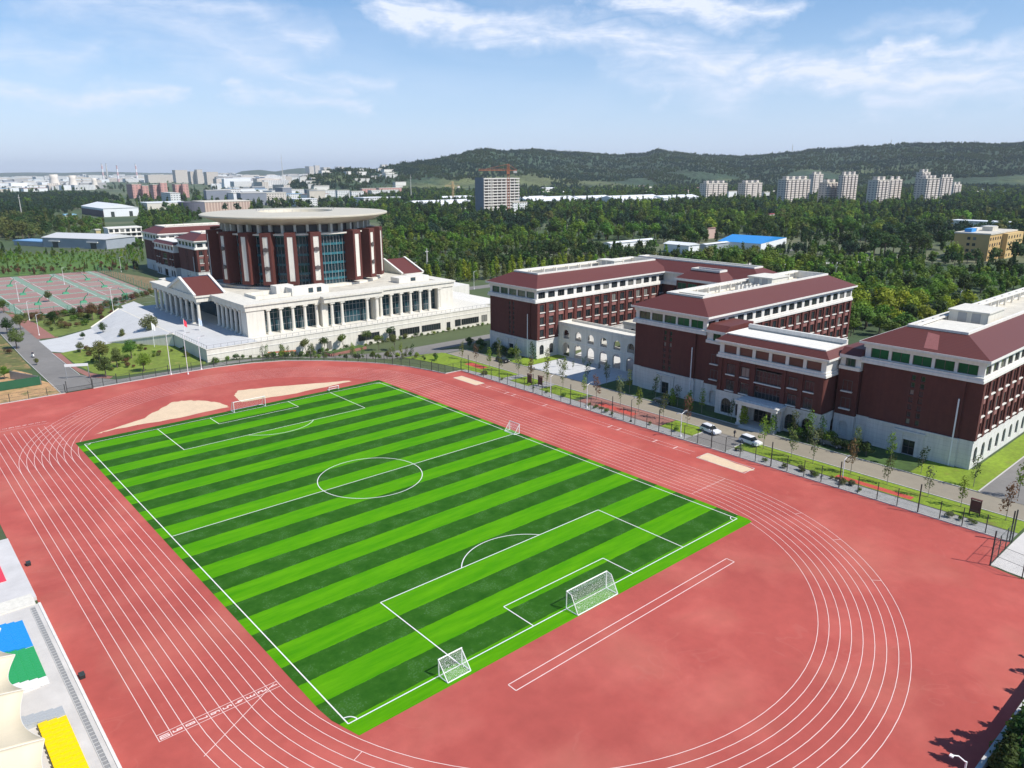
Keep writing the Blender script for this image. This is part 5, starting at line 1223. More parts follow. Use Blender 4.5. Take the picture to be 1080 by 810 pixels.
# ------------------------------------------------------------------ spectator stand at the left edge
t = tag(empty('spectator_stand', (-52.5, -45, 0)), 'concrete spectator stand along the left edge of the track', 'stand')
MB().box(-28, -.28, -40, 35.6, 0, 1.0).build('terrace', concrete, t)
MB().box(-.279, 0, -40, 35.6, 0, 1.08).build('edge_coping', M['trim'], t)
g = MB(); gg = mat('drain_grate', (0.27, 0.265, 0.255), 0.6)
g.box(-1.15, -.75, -39, 35, 1.0, 1.02); g.build('drain_channel', gg, t)
g = MB()
for k in range(124): g.box(-1.18, -.72, -39+k*.6, -38.94+k*.6, 1.021, 1.045)
g.box(-1.24, -1.17, -39, 35, 1.021, 1.05); g.box(-.73, -.66, -39, 35, 1.021, 1.05); g.build('grate_bars', M['roofgrey'], t)
MB().box(-28, -.5, 35.61, 38.5, 0, 1.15).build('cross_wall', M['stone'], t)
MB().box(-28, 0, 38.51, 59.5, 0, .5).build('lower_terrace', mat('bleached_concrete', (0.56, 0.54, 0.52), 0.9, 0.12, 0.4), t)
MB().box(-28, -1.2, 59.51, 66, 0, .7).build('end_step', M['stone'], t)
SC = {'blue': (0.02, 0.27, 0.66), 'green': (0.03, 0.33, 0.10), 'yellow': (0.82, 0.60, 0.0), 'red': (0.72, 0.05, 0.08), 'white': (0.75, 0.75, 0.75), 'grey': (0.40, 0.42, 0.43)}
SM = {k: mat(k+'_plastic', v, 0.4, 0.08, 2.0) for k, v in SC.items()}
def seat_mesh(m_):
    mb = MB(); mb.box(-.34, .40, -.235, .235, .02, .10); mb.frustum((-.39, -.33, -.22, .22), (-.41, -.37, -.2, .2), .06, .20); return mb.mesh('seat', m_)
def seats(colour, y0, y1, x_front, rows, label, z=1.0, pitch=.5):
    e = tag(empty('seat_block', (x_front, y0, z)), label, 'seats', 'coloured seat blocks of the stand')
    st = MB()
    for r_ in range(rows): st.box(-.8*(r_+1), -.8*r_, 0, y1-y0, 0, .14*r_+.02)
    st.build('stepped_floor', SM[colour], e)
    n = int((y1-y0)/pitch); n_tot = 0; me = seat_mesh(SM[colour])
    for r_ in range(rows):
        for k in range(n):
            if n_tot >= 98: break
            o = bpy.data.objects.new('seat', me); link(o); o.parent = e; o.location = (-.8*r_-.42, pitch*(k+.5), .14*r_+.02); n_tot += 1
    return e
seats('blue', -19.0, -12.3, -54.9, 5, 'block of blue plastic seats')
seats('green', -26.0, -19.1, -54.9, 5, 'block of green plastic seats next to the blue ones')
seats('white', -27.6, -26.2, -54.9, 5, 'rows of white seats at the end of the green block', pitch=.35)
seats('grey', -34.0, -32.3, -54.7, 5, 'rows of grey seats at the end of the yellow block')
seats('yellow', -60, -34.1, -54.7, 3, 'block of yellow plastic seats at the bottom left', pitch=.8)
seats('red', 0.5, 12.0, -54.7, 5, 'block of red seats on the lower terrace at the left edge', z=.5)
# cream membrane canopies with scalloped front edges, on masts
cmb = mat('cream_membrane', (0.74, 0.63, 0.44), 0.7, 0.05, 0.15, var2=0.06, scale2=0.5)
def canopy(label, y0, y1, edge, z=9.0, x_back=-78):
    e = tag(empty('membrane_canopy', (-60, y0, 0)), label, 'canopy', 'cream canopies over the stand')
    NY, NX = 22, 14; vs = []; mb = MB()
    for j in range(NY+1):
        t_ = j/NY; y = y0+(y1-y0)*t_; xe = edge[0]+(edge[1]-edge[0])*t_-.9*math.sin(math.pi*t_)
        for i in range(NX+1):
            s_ = i/NX; x = xe+(x_back-xe)*s_
            zz = z+3.0*s_+1.1*abs(2*t_-1)**1.6*(.35+s_)
            mb.v.append((x+60, y-y0, zz))
    for j in range(NY):
        for i in range(NX): mb.f.append((j*(NX+1)+i, j*(NX+1)+i+1, (j+1)*(NX+1)+i+1, (j+1)*(NX+1)+i)); mb.mi.append(0)
    o = mb.build('membrane', cmb, e, smooth=True); so_ = o.modifiers.new('solid', 'SOLIDIFY'); so_.thickness = .05
    b = MB(); b.tube((edge[0]+60, 0, z+.35), (x_back+60, 0, z+4.4), .10, n=6); b.build('rib', M['white'], e)
    b = MB(); b.tube((6-11, 0, 0.5), (6-11, 0, z+1.2), .14, n=8); b.build('mast', M['grey'], e)
    b = MB()
    for j in range(NY):
        ts = [j/NY, (j+1)/NY]; P_ = [(edge[0]+(edge[1]-edge[0])*q-.9*math.sin(math.pi*q)+60, (y1-y0)*q, z+1.1*abs(2*q-1)**1.6*.35) for q in ts]; b.tube(P_[0], P_[1], .06, n=4, cap=False)
    b.build('edge_cable', M['white'], e)
CY_ = [-21.5, -28.5, -34.3, -40.5, -48.4, -55.5, -63]
ED = [-57.6, -58.0, -57.7, -58.0, -57.9, -57.5, -57.2]
nm = ['topmost', 'second', 'third', 'fourth', 'fifth', 'lowest']
for k in range(6): canopy('cream membrane canopy over the stand, %s of six down the left edge' % nm[k], CY_[k+1], CY_[k], (ED[k+1], ED[k]))

# ------------------------------------------------------------------ ball courts: hoops, nets
def hoop(x, y, label, hh=3.05, rz=0):
    t = tag(empty('basketball_hoop', (x, y, .02), rz), label, 'basketball hoop', 'green basketball stands on the ball courts')
    gmh = mat('hoop_green', (0.0, 0.21, 0.09), 0.5)
    MB().frustum((-1.3, 1.3, -.9, .9), (-1.0, 1.0, -.6, .6), 0, .8).build('base', gmh, t)
    MB().tube((0, 0, .7), (1.1, 0, 2.6), .22, .18, n=6).tube((1.1, 0, 2.6), (2.1, 0, 3.2), .14, n=6).build('arm', gmh, t)
    b = MB().box(2.1, 2.16, -.9, .9, 2.9, 3.95).build('backboard', M['trim'], t); MB().lathe([(.22, 3.03), (.25, 3.03), (.25, 3.06), (.22, 3.06)], (2.42, 0, 0), 14).build('ring', mat('ring_red', (.6, .1, .03), .5), b)
    return t
HP = [('at(24.6,311)', )]
names = ['front left', 'front centre', 'front right', 'rightmost', 'middle row centre', 'far left', 'far right', 'near left', 'nearest, by the trees']
for nme, (x, y) in zip(names, [(-7.6, 281.7), (7.3, 272.4), (25.5, 282.3), (25.5, 248.8), (9.7, 318.9), (-7.5, 315.7), (25.6, 314.3), (-7.8, 247.7), (7.5, 241)]):
    hoop(x, y, 'green basketball stand on the ball courts, '+nme, rz=0 if x < 20 else math.pi)
fence('court_fence', 'green mesh fence along the near edge of the ball courts', [(-21.8, 243), (-16.2, 220.5), (6, 216.2), (16.6, 224.0), (37.6, 253.0), (38.4, 352)], 3.0, 4.5, 4.0, 3, post=mat('court_green', (0.05, 0.22, 0.14), 0.5), kerb_=False)
# ------------------------------------------------------------------ trees
LEAF = {
 'dark': leafy('leaves_dark', (0.046, 0.088, 0.020)), 'mid': leafy('leaves_mid', (0.100, 0.172, 0.024)), 'fresh': leafy('leaves_fresh', (0.170, 0.265, 0.028)),
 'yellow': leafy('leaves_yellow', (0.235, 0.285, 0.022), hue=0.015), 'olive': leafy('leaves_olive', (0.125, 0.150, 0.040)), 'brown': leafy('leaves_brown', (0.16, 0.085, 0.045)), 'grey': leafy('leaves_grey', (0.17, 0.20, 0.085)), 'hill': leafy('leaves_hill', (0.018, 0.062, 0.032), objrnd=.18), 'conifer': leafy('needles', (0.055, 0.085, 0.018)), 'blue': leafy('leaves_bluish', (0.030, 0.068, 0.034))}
def crown_shape(kind, h_, seed, n, leaf):
    """leaf-sized faces through lobes of a crown; returns an MB"""
    r = random.Random(seed); mb = MB()
    lobes = []
    if kind == 'broad':
        R_ = h_*.36
        for k in range(9):
            a = r.uniform(0, 6.28); d = R_*r.uniform(.15, .75); z = h_*r.uniform(.42, .80); lobes.append((d*math.cos(a), d*math.sin(a), z, R_*r.uniform(.38, .62), .85))
        lobes.append((0, 0, h_*.80, R_*.5, .9))
    elif kind == 'poplar':
        for k in range(8): z = h_*(.22+.09*k); lobes.append((r.uniform(-.3, .3), r.uniform(-.3, .3), z, h_*.115*(1.15-.09*k)*r.uniform(.85, 1.15), 1.5))
    elif kind == 'sapling':
        for k in range(8): a = r.uniform(0, 6.28); d = h_*.10*r.random(); lobes.append((d*math.cos(a), d*math.sin(a), h_*(.36+.075*k), h_*r.uniform(.07, .13), 1.4))
    elif kind == 'ball':
        for k in range(6): a = r.uniform(0, 6.28); d = h_*.13; lobes.append((d*math.cos(a), d*math.sin(a), h_*r.uniform(.66, .80), h_*r.uniform(.15, .22), .8))
    elif kind == 'shrub':
        for k in range(6): a = r.uniform(0, 6.28); d = h_*.4*r.random(); lobes.append((d*math.cos(a), d*math.sin(a), h_*r.uniform(.3, .62), h_*r.uniform(.26, .42), .9))
    elif kind == 'conifer':
        for k in range(11):
            z = h_*(.12+.08*k); rr = h_*.22*(1-k/11.5)+.1
            for q in range(5): a = r.uniform(0, 6.28); lobes.append((rr*.6*math.cos(a), rr*.6*math.sin(a), z, rr*.55, .45))
    elif kind == 'mass':
        for k in range(7): a = r.uniform(0, 6.28); d = h_*.55*r.random(); lobes.append((d*math.cos(a), d*math.sin(a), h_*r.uniform(.3, .62), h_*r.uniform(.24, .38), 1.0))
    tot = sum(l[3]**2 for l in lobes)
    for (x, y, z, rr, sz) in lobes:
        m = max(4, int(n*rr*rr/tot))
        for k in range(m):
            u = r.uniform(-1, 1); a = r.uniform(0, 6.28); q = math.sqrt(1-u*u); dr = rr*(r.uniform(.62, 1.08))
            d = Vector((q*math.cos(a), q*math.sin(a), u)); c = Vector((x+d.x*dr, y+d.y*dr, z+d.z*dr*sz))
            nrm = (d+Vector((r.uniform(-.7, .7), r.uniform(-.7, .7), r.uniform(-.4, .8)))).normalized(); t1 = nrm.orthogonal().normalized(); t1 = Matrix.Rotation(r.uniform(0, 6.28), 3, nrm) @ t1; t2 = nrm.cross(t1)
            s1, s2 = leaf*r.uniform(.6, 1.3), leaf*r.uniform(.45, 1.0)
            mb.poly([c-t1*s1, c-t2*s2*.8+t1*s1*.1, c+t1*s1, c+t2*s2])
    return mb, lobes
def trunk_shape(kind, h_, lobes, seed):
    r = random.Random(seed); mb = MB(); w_ = {'broad': .028, 'poplar': .016, 'sapling': .010, 'ball': .016, 'conifer': .02}.get(kind, .02)*h_
    top = Vector((0, 0, h_*.62)); mb.tube((0, 0, -.3), (0, 0, h_*.34), w_, w_*.75, 6, False); mb.tube((0, 0, h_*.34), top, w_*.75, w_*.35, 6, False)
    for l in lobes[:6]: mb.tube((0, 0, h_*r.uniform(.28, .45)), (l[0], l[1], l[2]), w_*.4, w_*.12, 4, False)
    return mb
class Tree:
    def __init__(s, kind, h_, seed, n, leaf, bark='bark'):
        mb, lobes = crown_shape(kind, h_, seed, n, leaf); s.h = h_; s.kind = kind
        s.cr = {}; s.mb = mb; s.t = trunk_shape(kind, h_, lobes, seed) if kind not in ('shrub', 'mass') else None
        s.tm = s.t.mesh('trunk', M[bark]) if s.t else None
    def crown(s, c):
        if c not in s.cr: s.cr[c] = s.mb.mesh('crown', LEAF[c])
        return s.cr[c]
    def put(s, name, x, y, c, label, group, h_=None, z=None, wide=1.0, cat='tree'):
        k = (h_ or s.h)/s.h; z = gz(x, y) if z is None else z
        if s.tm is None:
            o = bpy.data.objects.new(name, s.crown(c)); link(o)
        else:
            o = empty(name); q = bpy.data.objects.new('crown', s.crown(c)); link(q); q.parent = o; q = bpy.data.objects.new('trunk', s.tm); link(q); q.parent = o
        o.location = (x, y, z); o.rotation_euler = (0, 0, rnd.uniform(0, 6.28)); o.scale = (k*wide, k*wide, k); return tag(o, label, cat, group)
SAP = [Tree('sapling', 5.5, s, 230, .15, 'barkgrey') for s in (1, 2, 3)]
BALL = [Tree('ball', 4.6, s, 520, .17) for s in (4, 5)]
BRO = [Tree('broad', 9.0, s, 1500, .26) for s in (6, 7, 8)]
BROF = [Tree('broad', 9.5, s, 520, .48) for s in (9, 10, 11, 12)]
POP = [Tree('poplar', 9.0, s, 420, .32, 'barkgrey') for s in (13, 14, 15)]
SHR = [Tree('shrub', 1.6, s, 420, .12) for s in (16, 17, 18)]
CON = [Tree('conifer', 6.5, s, 1800, .20) for s in (19, 20)]
ORD = ['1st', '2nd', '3rd']+['%dth' % k for k in range(4, 60)]
def ordinal(k): return ORD[k] if k < 20 else ('%d%s' % (k+1, {1: 'st', 2: 'nd', 3: 'rd'}.get((k+1) % 10, 'th')))
# young trees between the fence and the road, counted from the stone apron
k = 0
for y in range(-80, 62, 6):
    yy = y+rnd.uniform(-1, 1)
    if -34 < yy < -26: continue
    SAP[k % 3].put('young_tree', 64.6+rnd.uniform(-.4, .5), yy, ('olive', 'fresh', 'grey')[k % 3] if k % 4 else 'brown', 'young staked tree between fence and road, %s from the stone apron' % ordinal(k), 'young trees between the fence and the road', 6.6+rnd.uniform(-1.2, 1.2)); k += 1
k = 0
for y in list(range(-79, -50, 7))+[-46, -43, -40]+list(range(-24, 60, 7)):
    yy = y+rnd.uniform(-1, 1)
    SAP[(k+1) % 3].put('young_tree', 74.6+rnd.uniform(-.5, .8), yy, ('fresh', 'olive', 'dark')[k % 3], 'young tree on the beds across the road from the fence, %s from the right' % ordinal(k), 'young trees on the beds before the school wings', 6.2+rnd.uniform(-1.2, 1.0)); k += 1
for i, (x, y, hh, lab) in enumerate(((73.9, -28.5, 5.6, 'bright green young tree left of the entrance porch'), (73.7, -35.2, 5.2, 'bright green young tree right of the entrance porch'), (73.8, -9.8, 4.6, 'bright green bushy tree beside the dark green car'), (73.9, -14.5, 5.0, 'bright green slim tree before the corner of the middle wing'))):
    POP[i % 3].put('leafy_tree', x, y, 'fresh', lab, 'bright young trees before the low block', hh, wide=1.3)
for i in range(9):
    BROF[i % 3].put('dense_shrub', 75.0+rnd.uniform(-.6, 1.2), -38.5-i*1.9, ('dark', 'mid', 'dark')[i % 3], 'dense dark shrub in the bed right of the entrance porch', 'dense shrubs right of the entrance porch', 2.5+rnd.uniform(-.4, .7), wide=1.4, cat='shrub')
for i in range(10):
    BROF[i % 4].put('dense_shrub', 75+rnd.uniform(-.8, 3.5), 48+i*2.6, ('dark', 'mid')[i % 2], 'dense dark shrub in the shade left of the long left wing', 'dense shrubs left of the long left wing', 2.6+rnd.uniform(-.5, 1.2), wide=1.2, cat='shrub')
# courtyard pots
for i, (x, y) in enumerate(((79, 33), (83, 34), (80, 28), (85, 29), (84, 22), (88, 23), (87, 30))):
    SAP[i % 3].put('courtyard_tree', x, y, 'dark', 'small tree in a square pit of the courtyard paving, %s from the road' % ordinal(i), 'courtyard trees', 2.6)
# clipped round trees before the great hall, counted from the left
for i, (u, v) in enumerate(((300, 356), (325, 355), (347, 353), (368, 348), (389, 343), (399, 358), (416, 358))):
    p = at(u, v, 1.0); BALL[i % 2].put('round_tree', p.x, min(p.y, 101.0), ('olive', 'dark', 'mid')[i % 3], 'small round-headed tree before the great hall podium, %s from the left' % ordinal(i), 'round-headed trees before the great hall', 5.6)
for i in range(44):
    x = 14+i*2.25; y = 102.3-rnd.uniform(0, .9)
    SHR[i % 3].put('low_shrub', x, y, ('fresh', 'olive', 'mid', 'dark')[(i*7) % 4], 'low shrub at the foot of the great hall podium', 'low shrubs along the podium', 1.1+rnd.uniform(-.3, .9), cat='shrub')
SHR[0].put('round_shrub', 9.8, 99.6, 'mid', 'clipped round shrub at the corner of the podium', None, 2.3, cat='shrub')
# planting on the bank round the far curve of the track
for i in range(70):
    t_ = rnd.uniform(0, 1); a = R(18)+t_*R(50); rr = 58.6+rnd.uniform(0, 7.0); x, y = rr*math.cos(a), 42+rr*math.sin(a)
    if x < 20: continue
    (SAP[i % 3] if i % 3 == 0 else BROF[i % 4]).put('bank_shrub', x, y, ('dark', 'mid', 'olive', 'grey', 'fresh')[i % 5], 'leafy shrub on the bank between track fence and the hall road', 'shrubs on the bank round the far curve', (4.2 if i % 3 == 0 else 1.7)+rnd.uniform(-.5, .9), wide=1.0, cat='shrub')
for i in range(40):
    y = -82+rnd.random()*128
    if -35 < y < -25: continue
    SHR[i % 3].put('path_shrub', 59.0+rnd.uniform(-.6, 1.2), y, ('olive', 'grey', 'mid')[i % 3], 'straggly low shrub in the paving behind the track fence', 'low shrubs behind the track fence', .8+rnd.uniform(-.2, .5), cat='shrub')
# plaza, lawns and slope on the left
LT_ = [(159, 357, 8.5, 'grey', 'tall pale loose tree between the lawn and the plaza'), (109, 352, 4.2, 'dark', 'dark spreading tree on the paving of the plaza'), (98, 338, 7.0, 'brown', 'reddish brown tree on the north lawn'), (106, 384, 7.2, 'olive', 'olive tree at the left of the south lawn'),
       (124, 388, 6.0, 'olive', 'loose olive tree in the middle of the south lawn'), (139, 378, 6.0, 'mid', 'green tree behind the middle of the south lawn'), (152, 392, 5.6, 'fresh', 'thin green tree at the front of the south lawn'), (112, 398, 6.2, 'olive', 'thin tree at the front edge of the south lawn by the road'),
       (85, 372, 3.6, 'grey', 'small pale tree on the left tip of the south lawn'), (178, 352, 4.0, 'grey', 'small pale tree beside the podium wall'), (130, 358, 3.8, 'olive', 'small tree on the plaza edge of the south lawn'), (88, 358, 2.6, 'dark', 'small dark tree in a planter on the plaza'),
       (58, 342, 5.2, 'dark', 'dark tree at the roadside end of the north lawn'), (40, 340, 4.2, 'brown', 'brownish tree at the corner of the courts'), (52, 318, 5, 'olive', 'olive tree among the ball courts'), (120, 330, 3.4, 'mid', 'low tree at the right end of the north lawn'),
       (18, 368, 7.0, 'olive', 'bushy olive tree on the slope beside the west road'), (8, 352, 6.0, 'dark', 'dark tree on the slope at the left edge'), (22, 348, 6.0, 'olive', 'olive tree on the upper slope by the road'), (39, 385, 2.2, 'olive', 'low bush at the kerb of the west road'), (5, 400, 4.0, 'fresh', 'fresh green bush above the green hoarding'), (4, 330, 6, 'mid', 'green tree at the top of the slope on the left edge')]
for i, (u, v, hh, c, lab) in enumerate(LT_):
    p = at(u, v); (BRO if c != 'grey' else BRO)[i % 3].put('garden_tree', p.x, p.y, c, lab, None, hh)
for i in range(46):
    a, b = rnd.random(), rnd.random(); x = -17+a*29; y = 107+b*38
    if math.hypot(x-12, y-104) < 6 or x > 13.5-(145-y)*.13: continue
    SHR[i % 3].put('lawn_shrub', x, y, ('olive', 'fresh', 'brown', 'mid', 'olive')[i % 5], 'low shrub scattered over the south lawn', 'shrubs on the south lawn', 1.0+rnd.uniform(-.3, .9), cat='shrub')
for i in range(34):
    x = -15+rnd.random()*24; y = 183+rnd.random()*32
    SHR[i % 3].put('lawn_shrub', x, y, ('olive', 'brown', 'dark', 'mid')[i % 4], 'low shrub scattered over the north lawn', 'shrubs on the north lawn', 1.6+rnd.uniform(-.3, 1.1), cat='shrub')
for i in range(60):
    x = -31.5-rnd.random()*26; y = 124+rnd.random()*115
    if y < 130-(x+31)*.4 and x < -34: continue
    (SHR[i % 3] if i % 3 else BROF[i % 4]).put('slope_shrub', x, y, ('olive', 'fresh', 'brown', 'mid', 'grey')[i % 5], 'bush on the rough slope beside the west road', 'bushes on the rough slope', 1.8+rnd.uniform(-.4, 1.6), cat='shrub')
for i in range(44):
    x = -20+i*1.35; y = {0: 218, 1: 214}[i % 2]+max(0, x-4)*1.02+rnd.uniform(-2, 1)
    SHR[i % 3].put('verge_shrub', x, y, ('brown', 'dark', 'olive')[i % 3], 'shrub along the near edge of the ball courts', 'shrubs along the ball courts', 1.9+rnd.uniform(-.4, 1.0), cat='shrub')
# bottom right corner: wall, conifers, lamp
t = tag(empty('boundary_wall', (0, -95.95, 0)), 'grey boundary wall at the bottom right beneath the conifers', 'wall')
MB().box(0, 50, -.15, .15, 0, 1.9).build('wall', M['roofgrey'], t); MB().box(-.1, 50.1, -.2, .2, 1.9, 2.02).build('coping', M['roofgrey'], t)
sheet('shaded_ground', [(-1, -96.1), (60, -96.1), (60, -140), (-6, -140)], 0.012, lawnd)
for i, (x, y, hh) in enumerate(((4.6, -97.6, 5.0), (7.0, -97.8, 6.4), (9.4, -98.0, 7.6), (11.8, -97.8, 6.2), (14.6, -98.2, 5.0), (18.0, -98.2, 4.6), (22.0, -98.2, 5.0), (26.5, -98.4, 6.0), (30.2, -98.2, 6.0), (13.0, -101.0, 7.0), (8.2, -101, 6.6), (18.5, -101.5, 6.4))):
    CON[i % 2].put('conifer', x, y, ('conifer', 'dark', 'fresh')[i % 3], 'bushy conifer behind the boundary wall, %s from the lamp' % ordinal(i), 'conifers at the bottom right', hh+1.3, wide=1.15)
t = tag(empty('floodlight', (1.6, -95.4, 0)), 'white lamp with a bent neck at the bottom right beside the conifers', 'lamp')
MB().tube((0, 0, 0), (0, 0, 3.4), .08).build('pole', PAINT, t); MB().tube((0, 0, 3.3), (-.2, .6, 3.7), .06).tube((-.2, .6, 3.7), (-.9, .9, 4.0), .05).build('arm', PAINT, t); MB().box(-1.2, -.85, .75, 1.05, 3.95, 4.08).build('lamp_head', PAINT, t)

# ------------------------------------------------------------------ woods beyond the school
def inside(p, poly):
    c = False; j = len(poly)-1
    for i in range(len(poly)):
        if (poly[i][1] > p[1]) != (poly[j][1] > p[1]) and p[0] < (poly[j][0]-poly[i][0])*(p[1]-poly[i][1])/(poly[j][1]-poly[i][1])+poly[i][0]: c = not c
        j = i
    return c
def G2(u, v): p = at(u, v); return (p.x, p.y)
def pop_v(u): i = (u-398)/5.1; return 303-(i*.36 if i < 40 else 14.4-(i-40)*.15)
CLEAR = []          # (x, y, radius): places where no tree may stand
for a_, b_ in zip(REAR_LANE[:-1], REAR_LANE[1:]):
    for k_ in range(8): q_ = a_.lerp(b_, k_/8); CLEAR.append((q_.x, q_.y, 9))
def clear(x, y, r): CLEAR.append((x, y, r))
def ok(x, y):
    if -90 < x < 178 and y < 172 and not (x > 142 and y > 66): return False
    if x < 175 and y < -13 and x > 70: return False
    if 100 < x < 330 and y > 80:
        q_ = Vector((x, y, 0))-CAM; u_, v_ = 540+F_PX*q_.dot(CR)/q_.dot(_f), 405-F_PX*q_.dot(CU)/q_.dot(_f)
        if 392 < u_ < 740 and v_ > pop_v(u_)-4.5: return False
    for cx_, cy_, r in CLEAR:
        if (x-cx_)**2+(y-cy_)**2 < r*r: return False
    return True
WOODS = []          # (x, y, kind, colour, height)
def wood(poly, step, pick, hlo, hhi, jit=.45):
    xs = [p[0] for p in poly]; ys = [p[1] for p in poly]; y = min(ys)
    while y < max(ys):
        x = min(xs)
        while x < max(xs):
            px_, py_ = x+rnd.uniform(-jit, jit)*step, y+rnd.uniform(-jit, jit)*step
            if inside((px_, py_), poly) and ok(px_, py_):
                kind, col = pick(px_, py_); g_ = noise.noise(Vector((px_/26, py_/26, 3.3)))
                if not (g_ < -.28 and 6.1 < step < 10): WOODS.append((px_, py_, kind, col, rnd.uniform(hlo, hhi)*(1+.55*noise.noise(Vector((px_/70, py_/70, 8))))))
            x += step
        y += step
def nz(x, y, s, o=0): return noise.noise(Vector((x/s, y/s, o)))
# ------------------------------------------------------------------ far buildings
def ucoord(p):
    q = Vector(p)-CAM; return 540+F_PX*q.dot(CR)/q.dot(_f)
def solve(p, ax, u):
    lo, hi = 0.0, 900.0; inc = ucoord((p.x+ax[0]*5, p.y+ax[1]*5, p.z)) > ucoord(p)
    for _ in range(40):
        m = (lo+hi)/2; uu = ucoord((p.x+ax[0]*m, p.y+ax[1]*m, p.z))
        if (uu < u) == inc: lo = m
        else: hi = m
    return lo
def frame(uc, ul, ur, vb, vt):
    """ground corner, south length, west length and height of a block seen corner-on"""
    p = at(uc, vb); return p, solve(p, (1, 0), ur), solve(p, (0, 1), ul), height_at(p, vt)
CREAM = banded('cream_flats', (0.62, 0.56, 0.49), (0.20, 0.19, 0.19), 2, 3.1, 0.42, 0.85, 0.05, 0.1, 3, 4.4, 0.55)
PINKF = banded('pink_flats', (0.55, 0.30, 0.26), (0.22, 0.15, 0.15), 2, 3.1, 0.40, 0.85, 0.05, 0.1, 3, 7.0, 0.5)
WHITEF = banded('white_flats', (0.66, 0.66, 0.64), (0.18, 0.19, 0.20), 2, 3.2, 0.42, 0.85, 0.05, 0.1, 3, 4.0, 0.5)
GREYF = banded('grey_flats', (0.46, 0.45, 0.44), (0.16, 0.17, 0.18), 2, 3.2, 0.45, 0.85, 0.08, 0.1, 3, 3.6, 0.6)
SHEDW = mat('shed_white', (0.72, 0.73, 0.73), 0.6, 0.06, 0.05); SHEDG = mat('shed_grey', (0.30, 0.33, 0.36), 0.6, 0.08, 0.2); SHEDB = mat('blue_sheet', (0.02, 0.24, 0.60), 0.45, 0.06, 0.1); ROOFD = mat('dark_roof', (0.10, 0.10, 0.11), 0.8, 0.15, 0.1)
def block(name, label, cat, uc, ul, ur, vb, vt, wm_, group=None, roofm=None, bays=0, crown=False, gable=False, dims=None, cap=None):
    p, L_, W_, H = frame(uc, ul, ur, vb, vt)
    if dims: L_, W_ = dims[0] or L_, dims[1] or W_
    t = tag(empty(name, (p.x, p.y, 0)), label, cat, group)
    MB().box(0, L_, 0, W_, -.5, H).build('wall', wm_, t)
    if gable:
        g = MB(); o = .6
        if L_ > W_: A = [(-o, -o, H+.01), (-o, W_+o, H+.01), (-o, W_/2, H+W_*.12), (L_+o, -o, H+.01), (L_+o, W_+o, H+.01), (L_+o, W_/2, H+W_*.12)]
        else: A = [(-o, -o, H+.01), (L_+o, -o, H+.01), (L_/2, -o, H+L_*.12), (-o, W_+o, H+.01), (L_+o, W_+o, H+.01), (L_/2, W_+o, H+L_*.12)]
        for f in ((0, 1, 2), (3, 5, 4), (0, 2, 5, 3), (1, 4, 5, 2), (0, 3, 4, 1)): g.poly([A[i] for i in f])
        g.build('roof', roofm or SHEDW, t)
    else:
        MB().box(-.4, L_+.4, -.4, W_+.4, H+.002, H+.8).build('roof', roofm or M['roofflat'], t)
    if bays:
        me = MB().box(-L_/bays*.27, L_/bays*.27, -1.6, -.02, 1.0, H-.5).mesh('balcony_bay', cap or M['trim'])
        for k in range(bays): o = bpy.data.objects.new('balcony_bay', me); link(o); o.parent = t; o.location = (L_*(k+.5)/bays, 0, 0)
    if crown:
        n = max(1, int(L_/14))
        for k in range(n): MB().box(L_*(k+.3)/n, L_*(k+.7)/n, W_*.25, W_*.75, H+.8, H+5.0).build('roof_house', wm_, t)
    clear(p.x+L_/2, p.y+W_/2, max(L_, W_)*.55+6)
    return t, L_, W_, H
def block2(name, label, cat, a, b, vt, depth, wm_, roofm=None, gable=False, group=None):
    """a block whose long front runs between two ground points"""
    p, q = at(*a), at(*b); L_ = (q-p).length; H = height_at(q, vt); W_ = depth
    t = tag(empty(name, (p.x, p.y, 0), math.atan2(q.y-p.y, q.x-p.x)), label, cat, group)
    MB().box(0, L_, 0, W_, -.5, H).build('wall', wm_, t)
    if gable:
        g = MB(); o = .6; A = [(-o, -o, H+.01), (-o, W_+o, H+.01), (-o, W_/2, H+W_*.10), (L_+o, -o, H+.01), (L_+o, W_+o, H+.01), (L_+o, W_/2, H+W_*.10)]
        for f in ((0, 1, 2), (3, 5, 4), (0, 2, 5, 3), (1, 4, 5, 2), (0, 3, 4, 1)): g.poly([A[i] for i in f])
        g.build('roof', roofm or SHEDW, t)
    else: MB().box(-.4, L_+.4, -.4, W_+.4, H+.002, H+.8).build('roof', roofm or M['roofflat'], t)
    m_ = (p+q)/2; clear(m_.x, m_.y, L_*.5+8); return t, L_, W_, H
BAY = banded('bay_windows', (0.64, 0.57, 0.50), (0.20, 0.18, 0.18), 2, 3.1, 0.38, 0.85)
TG = 'cream residential towers below the hills'
nm = iter(['leftmost', 'second from the left', 'third from the left, widest', 'thin one behind the third', 'fourth in front', 'taller one right of the fourth', 'fifth group, front tower', 'fifth group, right tower', 'sixth group, front tower', 'sixth group, tallest at the back', 'sixth group, right tower', 'small one at the far right end'])
for a in ((744, 737, 766, 214, 194, 4), (785, 777, 802.5, 213.5, 193.5, 3), (827, 818, 852, 219.5, 190, 6), (856, 851, 866, 209, 184, 2), (870, 861, 882, 218.5, 193, 3), (886, 881, 901, 219, 185, 4), (922.5, 912, 934, 221, 190.5, 3), (935, 932, 948, 218.5, 190, 3), (974, 961.5, 987, 219.5, 189, 3), (969, 962, 977, 214, 182, 2), (989.5, 986.5, 1001, 215.5, 187.5, 3), (1004, 1000.5, 1012, 210.5, 195, 2)):
    block('apartment_tower', 'cream residential tower below the wooded hills, '+next(nm), 'tower block', *a[:5], CREAM, TG, bays=a[5], crown=True, cap=BAY)
block('annex_block', 'low white annex beside the second residential tower', 'building', 805, 802.6, 811, 214, 203, WHITEF)
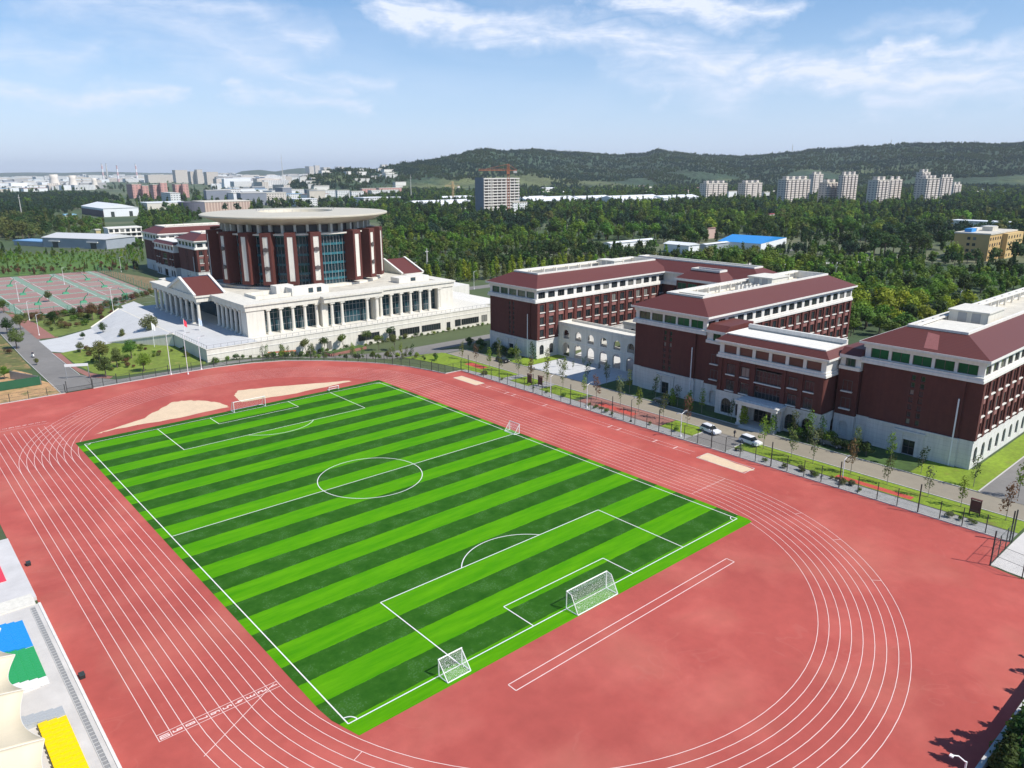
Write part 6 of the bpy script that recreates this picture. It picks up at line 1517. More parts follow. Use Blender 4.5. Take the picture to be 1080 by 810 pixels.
block('annex_block', 'low white hall between the first two residential towers', 'building', 768, 766.5, 776.5, 211.5, 202, SHEDW)
# tower under construction: open floors of slab and column
p, L_, W_, H = frame(511, 502.5, 547, 228, 188)
t = tag(empty('construction_tower', (p.x, p.y, 0)), 'concrete tower block under construction with open floors', 'tower block'); clear(p.x+L_/2, p.y+W_/2, L_*.8)
conc = mat('raw_concrete', (0.62, 0.58, 0.53), 0.9, 0.12, 0.1)
nfl = 13; me = MB().box(-.9, L_+.9, -.9, W_+.9, 0, 1.35).mesh('floor_slab', conc)
for k in range(nfl+1): o = bpy.data.objects.new('floor_slab', me); link(o); o.parent = t; o.location = (0, 0, H*k/nfl-1.35*(k > 0))
me = MB().box(-.4, .4, -.4, .4, 0, H-.95).mesh('column', conc)
for k in range(9):
    for y in (0, W_*.5, W_): o = bpy.data.objects.new('column', me); link(o); o.parent = t; o.location = (L_*k/8, y, 0)
MB().box(1.2, L_-1.2, 3.0, W_-3, .1, H-1.5).build('inner_wall', mat('dark_interior', (0.10, 0.09, 0.085), 0.9), t)
MB().box(-1.4, -1.0, 0, W_, 0, H+1).build('scaffold_screen', mat('grey_netting', (0.20, 0.22, 0.25), 0.8, 0.1, 0.2), t)
for k in (1, 4): MB().box(L_*(k+.3)/7, L_*(k+.75)/7, .9, 1.2, 0, H-1.5).build('curtain_panel', conc, t)
block('annex_block', 'low pale block attached right of the tower under construction', 'building', 541, 540, 556, 226.5, 214, WHITEF)
cp, _, _, CH = frame(534.5, 534, 540, 229, 173)
orange = mat('crane_orange', (0.55, 0.19, 0.09), 0.5)
def crane(label, x, y, H, back, front, rz, m_):
    t = tag(empty('tower_crane', (x, y, 0), rz), label, 'crane')
    mb = MB()
    for sx in (-1.2, 1.2):
        for sy in (-1.2, 1.2): mb.tube((sx, sy, 0), (sx, sy, H), .35, n=4)
    z = 0
    while z < H-4:
        for a, b in (((-1.2, -1.2), (1.2, -1.2)), ((1.2, -1.2), (1.2, 1.2)), ((1.2, 1.2), (-1.2, 1.2)), ((-1.2, 1.2), (-1.2, -1.2))): mb.tube((*a, z), (*b, z+4), .2, n=3)
        z += 4
    mb.build('mast', m_, t)
    j = MB(); j.tube((-front, 0, H-7), (back, 0, H-7), .5, n=4); j.tube((-front, 0, H-5.6), (back*.3, 0, H-5.6), .35, n=4); j.tube((0, 0, H-7), (0, 0, H), .5, n=4); j.tube((0, 0, H), (-front*.8, 0, H-5.8), .15, n=3); j.tube((0, 0, H), (back, 0, H-6.8), .15, n=3)
    j.build('jib', m_, t); MB().box(back-4, back, -1, 1, H-10, H-7.5).build('counterweight', conc, t); MB().box(-1.6, 1.6, -2.8, -.8, H-11, H-8).build('cab', m_, t)
crane('orange tower crane standing over the tower under construction', cp.x, cp.y-3, CH, 10, 34, -YAW, orange)
p = at(478, 216); crane('small pale tower crane left of the tower under construction', p.x, p.y, 36, 12, 14, -YAW+.5, mat('crane_yellow', (0.5, 0.36, 0.18), 0.5))
# long white works sheds
SH = [(443, 440, 502, 222, 216.5, 'long white shed left of the tower under construction'), (470, 462, 502, 215, 209.5, 'half-built pale hall behind the long white shed'), (548, 546, 580, 215, 210, 'white shed right of the tower under construction'), (560, 556, 612, 219.5, 212.5, 'long white works shed in the middle distance, left of three'), (612, 608, 645, 216.5, 209.5, 'long white works shed in the middle distance, middle one'), (652, 645, 700, 219, 211, 'long white works shed in the middle distance, right one'), (700, 696, 737, 217, 209, 'white works shed just left of the residential towers'),
      (404, 400, 428, 216, 209, 'white stepped building right of the disc roof'), (384, 380, 408, 217, 209, 'white hall directly above the disc roof'), (313, 309, 335, 218, 210.5, 'white building with a row of dark windows behind the disc roof')]
for i, (uc, ul, ur, vb, vt, lab) in enumerate(SH):
    block('works_shed', lab, 'shed', uc, ul, ur, vb, vt, SHEDW if i < 7 else WHITEF, None, SHEDW, gable=i < 7, dims=(None, 45 if i in (0, 3, 5) else 30))
# blue-roofed shed and small sheds behind the school
p = at(800, 260); t = tag(empty('blue_shed', (p.x, p.y, 0), 0), 'long shed with a bright blue sheet roof among the trees', 'shed')
A_ = [at(760, 250.5, 6), at(800, 254, 6), at(829.5, 248, 6), at(817, 243.2, 9), at(790, 246, 9)]
a0, a1, a2 = at(757, 251.5, 6), at(803, 254.5, 6), at(830, 248, 6); a3 = a0+(a2-a1)
t.location = (a0.x, a0.y, 0); ob = MB(); O_ = Vector((a0.x, a0.y, 0))
def loc(p): return (p.x-O_.x, p.y-O_.y)
MB().prism([loc(a0), loc(a1), loc(a2), loc(a3)], 0, 4.2).build('wall', SHEDW, t)
m1, m2 = (a0+a3)/2, (a1+a2)/2
rb = MB(); q = lambda p, z: (*loc(p), z)
rb.poly([q(a0, 4.3), q(a1, 4.3), q(m2, 7), q(m1, 7)]); rb.poly([q(m1, 7), q(m2, 7), q(a2, 4.3), q(a3, 4.3)]); rb.poly([q(a0, 4.3), q(m1, 7), q(a3, 4.3)]); rb.poly([q(a1, 4.3), q(a2, 4.3), q(m2, 7)])
rb.build('roof', SHEDB, t); clear((a0.x+a2.x)/2, (a0.y+a2.y)/2, (a2-a0).length*.55); clear(*G2(780, 262), 30); clear(*G2(750, 266), 36); clear(*G2(724, 268), 26)
for (uc, ul, ur, vb, vt, lab, m_) in ((726, 700, 737, 268, 259, 'white sheet-roofed shed just behind the long wing', SHEDW), (744, 738, 768, 266, 258, 'grey low shed before the blue-roofed one', SHEDG), (764, 760, 788, 262, 258, 'pale low shed with a flat roof beside the blue-roofed one', SHEDW), (644, 636, 690, 262, 257, 'pale blue-white shed roof between the wood and the long wing', SHEDW)):
    block('small_shed', lab, 'shed', uc, ul, ur, vb, vt, m_, None, SHEDW, gable=True)
block('village_house', 'small pinkish house at the left of the blue-roofed shed', 'house', 745, 742, 755, 252, 241, mat('pink_wall', (0.50, 0.36, 0.30), 0.85), None, mat('house_roof', (0.35, 0.18, 0.14), 0.8), gable=True)
block('village_house', 'low house with a red and white roof in the dark wood', 'house', 811, 808, 824, 233, 226, M['trim'], None, mat('house_roof', (0.45, 0.07, 0.08), 0.8), gable=True)
# ochre building on the right
t, L_, W_, H = block('ochre_building', 'ochre four-storey building with a cluttered roof at the right', 'building', 1040, 1003, 1068, 275.5, 248, mat('ochre_wall', (0.56, 0.37, 0.15), 0.85, 0.08, 0.2))
MB().box(L_*.45, L_+3, -3, -.02, 0, H-.3).build('front_bay', mat('ochre_wall_light', (0.60, 0.42, 0.18), 0.85), t)
WF = Win(1.7, 1.7, 2, 1, sill=False)
for fl_ in range(4):
    z = 1.2+fl_*(H-1)/4
    for k in range(5): WF.put(t, (1.8+k*L_*.4/4.6, -.06, z))
    for k in range(5): WF.put(t, (L_*.5+k*L_*.45/4.2, -3.06, z))
    for k in (0.42, 0.58): WF.put(t, (-.06, W_*k, z), WEST)
for (x, y, a, b, hh, m_) in ((.08, .6, .16, .2, 2, SHEDB), (.45, .3, .2, .3, 2.6, M['roofflat']), (.7, .55, .25, .3, 2.0, SHEDG), (.4, .7, .2, .2, 1.6, M['trim'])):
    MB().box(L_*x, L_*(x+a), W_*y, W_*(y+b), H+.8, H+.8+hh).build('roof_hut', m_, t)
block2('works_shed', 'long white works hall behind the ochre building', 'shed', (1002, 241), (1120, 247), 238, 16, WHITEF, SHEDW)
block2('works_shed', 'thin pale shed roof in the trees left of the ochre building', 'shed', (949, 236.5), (989, 237.5), 235.2, 9, SHEDW, SHEDW)
# left middle distance
t, L_, W_, H = block2('grey_warehouse', 'long grey warehouse with dark doors beyond the crop field', 'warehouse', (46, 260.5), (113, 263), 252.5, 26, SHEDG, mat('shed_roof_pale', (0.55, 0.55, 0.54), 0.7), gable=True)
for k in (.2, .8): MB().box(L_*k-2.6, L_*k+2.6, -.1, -.02, 0, H*.62).build('door', M['dark'], t); MB().box(L_*k-5, L_*k+5, -1.2, -.11, H*.62, H*.72).build('canopy', M['trim'], t)
block2('blue_lean_to', 'low blue-roofed lean-to left of the grey warehouse', 'shed', (15, 258.5), (45.5, 260.3), 256, 14, SHEDG, mat('pale_blue_sheet', (0.20, 0.38, 0.60), 0.5))
t, L_, W_, H = block2('white_villa', 'white three-storey building with balconies right of the warehouse', 'building', (116, 256), (151, 254), 240, 14, M['white'], M['white'])
for fl_ in range(3):
    for k in range(6): WF.put(t, (L_*(k+.5)/6, -.06, 1+fl_*H/3.1)).scale = (1.6, 1, 1.4)
    MB().box(0, L_, -1.6, -.05, fl_*H/3.1+.1, fl_*H/3.1+.5).build('balcony', M['trim'], t)
t, L_, W_, H = block('white_factory', 'white factory with a dark left side and big doors', 'factory', 110, 87, 147, 229, 220, SHEDW, None, SHEDW, gable=True)
MB().box(-.4, -.02, 0, W_, 0, H*.75).build('side_wall', mat('dark_side', (0.14, 0.10, 0.10), 0.9), t)  # darker facing over the lower part of the west side
for k in (.2, .72): MB().box(L_*k, L_*k+L_*.1, -.1, -.02, 0, H*.6).build('door', M['dark'], t)
block('blue_hut', 'small pale blue-roofed hut among trees at the left', 'shed', 69, 66, 81, 231.5, 227, M['trim'], None, mat('hut_roof', (0.25, 0.48, 0.62), 0.5))
block('ochre_hut', 'small ochre hut between the warehouse and the trees', 'building', 102, 100, 107, 250, 243, mat('ochre_hut', (0.5, 0.4, 0.2), 0.85))
block('long_cream_shed', 'long cream factory shed left of the round hall', 'shed', 156, 153, 199, 222, 214.5, mat('cream_shed', (0.62, 0.58, 0.50), 0.8), None, SHEDW, dims=(None, 40))
t, L_, W_, H = block('round_hall', 'brown banded hall with a dark curved end and cream roof behind the disc roof', 'hall', 217, 203, 266, 224, 213.5, banded('brown_fins', (0.42, 0.29, 0.24), (0.58, 0.45, 0.36), 0, 4.0, .4, 0.8), None, mat('cream_roof', (0.66, 0.60, 0.50), 0.7))
MB().lathe([(W_*.5, 0), (W_*.5, H+.3)], (-.2, W_*.5, 0), 24, math.pi/2, math.pi*1.5).build('curved_end', mat('slate_wall', (0.13, 0.13, 0.16), 0.7), t)
for i, (uc, ul, ur, vb, vt) in enumerate(((141, 135, 151, 209.5, 194.5), (151.5, 150, 158, 209.5, 196), (163, 159, 170, 210, 195), (171, 169.5, 178, 210, 193), (186, 183, 193, 208.5, 194.5), (194, 192.5, 200, 208.5, 194))):
    block('pink_flats', 'pink apartment block in the distance, %s of six from the left' % ordinal(i), 'apartment block', uc, ul, ur, vb, vt, PINKF, 'pink apartment blocks')
for i, (uc, ul, ur, vb, vt) in enumerate(((157, 153, 183, 193, 184.5), (186, 183, 199, 193, 179.5), (202, 199, 207, 194, 181), (209, 206.5, 215, 194, 179), (219, 216, 231, 195, 181.5), (327, 322.5, 332, 188, 175.5), (333, 331.5, 338, 187.5, 174.5), (342, 338.5, 349, 187, 176.5), (356, 353, 363.5, 183, 175.5), (376, 372, 389, 184, 178))):
    block('distant_tower', 'hazy cream tower block on the left skyline, %s of ten' % ordinal(i), 'tower block', uc, ul, ur, vb, vt, CREAM, 'cream tower blocks on the left skyline')
for i, (uc, ul, ur, vb, vt) in enumerate(((307, 305, 321, 206.5, 200), (322, 321, 336, 206.5, 200), (338, 336, 354, 208, 201), (356, 354, 369, 209, 201), (371, 369, 384, 209, 202), (382, 380, 397, 206, 199), (400, 397, 424, 206.5, 198.5), (392, 388, 421, 207.5, 201))):
    block('white_flats', 'apartment row at the foot of the hill above the disc roof, %s from left' % ordinal(i), 'apartment block', uc, ul, ur, vb, vt, WHITEF if i < 5 or i == 7 else PINKF, 'apartment rows at the foot of the hill')
# cooling towers and striped chimneys
CT = mat('cooling_tower', (0.66, 0.60, 0.52), 0.9, 0.06, 0.02)
for (u, vb, vt, wpx, lab) in ((58.5, 199, 184, 12.5, 'largest cooling tower at the far left'), (78, 199.5, 185, 10.5, 'middle cooling tower at the far left'), (100.5, 199, 188, 7.5, 'smallest cooling tower at the far left')):
    p = at(u, vb); H = height_at(p, vt); r_ = wpx*px_m(p)/2; t = tag(empty('cooling_tower', (p.x, p.y, 0)), lab, 'cooling tower', 'three cooling towers')
    MB().lathe([(r_, 0), (r_*.86, H*.25), (r_*.68, H*.55), (r_*.60, H*.75), (r_*.64, H), (r_*.60, H), (r_*.56, H*.8)], n=28).build('shell', CT, t, smooth=True)
    MB().lathe([(r_*1.02, 0), (r_*1.02, H*.04), (r_*.98, H*.05)], n=28).build('base_ring', M['roofgrey'], t)
RW = banded('red_white_rings', (0.72, 0.70, 0.70), (0.55, 0.36, 0.36), 2, 34, .5, .7)
for i, (u, vb, vt, r_) in enumerate(((109.8, 192, 173, 6), (114.3, 192, 172.5, 4.5), (125.3, 192, 174.5, 6), (145.2, 191.5, 173, 6))):
    p = at(u, vb); H = height_at(p, vt); t = tag(empty('chimney', (p.x, p.y, 0)), 'slim red and white ringed chimney on the left skyline, %s of four' % ordinal(i), 'chimney', 'striped chimneys')
    MB().lathe([(r_, 0), (r_*.55, H)], n=14).build('shaft', RW if i != 1 else M['roofgrey'], t); MB().lathe([(r_*.7, H-1), (r_*.7, H+1.5), (r_*.4, H+1.5)], n=14).build('rim', M['grey'], t)
# power masts and pylons
def mast(label, u, vb, vt, w_, z0=0.0):
    p = at(u, vb, z0) if z0 == 0 else None
    return p
for i, (u, vb, vt) in enumerate(((24, 232, 205), (299.5, 200, 162), (149, 220, 206), (434, 213, 184), (451, 290, 262))):
    p = at(u, vb); H = height_at(p, vt); t = tag(empty('lattice_mast', (p.x, p.y, 0)), ('pale leaning pole above the dark wood at the left', 'tall thin mast above the town skyline', 'pale pole right of the white factory', 'pale pole below the hills left of centre', 'thin pole in the wood right of the great hall')[i], 'mast')
    w_ = max(.5, H*.02); MB().tube((-w_, 0, 0), (0, 0, H), w_*.35, .2, n=5).tube((w_, 0, 0), (0, 0, H), w_*.35, .2, n=5).tube((0, w_, 0), (0, 0, H), w_*.35, .2, n=5).build('legs', M['roofgrey'], t)
    MB().tube((-w_*2, 0, H*.88), (w_*2, 0, H*.88), .25, n=4).build('crossarm', M['roofgrey'], t)
# town spreading to the left horizon: each block a building of its own
hues = [WHITEF, GREYF, CREAM, WHITEF, SHEDW, mat('tan_wall', (0.58, 0.52, 0.44), 0.85, .1, .1), mat('slate_block', (0.22, 0.24, 0.28), 0.8, .1, .1), mat('pale_block', (0.62, 0.58, 0.52), 0.85, .1, .1)]
rf_ = [M['roofflat'], M['roofgrey'], SHEDW, mat('red_tin', (0.36, 0.20, 0.17), 0.7), mat('blue_tin', (0.22, 0.36, 0.50), 0.6), ROOFD]
tr = random.Random(21); nb_ = 0; tries = 0
while nb_ < 285 and tries < 9000:
    tries += 1
    u = tr.uniform(-30, 440); v = 184.5+tr.random()**1.5*33
    if u < 110 and v > 203: continue
    if 100 < u < 236 and 192 < v < 216: continue
    if 46 < u < 108 and 196 < v < 204: continue
    if u > 300 and v > 196 and v < 209: continue
    if u > 290 and v < 197: continue
    if 335 < u < 440 and v > 196: continue
    if v > 213 and not (150 < u < 300 or 395 < u < 500): continue
    if u > 345 and tr.random() < .2: u = tr.uniform(440, 505); v = tr.uniform(206, 217)
    p = at(u, v); s_ = 1 if v > 192 else 1.8
    if any((p.x-a)**2+(p.y-b)**2 < (r+10)**2 for a, b, r in CLEAR): continue
    if tr.random() < .55 and u < 150: continue
    tall = tr.random() < .35; L_ = tr.uniform(24, 58)*s_; W_ = tr.uniform(12, 26)*s_; H = (tr.uniform(16, 26) if tall else tr.uniform(6, 13))*(1.25 if s_ > 1 else 1); k = tr.randrange(len(hues))
    if not tall: L_ *= 1.1; W_ *= 1.3
    t = tag(empty('town_building', (p.x, p.y, 0), tr.uniform(-.25, .25)+(math.pi/2 if tr.random() < .2 else 0)), 'flat-roofed block of several storeys in the far town' if tall else 'low broad building in the far town', 'building', 'buildings of the far town')
    MB().box(-L_/2, L_/2, -W_/2, W_/2, -.5, H).build('wall', hues[k] if tall or k > 2 else SHEDW, t)
    MB().box(-L_/2-.4, L_/2+.4, -W_/2-.4, W_/2+.4, H+.01, H+.9).build('roof', rf_[tr.randrange(6)] if not tall else rf_[tr.randrange(2)], t)
    clear(p.x, p.y, max(L_, W_)*.55); nb_ += 1
# beyond the 285 largest, the rest of the town reads as one mass
mt = MB(); k = 0; tries = 0
while k < 1500 and tries < 9000:
    tries += 1; u = tr.uniform(-40, 520); v = 183.4+tr.random()**1.25*17
    if u > 300 and v > 186.5 and not (u < 345 and v < 192): continue
    if 100 < u < 236 and v > 192.5: continue
    p = at(u, v)
    if any((p.x-a)**2+(p.y-b)**2 < (r+6)**2 for a, b, r in CLEAR): continue
    if u < 130 and tr.random() < .6: continue
    L_, W_ = tr.uniform(25, 90), tr.uniform(14, 40); H = tr.uniform(8, 34) if u > 190 else tr.uniform(6, 20); s0 = len(mt.v); mt.m = tr.choice((0, 0, 1, 1, 2, 3)); mt.box(-L_/2, L_/2, -W_/2, W_/2, -.5, H)
    mt.xform(Matrix.Translation((p.x, p.y, 0)) @ Matrix.Rotation(tr.uniform(-.3, .3), 4, 'Z'), s0); k += 1
tag(mt.build('far_town', [WHITEF, CREAM, SHEDW, GREYF]), 'pale mass of small blocks of the town towards the horizon', 'town', kind='stuff')
for i in range(46):      # hamlets at the foot of the hills on the right
    u = tr.uniform(560, 1100); v = tr.uniform(194, 208)
    p = at(u, v)
    if any((p.x-a)**2+(p.y-b)**2 < (r+10)**2 for a, b, r in CLEAR): continue
    L_, W_, H = tr.uniform(14, 45), tr.uniform(9, 16), tr.uniform(4, 8)
    t = tag(empty('hamlet_house', (p.x, p.y, 0), tr.uniform(-.4, .4)), 'small low house on the plain below the wooded hills', 'house', 'hamlet houses below the hills')
    MB().box(-L_/2, L_/2, -W_/2, W_/2, -.5, H).build('wall', M['trim'], t); MB().frustum((-L_/2-.5, L_/2+.5, -W_/2-.5, W_/2+.5), (-L_/2-.5, L_/2+.5, -.4, .4), H+.01, H+2.5).build('roof', (rf_[3], SHEDW, M['roofflat'])[i % 3], t); clear(p.x, p.y, 22)

# ------------------------------------------------------------------ hills
PROF = [(250, 204), (290, 202), (305, 198.5), (322, 192.5), (335, 187), (350, 182.5), (362, 180.2), (400, 181), (412, 177), (430, 174.5), (455, 171), (480, 166), (500, 161), (513, 159), (530, 161.5), (560, 160), (600, 162), (650, 165), (675, 163), (690, 159), (705, 162), (740, 165), (780, 166.5), (830, 162), (850, 159), (900, 157), (950, 154), (1000, 153), (1040, 154), (1080, 151), (1200, 150), (1350, 156), (1500, 170), (1700, 182)]
def crest_v(u):
    for (a, b), (c, d) in zip(PROF[:-1], PROF[1:]):
        if a <= u <= c: t_ = (u-a)/(c-a); t_ = t_*t_*(3-2*t_); return b+(d-b)*t_
    return 190
def hill_height(u, s_):
    """height at a share s_ of the way through the range in the direction u"""
    p = at(u, 250); d = Vector((p.x-CAM.x, p.y-CAM.y)).normalized()
    rc = 2300+1300*sstep(300, 700, u); r0, r1 = rc*(.74-.22*sstep(300, 600, u)), rc*1.7; r = r0+(r1-r0)*s_; x, y = CAM.x+d.x*r, CAM.y+d.y*r
    top = height_at(Vector((CAM.x+d.x*rc, CAM.y+d.y*rc, 0)), crest_v(u))
    sc_ = (rc-r0)/(r1-r0)
    if s_ < sc_: f = sstep(0, 1, s_/sc_)**1.55
    else: f = 1-sstep(0, 1, (s_-sc_)/(1-sc_))
    n_ = nz(x, y, 420, 3)*.55+nz(x, y, 170, 5)*.3
    k = math.sin(math.pi*min(1, s_/sc_)) if s_ < sc_ else math.sin(math.pi*(s_-sc_)/(1-sc_))
    z = top*f*(1+.0*n_)+top*.34*n_*k
    z += (nz(x, y, 38, 7)*7+nz(x, y, 17, 9)*4)*min(1, f*3)
    return x, y, max(z, -2.5 if s_ < .02 or s_ > .98 else 0.3) if s_ not in (0, 1) else -3
def build_hills():
    NU, NS = 520, 150; mb = MB(); us = [250+1450*i/NU for i in range(NU+1)]
    for u in us:
        for j in range(NS+1): mb.v.append(hill_height(u, j/NS))
    for i in range(NU):
        for j in range(NS): a = i*(NS+1)+j; mb.f.append((a, a+1, a+NS+2, a+NS+1)); mb.mi.append(0)
    m_ = mat('hill_forest_floor', (0.026, 0.058, 0.024), 0.95, 0.35, 0.02, var2=0.25, scale2=0.004, tint=((0.11, 0.13, 0.045), 0.0035, 0.50, 0.62), bump=1.0, bscale=0.06)
    nt = m_.node_tree
    for n in nt.nodes:
        if n.type == 'BUMP': n.inputs['Distance'].default_value = 8.0
    mixn = [n for n in nt.nodes if n.type == 'MIX'][0]; src = mixn.inputs[0].links[0].from_socket
    tcn = nt.nodes.new('ShaderNodeTexCoord'); sp_ = nt.nodes.new('ShaderNodeSeparateXYZ'); nt.links.new(tcn.outputs['Object'], sp_.inputs[0])
    mr = nt.nodes.new('ShaderNodeMapRange'); mr.inputs[1].default_value = 25; mr.inputs[2].default_value = 70; mr.inputs[3].default_value = 1; mr.inputs[4].default_value = 0; nt.links.new(sp_.outputs[2], mr.inputs[0])
    mu = nt.nodes.new('ShaderNodeMath'); mu.operation = 'MULTIPLY'; nt.links.new(src, mu.inputs[0]); nt.links.new(mr.outputs[0], mu.inputs[1]); nt.links.new(mu.outputs[0], mixn.inputs[0])
    o = mb.build('hills', m_); 
    if o.data.polygons[0].normal.z < 0: o.data.flip_normals()
    tag(o, kind='structure')
build_hills()
for i in range(26):      # houses and terraces on the low spur above the disc roof
    u = tr.uniform(325, 425); x, y, z = hill_height(u, tr.uniform(.10, .34)); L_, W_, H = tr.uniform(14, 44), tr.uniform(9, 14), tr.uniform(5, 12)
    t = tag(empty('hillside_house', (x, y, z-2), tr.uniform(-.4, .4)), 'pale house on the low spur of the hills above the disc roof', 'house', 'houses on the low spur'); MB().box(-L_/2, L_/2, -W_/2, W_/2, -1, H+2).build('wall', M['trim'], t); MB().box(-L_/2-.4, L_/2+.4, -W_/2-.4, W_/2+.4, H+2.01, H+2.7).build('roof', M['roofflat'], t)
# ridges fading on the left skyline
mb = MB(); pr = [(255, 183), (262, 180.5), (280, 179), (296, 181), (310, 178.5), (325, 177), (345, 181), (365, 177.5), (385, 176.5), (400, 178.5), (410, 176), (425, 177.5), (450, 182)]
def ridge(prof, rc, dep, name):
    mb = MB(); n = 60; u0, u1 = prof[0][0], prof[-1][0]; rows = 7
    for i in range(n+1):
        u = u0+(u1-u0)*i/n; v = None
        for (a, b), (c, d) in zip(prof[:-1], prof[1:]):
            if a <= u <= c: v = b+(d-b)*(u-a)/(c-a)
        p = at(u, 250); d_ = Vector((p.x-CAM.x, p.y-CAM.y)).normalized(); H = height_at(Vector((CAM.x+d_.x*rc, CAM.y+d_.y*rc, 0)), v)
        for j in range(rows):
            s_ = j/(rows-1); r = rc+dep*(s_-.5)*2; f = math.sin(math.pi*s_) if 0 < j < rows-1 else 0; mb.v.append((CAM.x+d_.x*r, CAM.y+d_.y*r, H*f-3*(1-f)))
    for i in range(n):
        for j in range(rows-1): a = i*rows+j; mb.f.append((a, a+1, a+rows+1, a+rows)); mb.mi.append(0)
    o = mb.build(name, mat('far_ridge', (0.035, 0.06, 0.03), 0.95, 0.3, 0.004)); tag(o, kind='structure')
    if o.data.polygons[0].normal.z < 0: o.data.flip_normals()
ridge(pr, 7800, 1500, 'far_hills')
ridge([(-60, 185), (-20, 183), (0, 182.6), (40, 181.8), (80, 182.2), (120, 181), (170, 182.4), (220, 182), (262, 183)], 11500, 1800, 'far_hills')
# masts on the crest
for i, (u, dv) in enumerate(((827, 10), (927, 9))):
    p = at(u, 250); d_ = Vector((p.x-CAM.x, p.y-CAM.y)).normalized(); rc = 2300+1300*sstep(300, 700, u); q = Vector((CAM.x+d_.x*rc, CAM.y+d_.y*rc, 0)); z0 = height_at(q, crest_v(u)); z1 = height_at(q, crest_v(u)-dv)
    t = tag(empty('hill_mast', (q.x, q.y, z0-5)), ('lattice mast on the crest of the hills, left one', 'lattice mast on the crest of the hills, right one')[i], 'mast'); Hh = z1-z0+5
    b = MB()
    for sx, sy in ((-2, -2), (2, -2), (2, 2), (-2, 2)): b.tube((sx, sy, 0), (0, 0, Hh), .5, .2, n=4)
    b.build('legs', M['roofgrey'], t); MB().tube((-4, 0, Hh*.8), (4, 0, Hh*.8), .4, n=4).build('crossarm', M['roofgrey'], t)

# ------------------------------------------------------------------ woods
def pk_main(x, y):
    a, b = nz(x, y, 130, 1), nz(x, y, 45, 2)
    if rnd.random() < .22: return ('broad', ('dark', 'mid', 'fresh', 'olive')[rnd.randrange(4)])
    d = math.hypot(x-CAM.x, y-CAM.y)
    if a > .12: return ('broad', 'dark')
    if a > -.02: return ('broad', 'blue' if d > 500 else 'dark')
    if a > -.2: return ('broad', 'mid')
    return ('broad', 'fresh' if b > .1 else 'mid')
def pk_right(x, y):
    a = nz(x, y, 34, 4); b = nz(x, y, 90, 6)
    if rnd.random() < .18: return ('broad', ('dark', 'mid', 'fresh')[rnd.randrange(3)])
    dx = math.hypot(x-225, y+12)
    if dx < 48 and a > -.25: return ('broad', 'yellow' if a > -.02 else 'fresh')
    if dx < 80: return ('broad', 'fresh' if a > 0 else 'mid')
    return ('broad', 'dark' if b > -.1 else 'mid')
clear(*G2(470, 305), 24)
for (u, v, r) in ((700, 248, 24), (640, 243, 30), (930, 246, 30), (480, 247, 22), (590, 238, 34), (880, 262, 20), (690, 232, 40), (540, 250, 16), (980, 300, 12)): clear(*G2(u, v), r)
for (u, v, r) in ((445, 226, 26), (520, 232, 28), (575, 228, 26), (610, 232, 20), (905, 262, 34), (850, 278, 14), (1060, 285, 24)): clear(*G2(u, v), r)
# near belt behind the school (close spacing), then the deeper wood
poly_near = [(178, -120), (178, 62), (145, 90), (145, 172), (118, 205), (160, 330), (330, 330), (420, 150), (420, -120)]
wood(poly_near, 6.6, lambda x, y: pk_right(x, y) if y < 60 else pk_main(x, y), 5.5, 9.5)
wood([G2(404, 284), G2(404, 226), G2(500, 232), G2(560, 226), G2(575, 221), G2(740, 221.5), G2(860, 220), G2(960, 220), G2(1120, 226), G2(1200, 300), (421, -60), (421, 151), (331, 331), (161, 331)], 9.5, pk_main, 6, 15)
# belts on the left
wood([G2(-30, 232), G2(-30, 209), G2(112, 206), G2(120, 213), G2(85, 219), G2(70, 226)], 11, lambda x, y: ('broad', 'blue' if nz(x, y, 90) > -.2 else 'dark'), 9, 13)
wood([G2(-30, 258), G2(-30, 232), G2(40, 230), G2(64, 236), G2(66, 248), G2(44, 251)], 9, lambda x, y: ('broad', 'dark' if nz(x, y, 70) > -.1 else 'olive'), 8, 14)
wood([G2(60, 250), G2(64, 234), G2(110, 236), G2(116, 247)], 10, lambda x, y: ('broad', 'olive' if nz(x, y, 40) > 0 else 'mid'), 6, 10)
wood([G2(-20, 276), G2(-20, 268), G2(150, 256), G2(153, 266)], 8, lambda x, y: ('broad', 'mid' if nz(x, y, 30) > -.1 else 'dark'), 4, 7.5)
wood([G2(146, 248), G2(150, 224), G2(200, 224), G2(214, 232), G2(170, 246)], 11, lambda x, y: ('broad', 'mid' if nz(x, y, 50) > 0 else 'dark'), 7, 12)
wood([G2(-20, 291), G2(-20, 282), G2(150, 280), G2(150, 287)], 5.5, lambda x, y: ('broad', ('brown', 'olive', 'dark')[int(abs(nz(x, y, 9)*30)) % 3]), 2.5, 5)
# bushes filling the crop field beyond the courts
wood([G2(-20, 281), G2(-20, 266), G2(152, 264), G2(153, 279)], 4.6, lambda x, y: ('broad', 'fresh' if nz(x, y, 14) > -.05 else 'mid'), 1.8, 3.2)
# trees scattered over the plain and between the far buildings
def scatter(n, u0, u1, v0, v1, cols, hlo, hhi, seed, thr=-.1, sz=260):
    r_ = random.Random(seed); k = 0; tr_ = 0
    while k < n and tr_ < n*12:
        tr_ += 1; u = r_.uniform(u0, u1); v = v0+(v1-v0)*r_.random(); p = at(u, v)
        if nz(p.x, p.y, sz, 11) < thr or not ok(p.x, p.y): continue
        WOODS.append((p.x, p.y, 'broad', cols[r_.randrange(len(cols))], r_.uniform(hlo, hhi))); k += 1
scatter(700, -30, 440, 186, 224, ['dark', 'blue', 'mid'], 9, 16, 31)
scatter(6500, 400, 1150, 190, 224, ['dark', 'blue', 'mid', 'mid'], 10, 17, 32, -.22)
scatter(1200, 380, 600, 196, 232, ['dark', 'mid'], 8, 13, 33, -.3, 120)
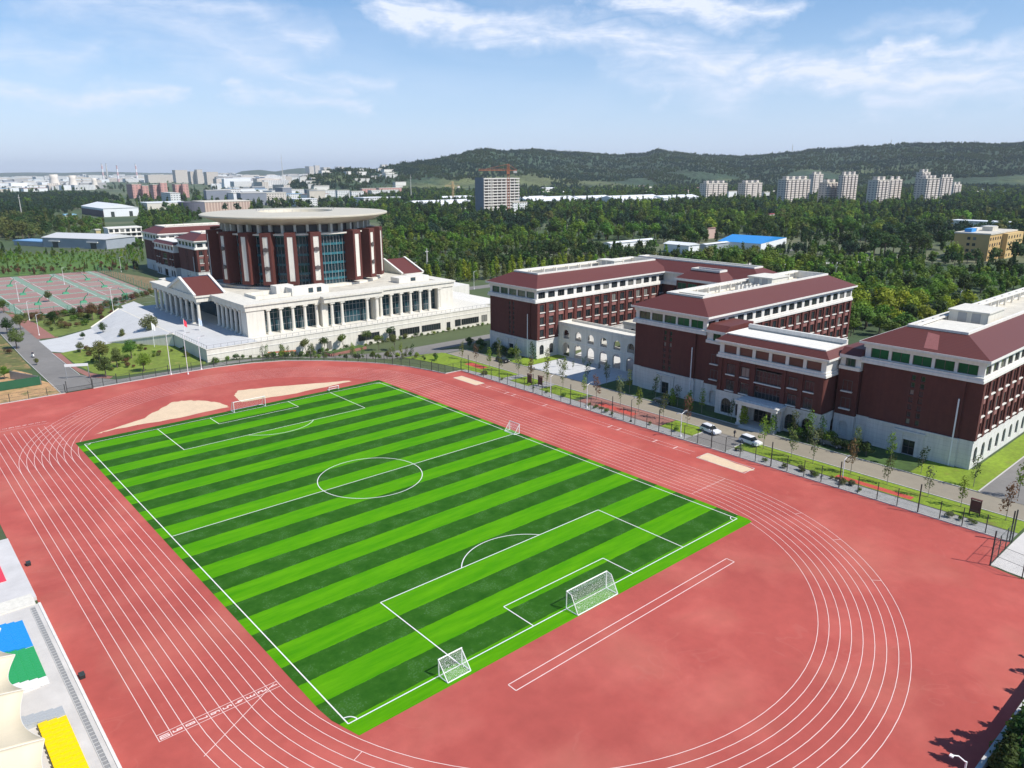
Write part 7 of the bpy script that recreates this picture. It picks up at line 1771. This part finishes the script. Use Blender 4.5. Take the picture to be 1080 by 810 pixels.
# the row of slim poplars behind the long left wing: countable
k = 0
for i in range(64):
    u = 398+i*5.1; v = 303-(i*.36 if i < 40 else 14.4-(i-40)*.15)
    p = at(u, v)
    if -10 < p.x < 70: pass
    POP[i % 3].put('poplar', p.x+rnd.uniform(-2, 2), p.y+rnd.uniform(-3, 3), ('fresh', 'yellow', 'yellow', 'fresh')[i % 4] if rnd.random() > .25 else 'olive', 'slim yellow-green poplar in the row behind the long left wing, %s from the left' % ordinal(k), 'slim poplars behind the school', 10.5+rnd.uniform(-2.2, 1.8), wide=1.15); k += 1
def pk_lane(x): return x
# the nearest trees that show are things of their own, the rest one mass
def vis(x, y, h_):
    q = Vector((x, y, h_*.6))-CAM; d = q.dot(_f)
    if d < 10: return 0
    u, v = 540+F_PX*q.dot(CR)/d, 405-F_PX*q.dot(CU)/d
    return h_/d if (-5 < u < 1085 and 150 < v < 815) else 0
WOODS.sort(key=lambda t_: -vis(t_[0], t_[1], t_[4]))
NEAR = [t_ for t_ in WOODS if vis(t_[0], t_[1], t_[4]) > 0][:290]; REST = WOODS[len(NEAR):]
DESC = {'dark': 'dark green', 'mid': 'mid green', 'fresh': 'fresh green', 'yellow': 'yellow-flecked', 'olive': 'olive green', 'brown': 'brownish', 'blue': 'deep blue-green', 'grey': 'pale'}
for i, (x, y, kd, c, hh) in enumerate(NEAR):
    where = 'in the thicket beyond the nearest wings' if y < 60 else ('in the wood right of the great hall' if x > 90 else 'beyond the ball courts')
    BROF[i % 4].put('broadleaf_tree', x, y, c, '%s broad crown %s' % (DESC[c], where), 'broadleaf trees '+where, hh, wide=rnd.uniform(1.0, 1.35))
# one instancer per colour; the crowns are spread on points of a mesh
LO = [Tree('broad', 9.5, 31, 220, .78), Tree('broad', 8.6, 32, 220, .74), Tree('poplar', 11.5, 33, 190, .75)]
def mass(name, pts, colour, label):
    if not pts: return
    for k in range(3):
        sub = pts[k::3]
        proto_mb = LO[k]; me = MB(); me.v = list(proto_mb.mb.v); me.f = list(proto_mb.mb.f); me.mi = [0]*len(me.f)
        i0 = len(me.v); me.v += proto_mb.t.v; me.f += [tuple(q+i0 for q in f) for f in proto_mb.t.f]; me.mi += [1]*len(proto_mb.t.f)
        pr_ = bpy.data.objects.new('crown_source', me.mesh('crown_source', [LEAF[colour], M['bark']]))
        pm_ = bpy.data.meshes.new(name); pm_.from_pydata([(x, y, z) for x, y, z, h_ in sub], [], [])
        at_ = pm_.attributes.new('size', 'FLOAT', 'POINT'); at_.data.foreach_set('value', [h_/9.5 for _, _, _, h_ in sub])
        ro_ = pm_.attributes.new('turn', 'FLOAT_VECTOR', 'POINT'); ro_.data.foreach_set('vector', [q for _ in sub for q in (0.0, 0.0, rnd.uniform(0, 6.28))])
        o = bpy.data.objects.new(name, pm_); link(o); tag(o, label, 'wood', kind='stuff')
        g = bpy.data.node_groups.new('spread', 'GeometryNodeTree'); g.interface.new_socket('Geometry', in_out='INPUT', socket_type='NodeSocketGeometry'); g.interface.new_socket('Geometry', in_out='OUTPUT', socket_type='NodeSocketGeometry')
        a = g.nodes.new('NodeGroupInput'); b = g.nodes.new('NodeGroupOutput'); ip = g.nodes.new('GeometryNodeInstanceOnPoints'); oi = g.nodes.new('GeometryNodeObjectInfo'); oi.inputs['Object'].default_value = pr_
        mp2 = g.nodes.new('GeometryNodeMeshToPoints'); na = g.nodes.new('GeometryNodeInputNamedAttribute'); na.data_type = 'FLOAT'; na.inputs[0].default_value = 'size'
        nb2 = g.nodes.new('GeometryNodeInputNamedAttribute'); nb2.data_type = 'FLOAT_VECTOR'; nb2.inputs[0].default_value = 'turn'
        g.links.new(a.outputs[0], mp2.inputs[0]); g.links.new(mp2.outputs[0], ip.inputs['Points']); g.links.new(oi.outputs['Geometry'], ip.inputs['Instance'])
        g.links.new(na.outputs['Attribute'], ip.inputs['Scale']); g.links.new(nb2.outputs['Attribute'], ip.inputs['Rotation']); g.links.new(ip.outputs[0], b.inputs[0])
        md = o.modifiers.new('spread', 'NODES'); md.node_group = g
by = {}
for (x, y, kd, c, hh) in REST: by.setdefault(c, []).append((x, y, gz(x, y), hh))
for c, pts in by.items(): mass('woodland', pts, c, DESC[c]+' crowns of the woods and belts of trees on the plain')
# forest on the slopes
hp = {'dark': [], 'blue': []}; r_ = random.Random(77); k = 0
while k < 36000:
    u = r_.uniform(300, 1180); s_ = r_.uniform(0.03, 0.50); k += 1
    x, y, z = hill_height(u, s_)
    if s_ < .20 and nz(x, y, 210, 13) < .28-s_*2.2: continue
    hp['dark' if nz(x, y, 150, 15) > 0 else 'blue'].append((x, y, z-2.5, r_.uniform(8, 14))) if u > 420 or r_.random() < .45 else None
for c, pts in hp.items(): mass('hill_forest', pts, 'hill' if c == 'blue' else 'dark', DESC[c]+' forest covering the slopes of the hills')
print('woods', len(WOODS), 'hill', sum(len(v) for v in hp.values()))

# ------------------------------------------------------------------ air
hm_ = bpy.data.materials.new('haze'); hm_.use_nodes = True; nt = hm_.node_tree
for n in list(nt.nodes):
    if n.type == 'BSDF_PRINCIPLED': nt.nodes.remove(n)
pv = nt.nodes.new('ShaderNodeVolumePrincipled'); pv.inputs['Color'].default_value = (0.84, 0.92, 1.0, 1); pv.inputs['Density'].default_value = 0.000058; pv.inputs['Anisotropy'].default_value = 0.0
nt.links.new(pv.outputs[0], nt.nodes['Material Output'].inputs['Volume'])
hz_ = MB().box(-25000, 25000, -25000, 25000, -5, 300).build('haze', hm_); tag(hz_, kind='stuff')
